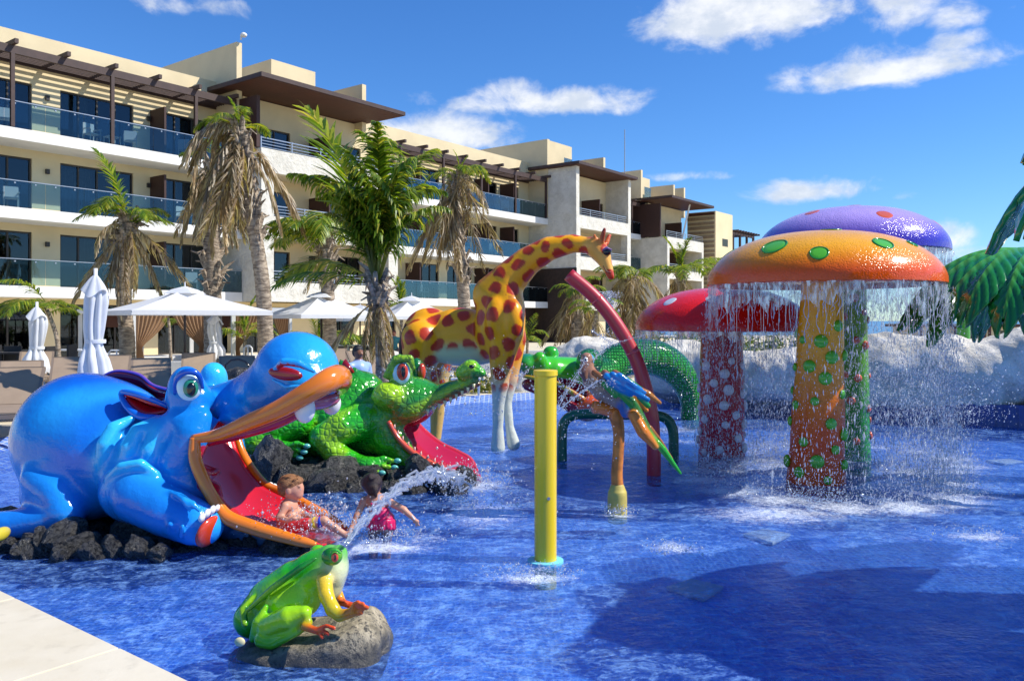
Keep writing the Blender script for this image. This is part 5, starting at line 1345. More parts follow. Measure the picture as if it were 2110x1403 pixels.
# ---- moulded palm trees
def leaf_mat():
    m, t, out = mat('moulded_green_leaf')
    at = t.new('ShaderNodeAttribute', _attribute_name='paint').outputs[0]; tc = t.new('ShaderNodeTexCoord').outputs['Object']
    b = t.new('ShaderNodeBsdfPrincipled', Base__Color=at, Roughness=.16); b.inputs['Coat Weight'].default_value = .5
    bn = t.new('ShaderNodeBump', Height=t.noise(tc, 12, 3), Strength=.25); bn.inputs['Distance'].default_value = .02
    t.l.new(bn.outputs[0], b.inputs['Normal']); t.l.new(b.outputs[0], out.inputs[0]); return m
M_FLEAF = leaf_mat()
def fake_leaf(parent, c, az, L, W, el=25, droop=1.0, name='leaf'):
    """thick moulded frond: arched midrib, swept ribs with a scalloped edge"""
    a = R(az); d = Vector((math.cos(a), math.sin(a), 0)); side = Vector((-math.sin(a), math.cos(a), 0))
    n = 44; m = 8; V = []; Cc = []
    for i in range(n + 1):
        t = i / n; x = L * (t * .9 - .20 * t ** 3 * droop); z = L * (math.tan(R(el)) * t * .8 - .92 * droop * t ** 2.3)
        wprof = W * (math.sin(math.pi * min(1, t * .94 + .05)) ** .62) * (1 - .25 * t)
        for j in range(-m, m + 1):
            s = j / m; sc = .5 + .5 * math.cos(2 * math.pi * (t * 13 - abs(s) * 1.15))
            w_ = wprof * s * (1 - .16 * (1 - sc) * abs(s))
            zz = z - abs(s) ** 1.5 * W * .55 - .030 * (1 - sc) * (abs(s) > .08) + (.03 if j == 0 else 0)
            V.append(c + d * (x + abs(s) * W * .28) + side * w_ + Vector((0, 0, zz)))
            base = Vector((.006, .12, .022)); hi = Vector((.03, .34, .03)); rib = Vector((.10, .42, .03))
            col = base.lerp(hi, sc * .55); 
            if j == 0: col = rib
            Cc.append(col)
    k = 2 * m + 1; mb = MB(); mb.v = [tuple(v) for v in V]; mb.f = [(i * k + j, i * k + j + 1, (i + 1) * k + j + 1, (i + 1) * k + j) for i in range(n) for j in range(k - 1)]
    me = mb.mesh(name, True); at = me.color_attributes.new('paint', 'FLOAT_COLOR', 'POINT')
    buf = np.ones((len(V), 4), np.float32); buf[:, :3] = np.array([tuple(x) for x in Cc]); at.data.foreach_set('color', buf.ravel())
    o = part(name, me, M_FLEAF, parent); sm_ = o.modifiers.new('thick', 'SOLIDIFY'); sm_.thickness = .035; sm_.offset = 0
    return o
def fake_palm(label, x, y, h, leaves, lean=(0, 0)):
    t = thing('moulded_palm', label, 'artificial palm', 'artificial palms in the pool', loc=(x, y, 0))
    mb = MB(); rows = []
    pr = [(.17 + .03 * (k % 2) - .05 * k / 24, -.3 + (h + .3) * k / 24) for k in range(25)]
    part('trunk', MB().lathe(pr, (0, 0, 0), 24), simple('brown_trunk_paint_%d' % int(x * 10), (.16, .07, .03), .4, var=.2), t, smooth=True)
    for (az, L, W, el, dr) in leaves: fake_leaf(t, Vector((0, 0, h - .05)), az, L, W, el, dr)
    return t
fake_palm('artificial palm with glossy dark green drooping leaves over the white rocks at right', 5.85, 9.0, 2.50, [(180 + o_, L_ * 1.10, .33, e_, dr_) for o_, L_, e_, dr_ in ((-22, 1.25, 9, .60), (-4, 1.72, 14, .58), (17, 1.75, 10, .60), (42, 1.6, 10, .58), (-14, 1.5, 12, .56), (6, 1.72, 12, .56), (28, 1.6, 12, .55), (58, 1.6, 14, .6), (95, 1.6, 20, .8), (140, 1.6, 20, .8), (180, 1.6, 20, .8), (-80, 1.2, 10, .8), (-115, 1.4, 16, .8))])
fake_palm('nearer artificial palm whose dark green leaf tip hangs in at the upper right corner', 4.72, 4.85, 3.05, [(178 + k * 40 + 6 * (k % 2), 2.0, .50, 22, .62 + .1 * (k % 2)) for k in range(9)] + [(k * 60 + 20, 1.7, .5, 38, .6) for k in range(6)])
# the leafy green top peeping over the palm
gm = thing('leafy_green_dome', 'plain bright green rounded top showing between the orange mushroom and the artificial palm', 'dome', loc=(7.2, 17.0, 0))
gx = (1985 - CX) / F * 17; part('dome', MB().lathe([(.80 * math.cos(a) ** .7 + .002, 2.55 + .38 * math.sin(a)) for a in np.linspace(0, math.pi / 2, 12)], (gx - 7.2, 0, 0), 40), gloss('bright_green', (.03, .40, .015)), gm, smooth=True)
part('stem', MB().lathe([(.14, -.3), (.12, 2.6)], (gx - 7.2, 0, 0), 20), gloss('bright_green_stem', (.03, .30, .015)), gm, smooth=True)
# ================================================================== people
def skin_mat(name, rough=.5):
    m, t, out = mat(name)
    at = t.new('ShaderNodeAttribute', _attribute_name='paint').outputs[0]; tc = t.new('ShaderNodeTexCoord').outputs['Object']
    b = t.new('ShaderNodeBsdfPrincipled', Base__Color=at, Roughness=rough)
    b.inputs['Subsurface Weight'].default_value = .05; b.inputs['Subsurface Radius'].default_value = (.02, .008, .004)
    bn = t.new('ShaderNodeBump', Height=t.noise(tc, 60, 3), Strength=.15); bn.inputs['Distance'].default_value = .004
    t.l.new(bn.outputs[0], b.inputs['Normal']); t.l.new(b.outputs[0], out.inputs[0]); return m
M_SKIN = skin_mat('wet_skin')
SK = (.62, .30, .19); SKD = (.50, .22, .13)
def helper(S):
    def e(px, py, D, rx, ry, rz, col=SK, k=.015, M=None, op='u'): S.ell(q3(px, py, D), (rx * U(D), ry * U(D), rz * U(D)), col, k, M, op)
    def ch(pts, rads, col=SK, k=.012, op='u'): S.chain([q3(*p) for p in pts], [r * U(p[2]) for p, r in zip(pts, rads)], col, k, op)
    return e, ch
def fingers(ch, w, dirs, r, D, col=SK):
    for (dx, dy) in dirs: ch([(w[0], w[1], D), (w[0] + dx * .6, w[1] + dy * .55, D), (w[0] + dx, w[1] + dy, D)], [r * 1.1, r, r * .75], col, .004)
# --- toddler at the foot of the red slide
tod = thing('person', 'bare chested toddler with short fair hair sitting at the end of the hippo slide', 'toddler', loc=tuple(P(610, 1095, 6.5)))
def build_toddler():
    S = Sculpt(.0058); e, ch = helper(S); D = 6.46
    e(601, 1003, D, 23, 22, 24); e(610, 1010, D, 15, 16, 16); e(612, 1019, D, 12, 13, 9)                 # skull, face, jaw
    e(622, 1009, D, 3, 3, 3.5); e(618, 1004, D, 6, 12, 4)                                                 # nose, brow
    e(619, 1017, D, 4, 6, 2.5, (.62, .22, .17)); e(593, 1013, D - .085, 5, 2.5, 7)                        # mouth, ear
    e(595, 1013, D + .085, 5, 2.5, 7); e(616, 1003, D - .05, 2.8, 2.6, 2.0, (.04, .02, .02), .003); e(613, 999, D - .055, 3.2, 2, 1.0, (.22, .10, .04), .003)
    ch([(602, 1024, D), (597, 1038, D)], [10, 12])
    ch([(595, 1046, D), (594, 1064, D), (592, 1080, D)], [19, 20, 22], SK, .03); ch([(590, 1042, D - .085), (598, 1042, D + .07)], [9, 9], SK, .03)
    e(604, 1070, D - .02, 16, 22, 16, SK, .03)
    # near arm bent with its hand on the belly, far arm forward
    ch([(588, 1043, D - .10), (576, 1066, D - .14)], [9, 7.5]); ch([(576, 1066, D - .14), (592, 1072, D - .19), (604, 1068, D - .20)], [7.5, 6.2, 4.8])
    e(608, 1068, D - .2, 5.5, 4.5, 4); fingers(ch, (610, 1068), ((8, -3), (9, -.5), (8.5, 2), (7, 4)), 1.5, D - .2); fingers(ch, (607, 1066), ((4, -6),), 1.6, D - .2)
    ch([(604, 1044, D + .08), (622, 1058, D + .08), (640, 1062, D + .03)], [8.5, 7, 5]); e(644, 1063, D + .03, 5, 4, 4)
    fingers(ch, (645, 1063), ((8, -2), (8.5, 1), (8, 3.5), (6, 5)), 1.5, D + .03); fingers(ch, (643, 1060), ((3, -6),), 1.6, D + .03)
    # thighs and shins stretched down the slide
    for dz in (-.09, .08):
        ch([(600, 1084, D + dz), (636, 1080, D + dz * 1.3), (668, 1072, D + dz * 1.4)], [14, 12, 9.5], SK, .02); ch([(668, 1072, D + dz * 1.4), (694, 1090, D + dz * 1.3), (712, 1102, D + dz * 1.3)], [9, 8, 6], SK, .01); ch([(712, 1102, D + dz * 1.3), (722, 1096, D + dz * 1.3)], [6, 4.5])
    def pf(V, N, C):
        return mixc(C, sstep(vnoise(V, 30, 4), .2, 1) * .25, (.66, .25, .18))
    S.build('body', tod, M_SKIN, pf, blend=.006)
    S = Sculpt(.006); e, ch = helper(S); H1 = (.30, .13, .045)
    e(597, 997, D, 25, 23.5, 21, H1); e(588, 1008, D, 15, 22, 15, H1); e(612, 990, D, 13, 18, 8, H1)
    e(606, 1024, D - .02, 20, 24, 13, H1, .012, None, 's'); e(619, 1012, D, 13, 24, 16, H1, .012, None, 's')
    for i in range(60):
        a = i * 2.4; x = 597 + 17 * math.cos(a) * (.3 + .013 * i); y = 981 + (i % 7) * 3.4; ch([(x, y + 2, D - .075 * math.sin(a)), (x + 4, y - 3 + (i % 3) * 2, D - .09 * math.sin(a))], [2.4, 1.0], H1, .003)
    S.build('hair', tod, simple('fair_wet_hair', H1, .5, var=.4, vs=60, bump=.6, bs=120), None)
    S = Sculpt(.0062); e, ch = helper(S); a1, a2, a3 = (.60, .03, .04), (.75, .55, .03), (.01, .06, .55)
    for dz in (-.09, .08): ch([(602, 1085, D + dz), (632, 1081, D + dz * 1.3)], [16.5, 14.5], a1, .01); e(648, 1078, D + dz * 1.3, 9, 13, 13.5, a2, .01); e(660, 1075, D + dz * 1.35, 8, 12, 12, a3, .01)
    S.build('swim_shorts', tod, M_FIBSOFT, None, blend=.004)
build_toddler()
# --- girl bending over in the water
girl = thing('person', 'small girl in a pink ruffled swimsuit bending over in the shallow water, seen from behind', 'girl', loc=tuple(P(785, 1105, 6.7)))
def build_girl():
    S = Sculpt(.0058); e, ch = helper(S); D = 6.7
    e(767, 998, D + .06, 19, 19, 21); ch([(768, 1012, D + .05), (772, 1026, D + .02)], [8.5, 9])
    ch([(755, 1031, D + .01), (775, 1029, D), (797, 1033, D + .01)], [9, 12, 9], SKD, .02)
    ch([(775, 1034, D), (778, 1052, D), (784, 1068, D)], [20, 18, 21], SKD, .03, 'u'); e(786, 1077, D - .02, 26, 22, 18, SK, .03)
    ch([(750, 1031, D), (736, 1062, D - .05)], [8, 6.8], SK); ch([(736, 1062, D - .05), (724, 1088, D - .10)], [6.8, 4.8], SK); ch([(724, 1088, D - .1), (719, 1099, D - .12)], [5, 5])
    fingers(ch, (719, 1100), ((-4, 8), (-1, 9), (2, 9), (4, 8)), 1.5, D - .12); fingers(ch, (722, 1098), ((6, 5),), 1.6, D - .12)
    ch([(800, 1032, D), (832, 1050, D - .03)], [8, 6.8], SK); ch([(832, 1050, D - .03), (853, 1069, D - .06)], [6.8, 4.6]); e(858, 1074, D - .06, 6, 4, 5, SK, .008)
    fingers(ch, (859, 1076), ((-3, 8), (0, 9), (4, 8), (6, 6)), 1.5, D - .06); fingers(ch, (856, 1072), ((-5, 5),), 1.6, D - .06)
    for s_, x in ((-1, 772), (1, 799)): ch([(x, 1082, D - .01), (x - 2, 1106, D + .04), (x - 3, 1150, D + .03), (x - 3, 1180, D + .05)], [14, 11, 9, 6.5], SK, .015)
    S.build('body', girl, M_SKIN, None, blend=.008)
    S = Sculpt(.006); e, ch = helper(S); H = (.028, .014, .010)
    e(766, 994, D + .03, 22, 21, 21, H); e(768, 1008, D - .01, 14, 14, 13, H); e(764, 983, D - .02, 10, 12, 9, H, .01); ch([(772, 1008, D - .05), (775, 1022, D - .06)], [7, 3], H)
    e(752, 1004, D + .1, 8, 12, 14, H, .004, None, 's')
    S.build('hair', girl, simple('dark_wet_hair', H, .35, var=.4, vs=60, bump=.6, bs=110), None)
    S = Sculpt(.006); e, ch = helper(S); K = (.80, .02, .13); K2 = (.62, .008, .09)
    e(786, 1066, D - .01, 27, 24, 14, K, .02); e(782, 1053, D, 21, 21, 14, K, .02); e(778, 1040, D + .04, 19, 18, 10, K, .02)
    for j in range(22):
        a = j / 22 * 2 * math.pi; x = 786 + 25 * math.cos(a); z = D - .02 + .10 * math.sin(a); ch([(x, 1074, z), (x + 2 * math.cos(a), 1087 + (j % 2) * 2, z)], [5.5, 4.2], K if j % 2 else K2, .006)
    ch([(755, 1034, D + .07), (762, 1018, D + .0), (770, 1014, D - .035), (780, 1018, D + .0)], [2.4, 2.6, 3.2, 2.4], K, .004)
    ch([(765, 1038, D - .075), (778, 1041, D - .085), (792, 1038, D - .075)], [2.6, 3, 2.6], K, .004)
    S.build('swimsuit', girl, M_FIBSOFT, None, blend=.004)
    part('bracelet', MB().tube([P(849, 1062, D - .085), P(854, 1069, D - .10), P(851, 1072, D - .03)], .006, 6), M_TOOTH, girl, world=True)
build_girl()
# --- adults far behind
def adult(label, px, ytop, D, shirt, trousers, hair, skin, yaw=0.0, sit=False):
    X = (px - CX) / F * D; z0 = DZ + (-.42 if sit else 0)
    t = thing('person', label, 'man' if sit else 'person', loc=(X, D, z0 if not sit else DZ))
    top = P(px, ytop, D).z; H = top - z0; k = H / 1.72; S = Sculpt(.014)
    g = lambda x, y, z: np.array((X + (x * math.cos(yaw) - y * math.sin(yaw)) * k, D + (x * math.sin(yaw) + y * math.cos(yaw)) * k, z0 + z * k))
    S.ell(g(0, 0, 1.60), (.078 * k, .095 * k, .115 * k), skin, .02); S.ell(g(0, -.09, 1.57), (.02, .025, .03), skin, .02); S.ell(g(.08, 0, 1.59), (.014, .025, .03), skin, .01); S.ell(g(-.08, 0, 1.59), (.014, .025, .03), skin, .01)
    S.chain([g(0, 0, 1.50), g(0, 0, 1.40)], [.055 * k, .065 * k], skin, .03)
    S.chain([g(-.17, 0, 1.36), g(.17, 0, 1.36)], .075 * k, shirt, .05); S.chain([g(0, 0, 1.30), g(0, 0, 1.0)], [.17 * k, .15 * k], shirt, .06)
    for sx in (-1, 1):
        S.chain([g(sx * .21, 0, 1.36), g(sx * .25, -.02, 1.12)], [.065 * k, .055 * k], shirt, .03); S.chain([g(sx * .25, -.02, 1.12), g(sx * .22, -.16, .93)], [.045 * k, .035 * k], skin, .02); S.ell(g(sx * .21, -.19, .90), (.04, .03, .05), skin, .02)
        for q in range(4): S.chain([g(sx * (.19 + .014 * q), -.20, .89), g(sx * (.18 + .015 * q), -.23, .83)], [.011, .009], skin, .006)
        S.chain([g(sx * .10, 0, .92), g(sx * .11, -.02, .50)], [.10 * k, .07 * k], trousers, .04); S.chain([g(sx * .11, -.02, .50), g(sx * .11, 0, .08)], [.062 * k, .045 * k], trousers, .02); S.chain([g(sx * .11, .02, .04), g(sx * .12, -.14, .03)], [.045 * k, .035 * k], (.05, .04, .04), .02)
    S.build('body', t, M_FIBSOFT, None, blend=.01)
    S = Sculpt(.014); S.ell(g(0, .02, 1.65), (.092 * k, .105 * k, .085 * k), hair, .02); S.ell(g(0, .05, 1.60), (.085 * k, .07 * k, .09 * k), hair, .02)
    S.build('hair', t, simple('black_hair', hair, .5, var=.3, vs=40, bump=.5, bs=80), None); return t
adult('man with black hair and light blue shirt standing behind the green crocodile', 739, 712, 13.6, (.32, .46, .72), (.10, .11, .16), (.006, .005, .005), (.24, .10, .05), .9, sit=True)
adult('distant person in a teal shirt on the deck left of the giraffe', 812, 681, 27, (.02, .17, .21), (.05, .06, .08), (.10, .02, .015), (.42, .16, .10), .2)
# ================================================================== deck furniture, parasols, cabanas
M_CAN = simple('white_canvas', (.80, .81, .82), .85, var=.03, trans=.25, bump=.1, bs=8)
M_POLE = simple('dark_bronze_pole', (.03, .02, .018), .4)
M_WPOLE = simple('white_pole', (.72, .72, .70), .4)
def fold_mat(): return M_CAN
def open_parasol(label, px, yap, yrim, D, w, rot):
    X = (px - CX) / F * D; t = thing('parasol', label, 'parasol', 'open white parasols by the pool', loc=(X, D, DZ), rz=R(rot))
    za = P(px, yap, D).z - DZ; zr = P(px, yrim, D).z - DZ; h = w / 2; n = 10
    # four sagging panels
    for q in range(4):
        a = math.pi / 2 * q; rows = []
        for i in range(n + 1):
            f = i / n; r_ = []
            for j in range(n + 1):
                s = -1 + 2 * j / n; x = h * f; y = h * f * s; z = zr + (za - zr) * (1 - f) ** 1.12 - .05 * math.sin(math.pi * f) * (1 - s * s)
                r_.append(Vector((x * math.cos(a) - y * math.sin(a), x * math.sin(a) + y * math.cos(a), z)))
            rows.append(r_)
        o = part('canopy', MB().grid(rows), M_CAN, t, smooth=True)
        vl = []
        for zz in (0, -.10): vl.append([Vector((h * math.cos(a) - h * s * math.sin(a), h * math.sin(a) + h * s * math.cos(a), zr + zz)) for s in np.linspace(-1, 1, 9)])
        part('valance', MB().grid(vl), M_CAN, o)
        part('rib', MB().bar((0, 0, za - .12), (h * 1.0 * math.sqrt(2) * math.cos(a + math.pi / 4), h * math.sqrt(2) * math.sin(a + math.pi / 4), zr - .03), .03), M_WPOLE, t)
    part('pole', MB().tube([(0, 0, 0), (0, 0, za - .02)], .03, 12), M_POLE, t, smooth=True)
    cp = MB().lathe([(.48, za - .10), (.30, za - .01), (.05, za + .06), (.001, za + .065)], n=4); part('top_vent', cp, M_CAN, t)
    part('finial', MB().tube([(0, 0, za + .05), (0, 0, za + .17)], [.02, .012], 8), M_WPOLE, t)
    return t
open_parasol('large open white parasol in front of the brown cabana curtains, nearest of the open ones', 381, 596, 641, 19.0, 3.0, 38)
open_parasol('open white parasol between two palm trunks above the hippo nose', 662, 606, 649, 23.0, 2.35, 40)
open_parasol('open white parasol just left of the giraffe rump, furthest of the open ones', 848, 614, 652, 26.0, 2.15, 30)
open_parasol('white parasol partly hidden behind its neighbour by the thick palm trunk', 742, 632, 656, 30.0, 1.9, 30)
def closed_parasol(label, px, ytop, ybot, D, r, seed):
    X = (px - CX) / F * D; t = thing('closed_parasol', label, 'parasol', 'closed white parasols by the pool', loc=(X, D, DZ))
    rnd = random.Random(seed); zt = P(px, ytop, D).z - DZ; zb = P(px, ybot, D).z - DZ; n = 64; m = 34; rows = []
    ph = [rnd.uniform(0, 6.28) for _ in range(5)]
    for i in range(m + 1):
        f = i / m; z = zt - .16 + (zb - zt + .16) * f
        env = np.interp(f, (0, .05, .12, .22, .5, .62, .66, .8, .94, 1.0), (.18, .40, .62, .72, .66, .60, .62, 1.0, 1.08, .95)) * r; row = []
        for k in range(n):
            a = 2 * math.pi * k / n
            fold = abs(math.sin(a * 4 + ph[0] + .7 * math.sin(f * 5))) ** .8
            rr = env * (.55 + .45 * fold + .10 * math.sin(a * 2 + ph[1] + f * 7)); dz = (.28 * r / .2) * (fold - .5) * max(0, f - .75) * 3.2 * (.6 + .4 * math.sin(a + ph[2]))
            row.append(Vector((rr * math.cos(a) + .03 * math.sin(f * 5 + ph[3]), rr * math.sin(a), z - dz * .45)))
        rows.append(row)
    o = part('folded_canopy', MB().grid(rows, close_u=True), M_CAN, t, smooth=True)
    hood = []
    for i in range(7):
        f = i / 6; hood.append([Vector(((r * (.10 + .72 * f ** .8) * (.85 + .22 * abs(math.sin(3 * a + ph[4])))) * math.cos(a), (r * (.10 + .72 * f ** .8) * (.85 + .22 * abs(math.sin(3 * a + ph[4])))) * math.sin(a), zt - .10 - (zt - zb) * .17 * f - .06 * f * math.sin(3 * a))) for a in np.linspace(0, 2 * math.pi, 36, endpoint=False)])
    part('hood', MB().grid(hood, close_u=True), M_CAN, o, smooth=True)
    zs = zt - .16 + (zb - zt + .16) * .62; part('tie_strap', MB().lathe([(r * .60, zs - .03), (r * .62, zs), (r * .60, zs + .03)], n=24), M_CAN, o, smooth=True)
    part('pole', MB().tube([(0, 0, 0), (0, 0, zt)], .028, 10), M_WPOLE, t, smooth=True); part('base', MB().lathe([(.32, 0), (.32, .06), (.05, .09)], n=24, close=True), simple('grey_base', (.3, .3, .3), .6), t)
closed_parasol('tall closed white parasol, nearest of the folded ones, left of the ringed palm trunk', 197, 553, 782, 12.5, .235, 1)
closed_parasol('closed white parasol at far left in front of the small leaning palm', 76, 622, 765, 17.0, .235, 2)
closed_parasol('closed white parasol between the two brown curtained cabanas', 443, 640, 738, 21.0, .235, 3)
# --- cabanas
def fab_mat():
    m, t, out = mat('brown_curtain_fabric'); tc = t.new('ShaderNodeTexCoord').outputs['Object']
    c = t.mix(t.noise(tc, 3, 4), (.36, .22, .125), (.50, .32, .19)); d = t.new('ShaderNodeBsdfDiffuse', Color=c); tr = t.new('ShaderNodeBsdfTranslucent', Color=c)
    mx = t.new('ShaderNodeMixShader', i0=.3, i1=d, i2=tr); t.l.new(mx.outputs[0], out.inputs[0]); return m
M_FAB = fab_mat()
def curtain(parent, x0, x1, xt, y, z0, z1, side):
    """hung from x0..x1 at the top, gathered at xt by a tie, falling free below"""
    rows = []; n = 40; m = 22
    for i in range(m + 1):
        f = i / m; z = z1 + (z0 - z1) * f
        g = np.interp(f, (0, .55, .62, 1.0), (0, .92, 1.0, .88)) ** 1.6 if f < .62 else np.interp(f, (.62, 1), (1.0, .84))
        a = x0 * (1 - g) + (xt - .08) * g; b = x1 * (1 - g) + (xt + .10) * g
        rows.append([Vector((a + (b - a) * k / n, y + .05 * math.sin(k * 1.25 + .3 * math.sin(f * 6)) * (1 - .4 * g), z - .10 * (1 - g) * f * 0)) for k in range(n + 1)])
    return part('curtain', MB().grid(rows), M_FAB, parent, smooth=True)
def cabana(label, px, D, w, dep, ytop, sides):
    X = (px - CX) / F * D; t = thing('cabana', label, 'cabana', 'curtained cabanas by the hotel', loc=(X, D, DZ), rz=R(35)); zt = P(px, ytop, D).z - DZ
    for sx in (-1, 1):
        for sy in (0, 1): part('post', MB().box(sx * w / 2 - .06, sx * w / 2 + .06, sy * dep - .06, sy * dep + .06, 0, zt), M_WHITE, t)
    part('roof', MB().box(-w / 2 - .1, w / 2 + .1, -.1, dep + .1, zt, zt + .16), M_CAN, t); part('back_drape', MB().box(-w / 2 + .1, w / 2 - .1, dep - .05, dep - .02, zt - .5, zt - .02), simple('maroon_drape', (.08, .03, .02), .9) if 'maroon_drape' not in bpy.data.materials else bpy.data.materials['maroon_drape'], t)
    part('daybed', MB().box(-w * .42, w * .42, .3, dep - .2, .15, .42), M_WHITE, t, bevel=.03)
    for (a, b, c) in sides: curtain(t, a, b, c, -.03, .02, zt - .03, 0)
    return t
cabana('cabana with two tied brown curtains under the largest parasol', 352, 27.5, 2.3, 2.0, 640, [(-1.1, .0, -1.0), (.02, 1.1, 1.0)])
cabana('cabana with one brown curtain drawn aside beside the leaning dry palm', 540, 27.5, 1.9, 2.0, 644, [(-.90, -.02, -.86), (.35, .92, .86)])
cabana('cabana in shade behind the ringed palm trunk, left of the tied curtains', 238, 29.0, 1.7, 2.0, 646, [])
# --- loungers
M_SLING = simple('taupe_sling', (.30, .22, .15), .8, var=.08, vs=3); M_LFR = simple('taupe_frame', (.20, .15, .11), .5)
def make_lounger():
    t = thing('sun_lounger', 'x', 'sun lounger', 'taupe sun loungers along the pool')
    fr = MB(); 
    for sx in (-.33, .33): fr.bar((sx, -.95, .33), (sx, .95, .33), .05, .07)
    for y in (-.95, .30, .95): fr.bar((-.33, y, .33), (.33, y, .33), .05, .05)
    part('frame', fr, M_LFR, t)
    part('seat', MB().box(-.31, .31, -.94, .30, .37, .39), M_SLING, t)
    a = R(38); c, s = math.cos(a), math.sin(a); mb = MB(); y0, z0, L = .30, .38, .82
    for off in (0,): mb.add([Vector((x, y0 + c * l - s * o, z0 + s * l + c * o)) for x in (-.31, .31) for l in (0, L) for o in (0, .02)], [(0, 1, 3, 2), (4, 6, 7, 5), (0, 4, 5, 1), (2, 3, 7, 6), (0, 2, 6, 4), (1, 5, 7, 3)])
    b = part('backrest', mb, M_SLING, t)
    f2 = MB()
    for sx in (-.33, .33): f2.bar((sx, y0, z0), (sx, y0 + c * L, z0 + s * L), .045); 
    f2.bar((-.33, y0 + c * L, z0 + s * L), (.33, y0 + c * L, z0 + s * L), .045); part('back_frame', f2, M_LFR, b)
    for sx in (-.31, .31):
        for y in (-.85, .85): part('leg', MB().box(sx - .035, sx + .035, y - .035, y + .035, 0, .31), M_LFR, t)
    return t
L0 = make_lounger()
LS = [(12, 11.9, 20, 'front lounger at the far left edge, seat turned to the water'), (38, 14.0, 28, 'second lounger from the left edge with a dark bag mark on it'), (140, 15.5, 24, 'lounger behind the hippo back, left of the tall closed parasol'), (222, 16.2, 20, 'lounger just right of the tall closed parasol'),
      (312, 15.0, 24, 'lounger right of the ringed palm trunk above the maroon shield'), (408, 17.5, 20, 'lounger behind the hippo eyes'), (500, 16.0, 25, 'lounger under the black hooped bag'), (70, 18.5, 26, 'lounger in the second row behind the closed parasol'),
      (640, 18.0, 10, 'lounger hidden mostly by the hippo nose'), (770, 19.0, 30, 'lounger behind the man in the blue shirt'), (905, 22.5, 60, 'lounger seen under the giraffe belly'), (690, 20.5, 15, 'lounger between the palm trunks behind the hippo nose')]
for i, (px, D, rz, lb) in enumerate(LS):
    c = L0 if i == 0 else copy_tree(L0); c.location = ((px - CX) / F * D, D, DZ); c.rotation_euler = (0, 0, R(rz)); c['label'] = 'taupe ' + lb
# towel mark / bags
bag = thing('beach_bag', 'black bag with a tall hooped handle on a lounger behind the hippo', 'bag', loc=tuple(P(493, 778, 14.2)))
S = Sculpt(.02); S.ell(q3(493, 772, 14.2), (.24, .16, .13), (.01, .01, .012), .05); S.ell(q3(505, 780, 14.1), (.20, .16, .10), (.012, .012, .013), .05)
S.build('pouch', bag, rock_mat('black_sequins', (.004, .004, .005), (.05, .05, .05), .25), None, disp=lambda p: .012 * vnoise(p, 50, 3))
part('handle', MB().tube([P(x, y, 14.2) for x, y in ((462, 770), (464, 752), (476, 742), (492, 740), (506, 745), (516, 758), (519, 772))], .018, 8), M_BLACK, bag, smooth=True, world=True)
# dark tables in front of the ground floor, far left
M_WICK = simple('black_wicker', (.018, .016, .016), .6)
for i, (px, D, lb) in enumerate(((20, 23, 'dark dining table at the far left edge'), (70, 24.5, 'dark dining table behind the closed parasol'), (718, 30, 'dark dining table behind the hippo nose'), (765, 31, 'dark dining table beside the thick palm trunk'))):
    X = (px - CX) / F * D; t = thing('dining_table', lb, 'table', 'dark dining tables near the hotel', loc=(X, D, DZ))
    part('table_top', MB().box(-.5, .5, -.4, .4, .70, .74), M_WICK, t)
    for sx in (-.44, .44):
        for sy in (-.34, .34): part('leg', MB().box(sx - .03, sx + .03, sy - .03, sy + .03, 0, .70), M_WICK, t)
    for j, (dx, dy, rz) in enumerate(((-.85, -.1, 90), (.85, .1, -90), (0, -.8, 180))):
        c = thing('wicker_chair', 'black wicker chair %s of the %s' % (('left', 'right', 'in front')[j], lb.replace('dark ', '')), 'chair', 'black wicker chairs near the hotel', loc=(X + dx, D + dy, DZ), rz=R(rz))
        part('seat', MB().box(-.25, .25, -.25, .25, .38, .46), M_WICK, c); part('backrest', MB().box(-.25, .25, .2, .26, .46, .9), M_WICK, c)
        for sx in (-.22, .22):
            for sy in (-.22, .22): part('leg', MB().box(sx - .02, sx + .02, sy - .02, sy + .02, 0, .38), M_WICK, c)
def hoop_rail(px0, px1, ytop, D, lb):
    a, b = P(px0, ytop, D), P(px1, ytop, D); t = thing('handrail', lb, 'handrail', 'white handrails by the hotel terrace', loc=(a.x, D, DZ)); h = a.z - DZ; L = b.x - a.x
    part('rail', MB().tube([(0, 0, 0), (0, 0, h - .06), (.06, 0, h), (L - .06, 0, h), (L, 0, h - .06), (L, 0, 0)], .03, 8), M_WPOLE, t, smooth=True); part('post', MB().tube([(L * .5, 0, 0), (L * .5, 0, h)], .025, 8), M_WPOLE, t, smooth=True)
hoop_rail(116, 172, 721, 26, 'white handrail left of the tall closed parasol'); hoop_rail(225, 256, 722, 26.2, 'white handrail seen left of the ringed palm trunk'); hoop_rail(503, 519, 713, 25, 'small white handrail right of the second cabana'); hoop_rail(672, 762, 712, 27, 'long white handrail behind the hippo nose')
# low terrace wall with a blue band behind the loungers
tw = MB().box(-14, 1.0, 25.5, 25.8, DZ, DZ + .35); o = part('terrace_wall', tw, M_WHITE, None); tag(o, 'low white terrace wall behind the loungers', 'wall')
o = part('terrace_step', MB().box(-2, 10, 30.5, 30.9, DZ, DZ + .5), M_WHITE, None); tag(o, 'low white wall in front of the dark stone entrance', 'wall')
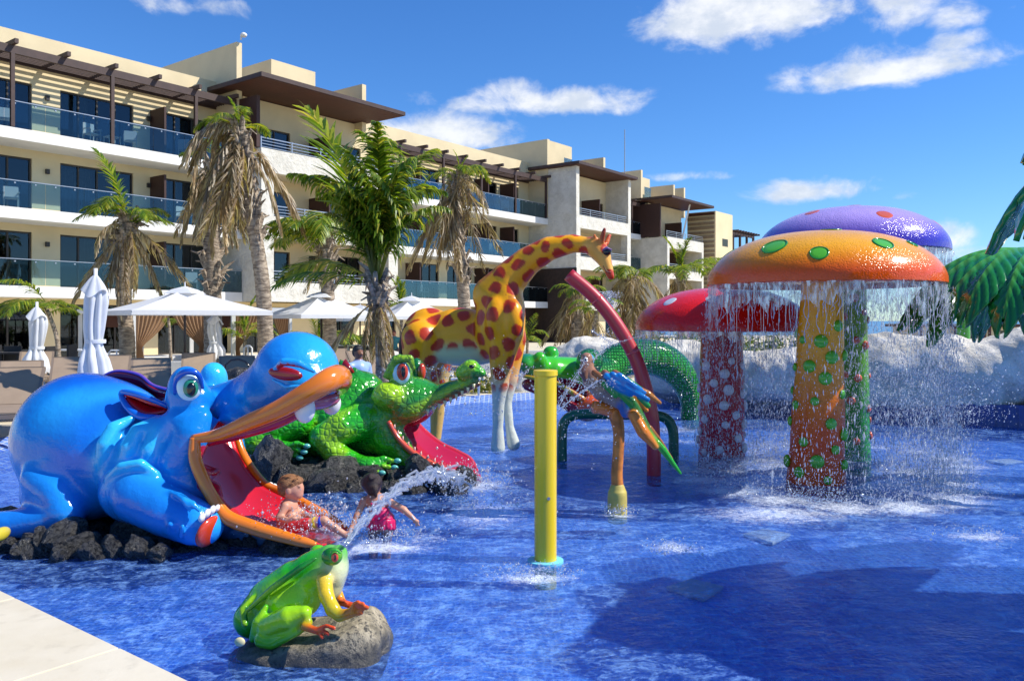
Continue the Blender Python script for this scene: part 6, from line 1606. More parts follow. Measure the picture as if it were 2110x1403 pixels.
# --- white artificial rocks
def rock_white():
    m, t, out = mat('white_cast_rock'); tc = t.new('ShaderNodeTexCoord').outputs['Object']
    n = t.noise(tc, 1.8, 8, .65, .5); n2 = t.noise(tc, 12, 6, .7)
    c = t.mix(t.mapr(n, .35, .65), (.60, .55, .44), (.82, .77, .66)); ck = t.voro(t.vmath('ADD', tc, t.vmath('SCALE', n)), 1.1, 'DISTANCE_TO_EDGE'); c = t.mix(t.mapr(ck, .0, .02, .45, .0), c, (.26, .22, .17)); c = t.mix(t.math('MULTIPLY', t.mapr(n2, .52, .7), .35), c, (.36, .32, .25)); b = t.new('ShaderNodeBsdfPrincipled', Base__Color=c, Roughness=.9); b.inputs['Specular IOR Level'].default_value = .15
    bn = t.new('ShaderNodeBump', Height=t.math('ADD', n, t.math('MULTIPLY', n2, .35)), Strength=.8); bn.inputs['Distance'].default_value = .12
    t.l.new(bn.outputs[0], b.inputs['Normal']); t.l.new(b.outputs[0], out.inputs[0]); return m
M_ROCKW = rock_white()
def white_rock(label, pts, h=.045, seed=1, cut=None):
    S = Sculpt(h)
    for (px, py, D, rx, ry, rz) in pts: S.ell(q3(px, py, D), (rx, ry, rz), (.6, .6, .6), .18)
    if cut:
        for (px, py, D, rx, ry, rz) in cut: S.ell(q3(px, py, D), (rx, ry, rz), (.6, .6, .6), .15, None, 's')
    o = S.build('white_rock', None, M_ROCKW, None, disp=lambda p:   .055 * vnoise(p * np.array((1, 1, 1.9)), 3.8, seed) + .018 * np.abs(vnoise(p * np.array((.6, .6, 2.5)), 6, seed + 4)) + .02 * vnoise(p, 13, seed + 1), world=False); tag(o, label, 'rock', 'white cast rocks round the pool'); return o
white_rock('long white cast rock ledge at the right behind the mushroom water', [(1640, 775, 15.2, 1.1, .7, .55), (1740, 765, 15.0, .9, .7, .62), (1830, 755, 14.7, .8, .7, .60), (1930, 765, 14.5, .9, .8, .62), (2030, 770, 14.2, .9, .8, .62), (2120, 755, 14.0, .9, .9, .72), (2230, 750, 13.8, 1.0, .9, .72), (1790, 805, 14.7, 1.6, .5, .35), (1990, 810, 14.3, 1.5, .5, .35)], seed=3,
           cut=[(1990, 690, 13.6, .50, .6, .20), (1900, 805, 13.3, .34, .30, .16)])
white_rock('white cast rock mound between the serpent and the red mushroom stem', [(1400, 765, 17.2, .9, .8, .62), (1470, 770, 16.8, .8, .7, .58), (1545, 775, 16.2, .8, .7, .52), (1600, 790, 15.8, .6, .6, .42)], seed=5)
white_rock('white cast rock hump behind the serpent head', [(1215, 740, 19.5, .85, .6, .55), (1270, 750, 19.3, .6, .5, .45), (1165, 755, 19.6, .5, .5, .4)], seed=7)
white_rock('white cast rock behind the giraffe front feet', [(1075, 790, 19.2, .36, .5, .42), (1110, 800, 19.2, .4, .5, .35)], seed=9)
white_rock('pale cast rock mound between the palm trunk and the giraffe rump', [(800, 755, 21.5, .55, .5, .42), (835, 765, 21.5, .5, .5, .4)], seed=11)
# blue tiled wall under the rocks
ks = [i for i in range(len(outer)) if outer[i][0] > 3.3 and outer[i][1] > 11.0]; wl = MB(); rows = [[Vector((outer[i][0], outer[i][1], z)) for i in ks] for z in (-.2, .36)]
rows.append([Vector((outer[i][0] * 1.0 + .1, outer[i][1] + .45, .36)) for i in ks]); rows.append([Vector((outer[i][0] + .1, outer[i][1] + .45, .0)) for i in ks]); o = part('tiled_pool_wall', wl.grid(rows), M_WALLT, None); tag(o, 'dark blue tiled wall under the white rocks at the right', 'wall')
# far right: beach shelters and fence behind the rocks
for k in range(9):
    X = (1925 + k * 26 - CX) / F * 34; t = thing('fence_post', 'brown wooden beach fence post number %s behind the white rocks' % ('one two three four five six seven eight nine'.split()[k]), 'post', 'beach fence posts behind the rocks', loc=(X, 34, DZ)); t['label'] = 'brown wooden beach fence post, %s from the left, beyond the white rocks' % ('first second third fourth fifth sixth seventh eighth ninth'.split()[k])
    part('shaft', MB().tube([(0, 0, 0), (0, 0, 1.0 + .1 * math.sin(k * 2))], .06, 8), M_SOFWOOD, t)
hut = thing('beach_hut', 'pale low beach hut with brown posts beyond the rocks at far right', 'hut', loc=((1980 - CX) / F * 46, 46, DZ))
part('wall', MB().box(-2.4, 3.5, 0, 3, 0, 1.25), M_STUCCO, hut); part('roof', MB().box(-2.7, 3.8, -.4, 3.4, 1.26, 1.42), M_SOFWOOD, hut)
for k in range(4): part('post', MB().box(-2.4 + k * 1.9, -2.28 + k * 1.9, -.3, -.2, 0, 1.26), M_SOFWOOD, hut)
for k in range(3): part('window', MB().box(-1.7 + k * 1.9, -.9 + k * 1.9, -.02, .02, .5, 1.05), M_PANE, hut)
bench = thing('white_bench', 'small white bench frame with plants behind, under the crocodile snout', 'bench', loc=tuple(P(960, 805, 17.9))); bench.location.z = DZ
part('top', MB().box(-.32, .32, -.15, .15, .34, .38), M_WPOLE, bench)
for sx in (-.28, .28):
    for sy in (-.12, .12): part('leg', MB().box(sx - .02, sx + .02, sy - .02, sy + .02, 0, .34), M_WPOLE, bench)
# ================================================================== palms
def foliage_mat():
    m, t, out = mat('palm_leaf'); at = t.new('ShaderNodeAttribute', _attribute_name='paint').outputs[0]
    oi = t.new('ShaderNodeObjectInfo').outputs['Random']
    c = t.mix(t.math('MULTIPLY', oi, .35), at, t.mix(1.0, at, (1.5, 1.15, .6), 'MULTIPLY'))
    d = t.new('ShaderNodeBsdfPrincipled', Base__Color=c, Roughness=.42); tr = t.new('ShaderNodeBsdfTranslucent', Color=t.mix(1.0, c, (1.5, 1.6, .6), 'MULTIPLY'))
    mx = t.new('ShaderNodeMixShader', i0=.40, i1=d, i2=tr); t.l.new(mx.outputs[0], out.inputs[0]); return m
M_PALM = foliage_mat()
def bark_mat():
    m, t, out = mat('palm_bark'); tc = t.new('ShaderNodeTexCoord').outputs['Object']; mp = t.new('ShaderNodeMapping'); t.set(mp.inputs[0], tc); mp.inputs['Scale'].default_value = (1, 1, 3.5)
    n = t.noise(mp.outputs[0], 5, 6, .65, .4); c = t.mix(t.mapr(n, .35, .68), (.16, .12, .085), (.50, .40, .29))
    b = t.new('ShaderNodeBsdfPrincipled', Base__Color=c, Roughness=.9); bn = t.new('ShaderNodeBump', Height=n, Strength=.9); bn.inputs['Distance'].default_value = .04
    t.l.new(bn.outputs[0], b.inputs['Normal']); t.l.new(b.outputs[0], out.inputs[0]); return m
M_BARKP = bark_mat()
def frond_mesh(kind, seed):
    """unit frond (length 1) leaving the origin along +x; leaflets in two rows"""
    rnd = random.Random(seed); V = []; Fc = []; Cc = []
    el0, bend, pw, nl, lw, dr = {'green': (50, 105, 1.3, 50, .30, .55), 'up': (84, 38, 1.7, 46, .24, .25), 'tall': (87, 62, 2.3, 66, .21, .8), 'dry': (25, 135, .6, 46, .24, 1.3), 'hang': (-42, 50, .4, 50, .20, 1.5), 'side': (28, 75, 1.4, 46, .30, .5), 'coco': (87, 105, 2.2, 66, .19, 1.2)}[kind]
    bend *= rnd.uniform(.85, 1.15); yaw = rnd.uniform(-.25, .25); n = 26; pts = []; p = Vector((0, 0, 0)); 
    for i in range(n + 1):
        t = i / n; a = R(el0 - bend * t ** pw); a = max(a, R(-88)); pts.append((p.copy(), Vector((math.cos(a) * math.cos(yaw * t), math.cos(a) * math.sin(yaw * t), math.sin(a))))); p = p + pts[-1][1] / n
    brown = kind in ('dry', 'hang')
    def col():
        if brown: k = rnd.random(); return [(.40, .32, .22), (.28, .21, .135), (.50, .42, .31), (.20, .145, .095)][int(k * 4)]
        k = rnd.random(); return [(.11, .20, .016), (.19, .28, .022), (.32, .37, .03), (.06, .125, .012), (.42, .38, .06)][min(4, int(k * 4.35))]
    # rachis
    for i in range(n):
        (a, d), (b, _) = pts[i], pts[i + 1]; s = d.cross(Vector((0, 0, 1))); s = s.normalized() if s.length > 1e-3 else Vector((0, 1, 0)); u = s.cross(d); w = .011 * (1 - .8 * i / n); o = len(V)
        w2 = .011 * (1 - .8 * (i + 1) / n)
        V += [a + s * w, a + u * w, a - s * w, b + s * w2, b + u * w2, b - s * w2]; Fc += [(o, o + 1, o + 4, o + 3), (o + 1, o + 2, o + 5, o + 4)]; Cc += [((.20, .22, .05) if not brown else (.40, .30, .19))] * 6
    for j in range(nl):
        t0 = .32 if kind in ('coco', 'tall') else .14; t = t0 + (1 - t0) * (j + rnd.random() * .6) / nl; t = min(t, .995); i = int(t * n); f = t * n - i; base = pts[i][0].lerp(pts[min(i + 1, n)][0], f); d = pts[i][1]
        s = d.cross(Vector((0, 0, 1))); s = s.normalized() if s.length > .05 else Vector((0, 1, 0)); L = lw * math.sin(math.pi * (.16 + .80 * t)) ** .7
        for sg in (-1, 1):
            if brown and rnd.random() < .12: continue
            l = L * rnd.uniform(.75, 1.12); dirv = (s * sg * (1 - .30 * t) + d * (.55 + .5 * t) + Vector((rnd.gauss(0, .10 + .12 * brown), rnd.gauss(0, .10 + .12 * brown), rnd.gauss(0, .12 + .1 * brown) + .15 * (not brown)))).normalized()
            g = dr * rnd.uniform(.7, 1.3); wd = .0095 * rnd.uniform(.8, 1.25) * (1 if not brown else .8); c = col(); o = len(V); q = base.copy(); dd = dirv; wv = dd.cross(Vector((0, 0, 1))); wv = wv.normalized() if wv.length > .05 else s
            wv = (wv + Vector((0, 0, rnd.uniform(-.5, .5)))).normalized()
            for m in range(4):
                V += [q + wv * wd * (1, 1.1, .8, .12)[m], q - wv * wd * (1, 1.1, .8, .12)[m]]; Cc += [c, c]
                dd = (dd + Vector((0, 0, -g * (.35 + .25 * m)))).normalized(); q = q + dd * l / 3
            Fc += [(o, o + 1, o + 3, o + 2), (o + 2, o + 3, o + 5, o + 4), (o + 4, o + 5, o + 7, o + 6)]
    me = bpy.data.meshes.new('frond_' + kind); me.from_pydata([tuple(v) for v in V], [], Fc); me.update()
    at = me.color_attributes.new('paint', 'FLOAT_COLOR', 'POINT'); buf = np.ones((len(V), 4), np.float32); buf[:, :3] = np.array(Cc); at.data.foreach_set('color', buf.ravel())
    me.materials.append(M_PALM); return me
FR = {k: [frond_mesh(k, s + 11 * i) for s in range(3)] for i, k in enumerate(('green', 'up', 'tall', 'dry', 'hang', 'side', 'coco'))}
def palm(label, trunk, D, r, fronds, seed, cat='palm tree', boots=0, group='palm trees beside the hotel', wind=0.0):
    """trunk: image points (px, py) from base to crown at depth D; fronds: (kind, count, length, az centre, az spread)"""
    rnd = random.Random(seed); w = [np.append(np.array(P(a, b, D)), 1 - .3 * i / len(trunk)) for i, (a, b) in enumerate(trunk)]
    base = Vector((w[0][0], D, DZ)); w = [np.array((w[0][0], D, DZ, 1.15))] + w if w[0][2] > DZ + .05 else w
    t = thing('palm_tree' if cat == 'palm tree' else 'small_palm', label, cat, group, loc=tuple(base))
    ww = catmull(w, 14); rows = []; L = 0
    for i, p in enumerate(ww):
        rr = r * p[3] * (1 + .055 * (i % 2)) * (1.25 if i == 0 else 1); rows.append([Vector((p[0] + rr * math.cos(a), p[1] + rr * math.sin(a), p[2] - .02 * (i % 2))) - base for a in np.linspace(0, 2 * math.pi, 14, endpoint=False)])
    part('trunk', MB().grid(rows, close_u=True), M_BARKP, t, smooth=True)
    top = Vector(ww[-1][:3]) - base
    if boots:
        bt = MB()
        for k in range(int(boots * 26)):
            i = len(ww) - 1 - int(k / 26 * 14); i = max(2, i); p = Vector(ww[i][:3]) - base; a = rnd.uniform(0, 6.28); d = Vector((math.cos(a), math.sin(a), 0)); rr = r * ww[i][3]
            q0 = p + d * rr * .8; up = rnd.uniform(.6, 1.4); l = rnd.uniform(.18, .42); q1 = q0 + (d * .5 + Vector((0, 0, up))) .normalized() * l; q2 = q1 + (d * .8 + Vector((0, 0, rnd.uniform(-1.2, .6)))).normalized() * l * .6
            bt.tube([q0, q1, q2], [.07, .045, .012], 5)
        part('leaf_boots', bt, M_BARKP, t, smooth=False)
    for kind, cnt, ln, azc, azs in fronds:
        for k in range(cnt):
            me = FR[kind][rnd.randrange(3)]; o = bpy.data.objects.new('frond', me); COL.objects.link(o); o.parent = t
            az = azc + (azs * ((k + .5) / cnt - .5) * 2 if azs < 180 else 360 * k / cnt) + rnd.uniform(-14, 14)
            o.location = top + Vector((0, 0, rnd.uniform(-.25, .1) if kind != 'hang' else rnd.uniform(-.45, -.05))); wild = kind in ('hang', 'dry'); s = ln * (rnd.uniform(.6, 1.25) if wild else rnd.uniform(.8, 1.15)); o.scale = (s, s, s); o.rotation_euler = (rnd.uniform(-.5, .5) if wild else rnd.uniform(-.3, .3), rnd.uniform(-.35, .2) if wild else rnd.uniform(-.12, .12), R(az))
    return t
palm('palm with ringed trunk, one straight green spear leaf and ragged half dry crown at left', [(262, 765), (262, 700), (256, 620), (258, 520), (262, 452)], 20.0, .185, [('up', 1, 2.1, 170, 10), ('green', 7, 1.35, 0, 200), ('side', 4, 1.3, 0, 200), ('hang', 18, 1.9, 0, 200), ('dry', 5, 1.5, 180, 80)], 1, boots=1.2)
palm('straight palm with thick shaggy skirt of dead fronds, behind the large parasol', [(440, 740), (438, 620), (437, 520), (436, 420), (440, 330)], 24.0, .26, [('hang', 22, 2.2, 0, 200), ('dry', 5, 1.3, 0, 200), ('green', 4, 1.2, 0, 200)], 2, boots=3)
palm('leaning palm with dry brown fronds blown to the left and hanging down its trunk', [(548, 740), (545, 640), (538, 560), (522, 460), (505, 350), (494, 262)], 21.0, .20, [('hang', 14, 2.9, 0, 200), ('hang', 8, 2.4, 180, 60), ('dry', 9, 1.9, 185, 60), ('dry', 3, 1.2, 0, 200), ('green', 5, 1.3, 180, 150), ('up', 2, .8, 0, 200)], 3, boots=2.4)
palm('palm with dark drooping green crown left of the tallest green palm', [(680, 740), (678, 640), (672, 560), (668, 492)], 23.0, .20, [('green', 10, 2.3, 190, 110), ('side', 6, 2.2, 180, 150), ('hang', 8, 1.3, 0, 200)], 4, boots=1.6)
palm('tallest green coconut palm with upright leaves rising above the brown canopy', [(788, 760), (786, 700), (778, 640), (775, 590)], 15.8, .13, [('coco', 10, 2.75, 0, 200), ('tall', 6, 3.4, 150, 120), ('coco', 6, 2.4, 175, 80), ('hang', 6, 2.0, 0, 200), ('up', 1, 3.6, 150, 60), ('side', 2, 2.2, 180, 40), ('hang', 5, 1.0, 0, 200)], 5, boots=1.2)
palm('palm with dry brown skirt and few green leaves in front of the middle balconies', [(958, 690), (955, 600), (945, 500), (940, 420), (946, 366)], 28.0, .22, [('hang', 22, 2.8, 180, 120), ('dry', 7, 1.8, 0, 200), ('green', 7, 1.6, 60, 160), ('up', 2, 1.0, 0, 200)], 6, boots=3)
palm('shaggy low palm clump left of the red arch pipe top, by the dark stone wall', [(1192, 720), (1192, 600)], 33.0, .30, [('hang', 16, 2.2, 0, 200), ('green', 8, 1.4, 0, 200), ('dry', 6, 1.5, 0, 200)], 7, boots=2)
palm('shaggy palm with grey dead skirt right of the giraffe head', [(1303, 720), (1303, 640), (1300, 575)], 35.0, .30, [('hang', 22, 2.7, 0, 200), ('green', 10, 1.9, 150, 120), ('dry', 10, 2.0, 0, 200)], 8, boots=2)
palm('palm with dark arching fronds in front of the last stone bay', [(1405, 700), (1404, 600), (1403, 560)], 44.0, .28, [('side', 8, 2.6, 0, 200), ('up', 4, 2.0, 0, 200), ('hang', 12, 2.2, 0, 200)], 9, boots=1)
palm('dark low palm right of the tower foot beside the orange mushroom', [(1500, 700), (1500, 560)], 50.0, .25, [('green', 10, 2.2, 0, 200), ('hang', 8, 2.0, 0, 200)], 19, boots=1)
palm('small palm with thin leaning trunk behind the left closed parasol', [(122, 765), (118, 700), (104, 655), (94, 632)], 18.0, .05, [('green', 6, 1.15, 180, 100), ('side', 5, .9, 0, 200)], 10, 'small palm', group='small young palms on the deck')
palm('young palm with yellow stems between the cabana curtains', [(352, 745), (350, 690), (347, 655)], 26.0, .05, [('up', 3, 1.0, 0, 200), ('green', 3, .9, 0, 200)], 11, 'small palm', group='small young palms on the deck')
palm('young palm right of the second cabana curtain', [(505, 745), (505, 690)], 26.5, .05, [('green', 6, 1.3, 0, 200), ('up', 2, 1.2, 0, 200)], 12, 'small palm', group='small young palms on the deck')
palm('low spreading young palm under the second open parasol', [(655, 745), (655, 700)], 25.5, .06, [('side', 8, 1.5, 0, 200), ('up', 3, 1.1, 0, 200)], 13, 'small palm', group='small young palms on the deck')
palm('low young palm right of the second trunk behind the hippo nose', [(712, 745), (712, 702)], 26.5, .06, [('side', 7, 1.3, 0, 200)], 14, 'small palm', group='small young palms on the deck')
palm('young green palm in front of the first balcony of the middle block', [(826, 700), (828, 640)], 30.0, .06, [('up', 6, 1.3, 0, 200), ('green', 5, 1.1, 0, 200)], 15, 'small palm', group='small young palms on the deck')
palm('young palm right of the giraffe chest against the dark stone wall', [(1086, 735), (1087, 700)], 27.0, .05, [('up', 4, .9, 0, 200), ('green', 5, .8, 0, 200)], 16, 'small palm', group='small young palms on the deck')
palm('young palm with green fan leaves left of the red arch pipe', [(1228, 720), (1228, 640)], 31.0, .08, [('green', 8, 1.2, 0, 200), ('hang', 8, 1.3, 0, 200)], 17, 'small palm', group='small young palms on the deck')
# low bushes
def bush(label, px, py, D, rx, rz, n, seed, cols):
    rnd = random.Random(seed); c = P(px, py, D); mb = MB(); t = thing('bush', label, 'bush', 'low bushes behind the pool', loc=(c.x, D, DZ)); V = []; Fc = []; Cc = []
    for _ in range(n):
        a = rnd.uniform(0, 6.28); u = rnd.random() ** .4; h = rnd.random(); p = Vector((rx * u * math.cos(a), .5 * rx * u * math.sin(a), rz * h * (1.15 - u * .6))); d = Vector((rnd.gauss(0, 1), rnd.gauss(0, 1), rnd.gauss(.5, .7))).normalized(); s = d.cross(Vector((rnd.gauss(0, 1), rnd.gauss(0, 1), rnd.gauss(0, 1)))).normalized(); l = rnd.uniform(.09, .2); o = len(V)
        V += [p, p + d * l * .5 + s * l * .2, p + d * l, p + d * l * .5 - s * l * .2]; Fc.append((o, o + 1, o + 2, o + 3)); k = cols[rnd.randrange(len(cols))]; Cc += [k] * 4
    me = bpy.data.meshes.new('foliage'); me.from_pydata([tuple(v) for v in V], [], Fc); me.update(); at = me.color_attributes.new('paint', 'FLOAT_COLOR', 'POINT'); buf = np.ones((len(V), 4), np.float32); buf[:, :3] = np.array(Cc); at.data.foreach_set('color', buf.ravel())
    part('foliage', me, M_PALM, t); st = MB()
    for k in range(5): a = k * 1.3; st.tube([(0, 0, 0), (rx * .5 * math.cos(a), rx * .25 * math.sin(a), rz * .8)], [.02, .008], 5)
    part('stems', st, M_BARKP, t)
gc = [(.05, .10, .015), (.09, .15, .02), (.03, .06, .01), (.16, .19, .04)]; yc = [(.20, .20, .03), (.12, .16, .03), (.30, .26, .05)]
bush('yellow green low plants behind the white bench', 960, 790, 18.6, .75, .45, 700, 1, yc)
for k, (px, D) in enumerate(((1335, 24), (1390, 25), (1440, 26), (1500, 26), (1560, 27), (1625, 28))): bush('dark green bush behind the white rocks, ' + ('left of the red cap', 'under the red cap edge', 'under the red cap', 'right of the red stem', 'left of the orange stem', 'behind the orange stem')[k], px, 700, D, 1.0, 1.35, 900, 20 + k, gc)
# ================================================================== falling water, jets and drops
def spray_mat(name, mixf=.55):
    m, t, out = mat(name); g = t.new('ShaderNodeBsdfGlossy', Color=(.95, .97, 1), Roughness=.12); d = t.new('ShaderNodeBsdfDiffuse', Color=(.86, .90, .95)); tr = t.new('ShaderNodeBsdfTransparent', Color=(.93, .96, 1)); tl = t.new('ShaderNodeBsdfTranslucent', Color=(.86, .90, .95))
    a = t.new('ShaderNodeMixShader', i0=.5, i1=d, i2=tl); a = t.new('ShaderNodeMixShader', i0=.35, i1=a, i2=g); b = t.new('ShaderNodeMixShader', i0=mixf, i1=tr, i2=a); t.l.new(b.outputs[0], out.inputs[0]); return m
M_SPRAY = spray_mat('white_water_drops', .62); M_JET = spray_mat('clear_water_jet', .42)
OCT = np.array(((1, 0, 0), (-1, 0, 0), (0, 1, 0), (0, -1, 0), (0, 0, 1), (0, 0, -1)), float)
OF = np.array(((0, 2, 4), (2, 1, 4), (1, 3, 4), (3, 0, 4), (2, 0, 5), (1, 2, 5), (3, 1, 5), (0, 3, 5)))
def drops(pts, size, stretch, rs):
    n = len(pts); s = size * np.exp(rs.normal(0, .45, n)); V = OCT[None] * s[:, None, None]; V[:, :, 2] *= (1 + stretch * rs.rand(n))[:, None]; V = V + np.asarray(pts)[:, None, :]
    Fq = OF[None] + 6 * np.arange(n)[:, None, None]; return V.reshape(-1, 3), Fq.reshape(-1, 3)
def cloud(name, V, Fq, m, label, cat):
    me = bpy.data.meshes.new(name); me.from_pydata(V.tolist(), [], Fq.tolist()); me.update(); me.polygons.foreach_set('use_smooth', [True] * len(me.polygons))
    o = link(name, me, None, m); tag(o, label, cat, kind='stuff'); return o
def curtain_water(label, cx, cy, r, zr, seed, nstr, ndrop, wide=.25, film=.22):
    rs = np.random.RandomState(seed); mb = MB()
    # thin veil under the rim, torn at the lower edge
    n = 220; rows = []; low = [film * (.45 + .8 * abs(math.sin(k * .35 + math.sin(k * .13) * 2)) * rs.rand() + .25 * rs.rand()) for k in range(n)]
    for f in np.linspace(0, 1, 6): rows.append([Vector((cx + (r - .02 + .015 * math.sin(k * .9)) * math.cos(2 * math.pi * k / n), cy + (r - .02 + .015 * math.sin(k * 1.1)) * math.sin(2 * math.pi * k / n), zr + .01 - low[k] * f)) for k in range(n)])
    mb.grid(rows, close_u=True)
    o = link('water_veil', mb.mesh('water_veil', True), None, M_VEIL); tag(o, label.replace('falling water drops', 'thin sheet of water'), 'water sheet', kind='stuff')
    st = MB()
    for k in range(nstr):
        a = rs.rand() * 2 * math.pi; rr = r - .02 + rs.normal(0, .015); z = zr - low[int(a / (2 * math.pi) * n) % n] * rs.rand(); L = rs.uniform(.08, .40) * (1 if rs.rand() < .8 else 1.9); pts = []; x = cx + rr * math.cos(a); y = cy + rr * math.sin(a); m = 7; wb = rs.normal(0, .014); ph = rs.rand() * 6
        for i in range(m): pts.append((x + wb * math.sin(ph + i * 1.1) * i / 3, y + wb * math.cos(ph + i) * i / 3, z - L * i / (m - 1)))
        w = rs.uniform(.0012, .0032); st.tube(pts, [w * (.6 + .8 * rs.rand()) for _ in range(m)], 4, cap=False)
    n_ = ndrop; a = np.where(rs.rand(n_) < .45, rs.normal(.2, .9, n_), rs.rand(n_) * 2 * math.pi); f = rs.rand(n_) ** .8; rr = r + rs.normal(0, 1, n_) * (.02 + .10 * f) + .06 * f; z = zr * (1 - f) + rs.normal(0, .02, n_); z = np.maximum(z, .01)
    p1 = np.stack([cx + rr * np.cos(a), cy + rr * np.sin(a), z], -1)
    V, Fq = drops(p1, .0027, 6.0, rs); n2 = ndrop // 2; a = rs.rand(n2) * 2 * math.pi; rr = r + rs.normal(0, .22, n2); h = rs.exponential(.10, n2); p2 = np.stack([cx + rr * np.cos(a), cy + rr * np.sin(a), .01 + h], -1)
    V2, F2 = drops(p2, .0034, .4, rs); o = len(V); sv = np.array(st.v); sq = np.array(st.f)
    tri = np.concatenate([sq[:, [0, 1, 2]], sq[:, [0, 2, 3]]]) + len(V) + len(V2)
    cloud('water_curtain', np.concatenate([V, V2, sv]), np.concatenate([Fq, F2 + o, tri]), M_SPRAY, label, 'falling water')
def veil_mat():
    m, t, out = mat('water_veil'); tc = t.new('ShaderNodeTexCoord').outputs['Object']; mp = t.new('ShaderNodeMapping'); t.set(mp.inputs[0], tc); mp.inputs['Scale'].default_value = (1, 1, .30)
    n = t.noise(mp.outputs[0], 22, 5, .65, .3); tr = t.new('ShaderNodeBsdfTransparent', Color=(.95, .97, 1)); d = t.new('ShaderNodeBsdfDiffuse', Color=(.8, .84, .9)); g = t.new('ShaderNodeBsdfGlossy', Color=(.9, .95, 1), Roughness=.2)
    bn = t.new('ShaderNodeBump', Height=n, Strength=1.0); t.l.new(bn.outputs[0], g.inputs['Normal'])
    a = t.new('ShaderNodeMixShader', i0=.4, i1=d, i2=g); b = t.new('ShaderNodeMixShader', i0=t.mapr(n, .42, .68, .10, .75), i1=tr, i2=a); t.l.new(b.outputs[0], out.inputs[0]); return m
M_VEIL = veil_mat()
(o1, o2, o3) = MUSH
curtain_water('falling water drops round the rim of the orange mushroom', o1[0], o1[1], o1[2], o1[3], 1, 300, 19000, film=.26)
curtain_water('falling water drops round the rim of the purple mushroom', o2[0], o2[1], o2[2], o2[3], 2, 230, 13000, film=.20)
curtain_water('falling water drops round the rim of the red mushroom', o3[0], o3[1], o3[2], o3[3], 3, 150, 5000, film=.10)
for (x, y, r, z), s in zip(MUSH, (1.0, .8, .7)):
    for k in range(14):
        a = 2 * math.pi * k / 14; FOAM.append((x + (r + .08) * math.cos(a), y + (r + .08) * math.sin(a), .42, .34, s * (1.0 if math.sin(a) < .3 else .8)))
    FOAM.append((x, y, r * 1.3, r * 1.2, .42 * s))
FOAM += [(WP(1270, 1062).x, WP(1270, 1062).y, .18, .15, .9), (WP(1100, 1190).x, WP(1100, 1190).y, .30, .12, 1.0), (WP(1125, 1160).x, WP(1125, 1160).y, .2, .15, .6), (WP(1390, 1130).x, WP(1390, 1130).y, .2, .22, .8), (WP(1000, 1060).x, WP(1000, 1060).y, .45, .5, .75), (WP(1040, 925).x, WP(1040, 925).y, .45, .4, .6),
         (WP(780, 1130).x, WP(780, 1130).y, .45, .22, .95), (WP(700, 1120).x, WP(700, 1120).y, .35, .2, .6), (WP(985, 1000).x, WP(985, 1000).y, .35, .3, .9), (WP(2020, 1105).x, WP(2020, 1105).y, .35, .15, .8), (WP(870, 1110).x, WP(870, 1110).y, .3, .3, .5), (WP(1225, 900).x, WP(1225, 900).y, .9, .5, .45), (WP(1380, 1000).x, WP(1380, 1000).y, 1.2, .4, .3), (WP(1880, 1000).x, WP(1880, 1000).y, .9, .5, .8), (WP(1180, 1260).x, WP(1180, 1260).y, .9, .5, .22), (WP(550, 1240).x, WP(550, 1240).y, .8, .5, .2), (WP(1600, 1060).x, WP(1600, 1060).y, .8, .4, .8), (WP(1390, 885).x, WP(1390, 885).y, .6, .5, .6)]
# frog jet
rs = np.random.RandomState(9)
w = catmull([np.array(P(*p)) for p in ((714, 1119, 4.36), (738, 1084, 4.75), (772, 1048, 5.2), (812, 1012, 5.8), (850, 990, 6.4), (885, 978, 6.9), (920, 976, 7.3), (955, 990, 7.6), (985, 1030, 7.9))], 8)
jt = MB()
for s_ in range(7):
    off = rs.normal(0, .010, 3); pts = [Vector(p + off * (1 + i * .05) + rs.normal(0, .0015 + .0006 * i, 3)) for i, p in enumerate(w[:int(len(w) * rs.uniform(.7, 1))])]; jt.tube(pts, [.005 + .010 * (i / len(w)) ** .7 * rs.uniform(.5, 1) for i in range(len(pts))], 6)
V0 = np.array(jt.v); F0 = [f for f in jt.f]; tri = []
for f in F0:
    for k in range(1, len(f) - 1): tri.append((f[0], f[k], f[k + 1]))
t_ = rs.rand(1100) ** .6; ii = (t_ * (len(w) - 1)).astype(int); pp = np.array([w[i] for i in ii]) + rs.normal(0, 1, (1100, 3)) * (.012 + .10 * t_ ** 4)[:, None] + np.stack([np.zeros(1100), np.zeros(1100), -.25 * rs.rand(1100) * t_ ** 4], -1)
V1, F1 = drops(pp, .0045, .5, rs); cloud('frog_water_jet', np.concatenate([V0, V1]), np.concatenate([np.array(tri), F1 + len(V0)]), M_JET, 'white water jet spat by the green frog arching across the girl', 'water jet')
# thin jets between the macaw and the yellow post, giraffe spit, toddler splash, loose drops
jt = MB()
def arc(a, b, sag, r, n=16):
    a = np.array(P(*a)); b = np.array(P(*b)); pts = []
    for i in range(n + 1):
        t = i / n; p = a * (1 - t) + b * t; p[2] += sag * 4 * t * (1 - t); pts.append(Vector(p))
    jt.tube(pts, r, 4); return pts
J = [arc((1209, 742, 7.4), (1146, 838, 7.1), .02, .0028), arc((1207, 744, 7.4), (1146, 846, 7.0), .0, .0024), arc((1245, 778, 7.3), (1146, 848, 7.0), .01, .0042), arc((1242, 780, 7.3), (1150, 850, 7.2), .03, .0030), arc((1272, 700, 7.6), (1222, 742, 7.4), .01, .0022), arc((1258, 702, 9.2), (1150, 830, 8.6), .02, .0022), arc((1330, 690, 9.2), (1200, 735, 8.8), .02, .0022), arc((1098, 800, 6.5), (1128, 828, 6.4), .01, .002), arc((1090, 760, 12.6), (1066, 800, 12.6), .05, .004), arc((1218, 680, 9.0), (1262, 708, 9.2), .0, .006)]
V0 = np.array(jt.v); tri = []
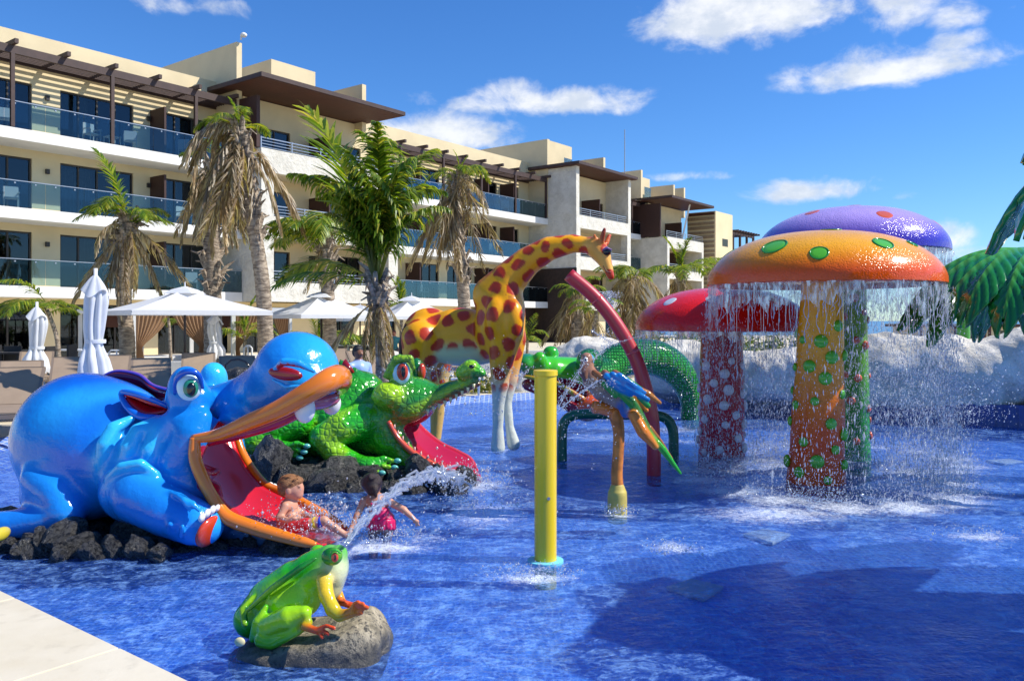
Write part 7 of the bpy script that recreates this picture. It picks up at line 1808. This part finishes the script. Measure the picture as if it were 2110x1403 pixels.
for f in jt.f:
    for k in range(1, len(f) - 1): tri.append((f[0], f[k], f[k + 1]))
pts = []
for c in J:
    for p in c:
        for _ in range(5): pts.append(np.array(p) + rs.normal(0, .018, 3))
for _ in range(500): u = rs.rand(); pts.append(np.array(P(1150 + 120 * rs.rand(), 780 + 200 * u * rs.rand(), 7.2 + rs.normal(0, .2))))
V1, F1 = drops(np.array(pts), .0036, .6, rs); cloud('macaw_water_jets', np.concatenate([V0, V1]), np.concatenate([np.array(tri), F1 + len(V0)]), M_SPRAY, 'thin crossing water jets between the macaw and the yellow post', 'water jet')
def burst(label, px, py, D, n, sx, sz, size, seed, name='splash_drops'):
    rs = np.random.RandomState(seed); c = np.array(P(px, py, D)); p = c + np.stack([rs.normal(0, sx, n), rs.normal(0, sx * .7, n), np.abs(rs.normal(0, sz, n)) if sz > 0 else -np.abs(rs.normal(0, -sz, n))], -1); p[:, 2] = np.maximum(p[:, 2], .01); V, Fq = drops(p, size, .5, rs); cloud(name, V, Fq, M_SPRAY, label, 'splash')
burst('spray of drops round the toddler at the slide end', 640, 1085, 6.42, 1500, .22, .10, .0042, 21)
burst('spray of drops round the girl legs', 780, 1112, 6.6, 800, .22, .07, .0045, 22)
burst('spray where the crocodile slide meets the water', 975, 1000, 8.8, 900, .22, .12, .0055, 23)
burst('drops falling from the frog jet end', 990, 1050, 7.6, 500, .28, .16, .005, 24)
burst('drops falling under the giraffe belly', 960, 752, 11.2, 700, .45, -.10, .0062, 25)
burst('drops falling from the giraffe mouth', 1258, 600, 10.8, 400, .05, -.25, .006, 26)
burst('splash at the foot of the yellow post', 1105, 1185, 5.7, 500, .16, .03, .0036, 27)
burst('splash at the foot of the macaw post', 1272, 1055, 7.4, 400, .08, .03, .0040, 28)
burst('spray between the crocodile and the giraffe legs', 1010, 860, 10.4, 350, .45, .35, .0055, 29)
burst('small splash on open water right of the post', 1385, 1135, 6.2, 260, .12, .04, .0036, 30)
burst('small splash on open water at the right edge', 2020, 1105, 6.6, 260, .22, .03, .0036, 31)
burst('fine spray drifting right of the mushrooms', 1900, 860, 10.4, 2600, .55, .45, .0050, 32)
def mist(label, cx, cy, r, n, seed, hi=.5):
    rs = np.random.RandomState(seed); a = rs.normal(-.2, 1.3, n); rr = r + rs.normal(0, .20, n); p = np.stack([cx + rr * np.cos(a) + rs.normal(0, .1, n), cy + rr * np.sin(a), .01 + rs.exponential(.16, n) + hi * rs.rand(n) * (rs.rand(n) < .35)], -1)
    V, Fq = drops(p, .0017, .5, rs); cloud('water_mist', V, Fq, M_SPRAY, label, 'spray')
mist('fine mist drifting round the foot of the orange mushroom', o1[0] + .1, o1[1], o1[2] + .05, 26000, 51, 1.4); mist('fine mist drifting round the foot of the purple mushroom', o2[0] + .15, o2[1], o2[2], 14000, 52, 1.6)
# churned water lying in the slide end round the toddler
S = Sculpt(.013)
for (x, y, D, r) in ((612, 1090, 6.45, 20), (640, 1097, 6.42, 19), (665, 1100, 6.42, 17), (690, 1104, 6.45, 14), (650, 1085, 6.6, 20), (680, 1090, 6.6, 16), (620, 1080, 6.6, 18)): S.ell(q3(x, y, D), (r * 1.5 * U(D), r * 1.3 * U(D), r * .55 * U(D)), (.8, .8, .8), .06)
fw = S.build('churned_water', None, M_JET, None, disp=lambda p: .016 * vnoise(p, 38, 4) + .010 * vnoise(p, 90, 5), world=False); tag(fw, 'foaming water filling the end of the hippo slide round the toddler', 'foam', kind='stuff')
build_water()
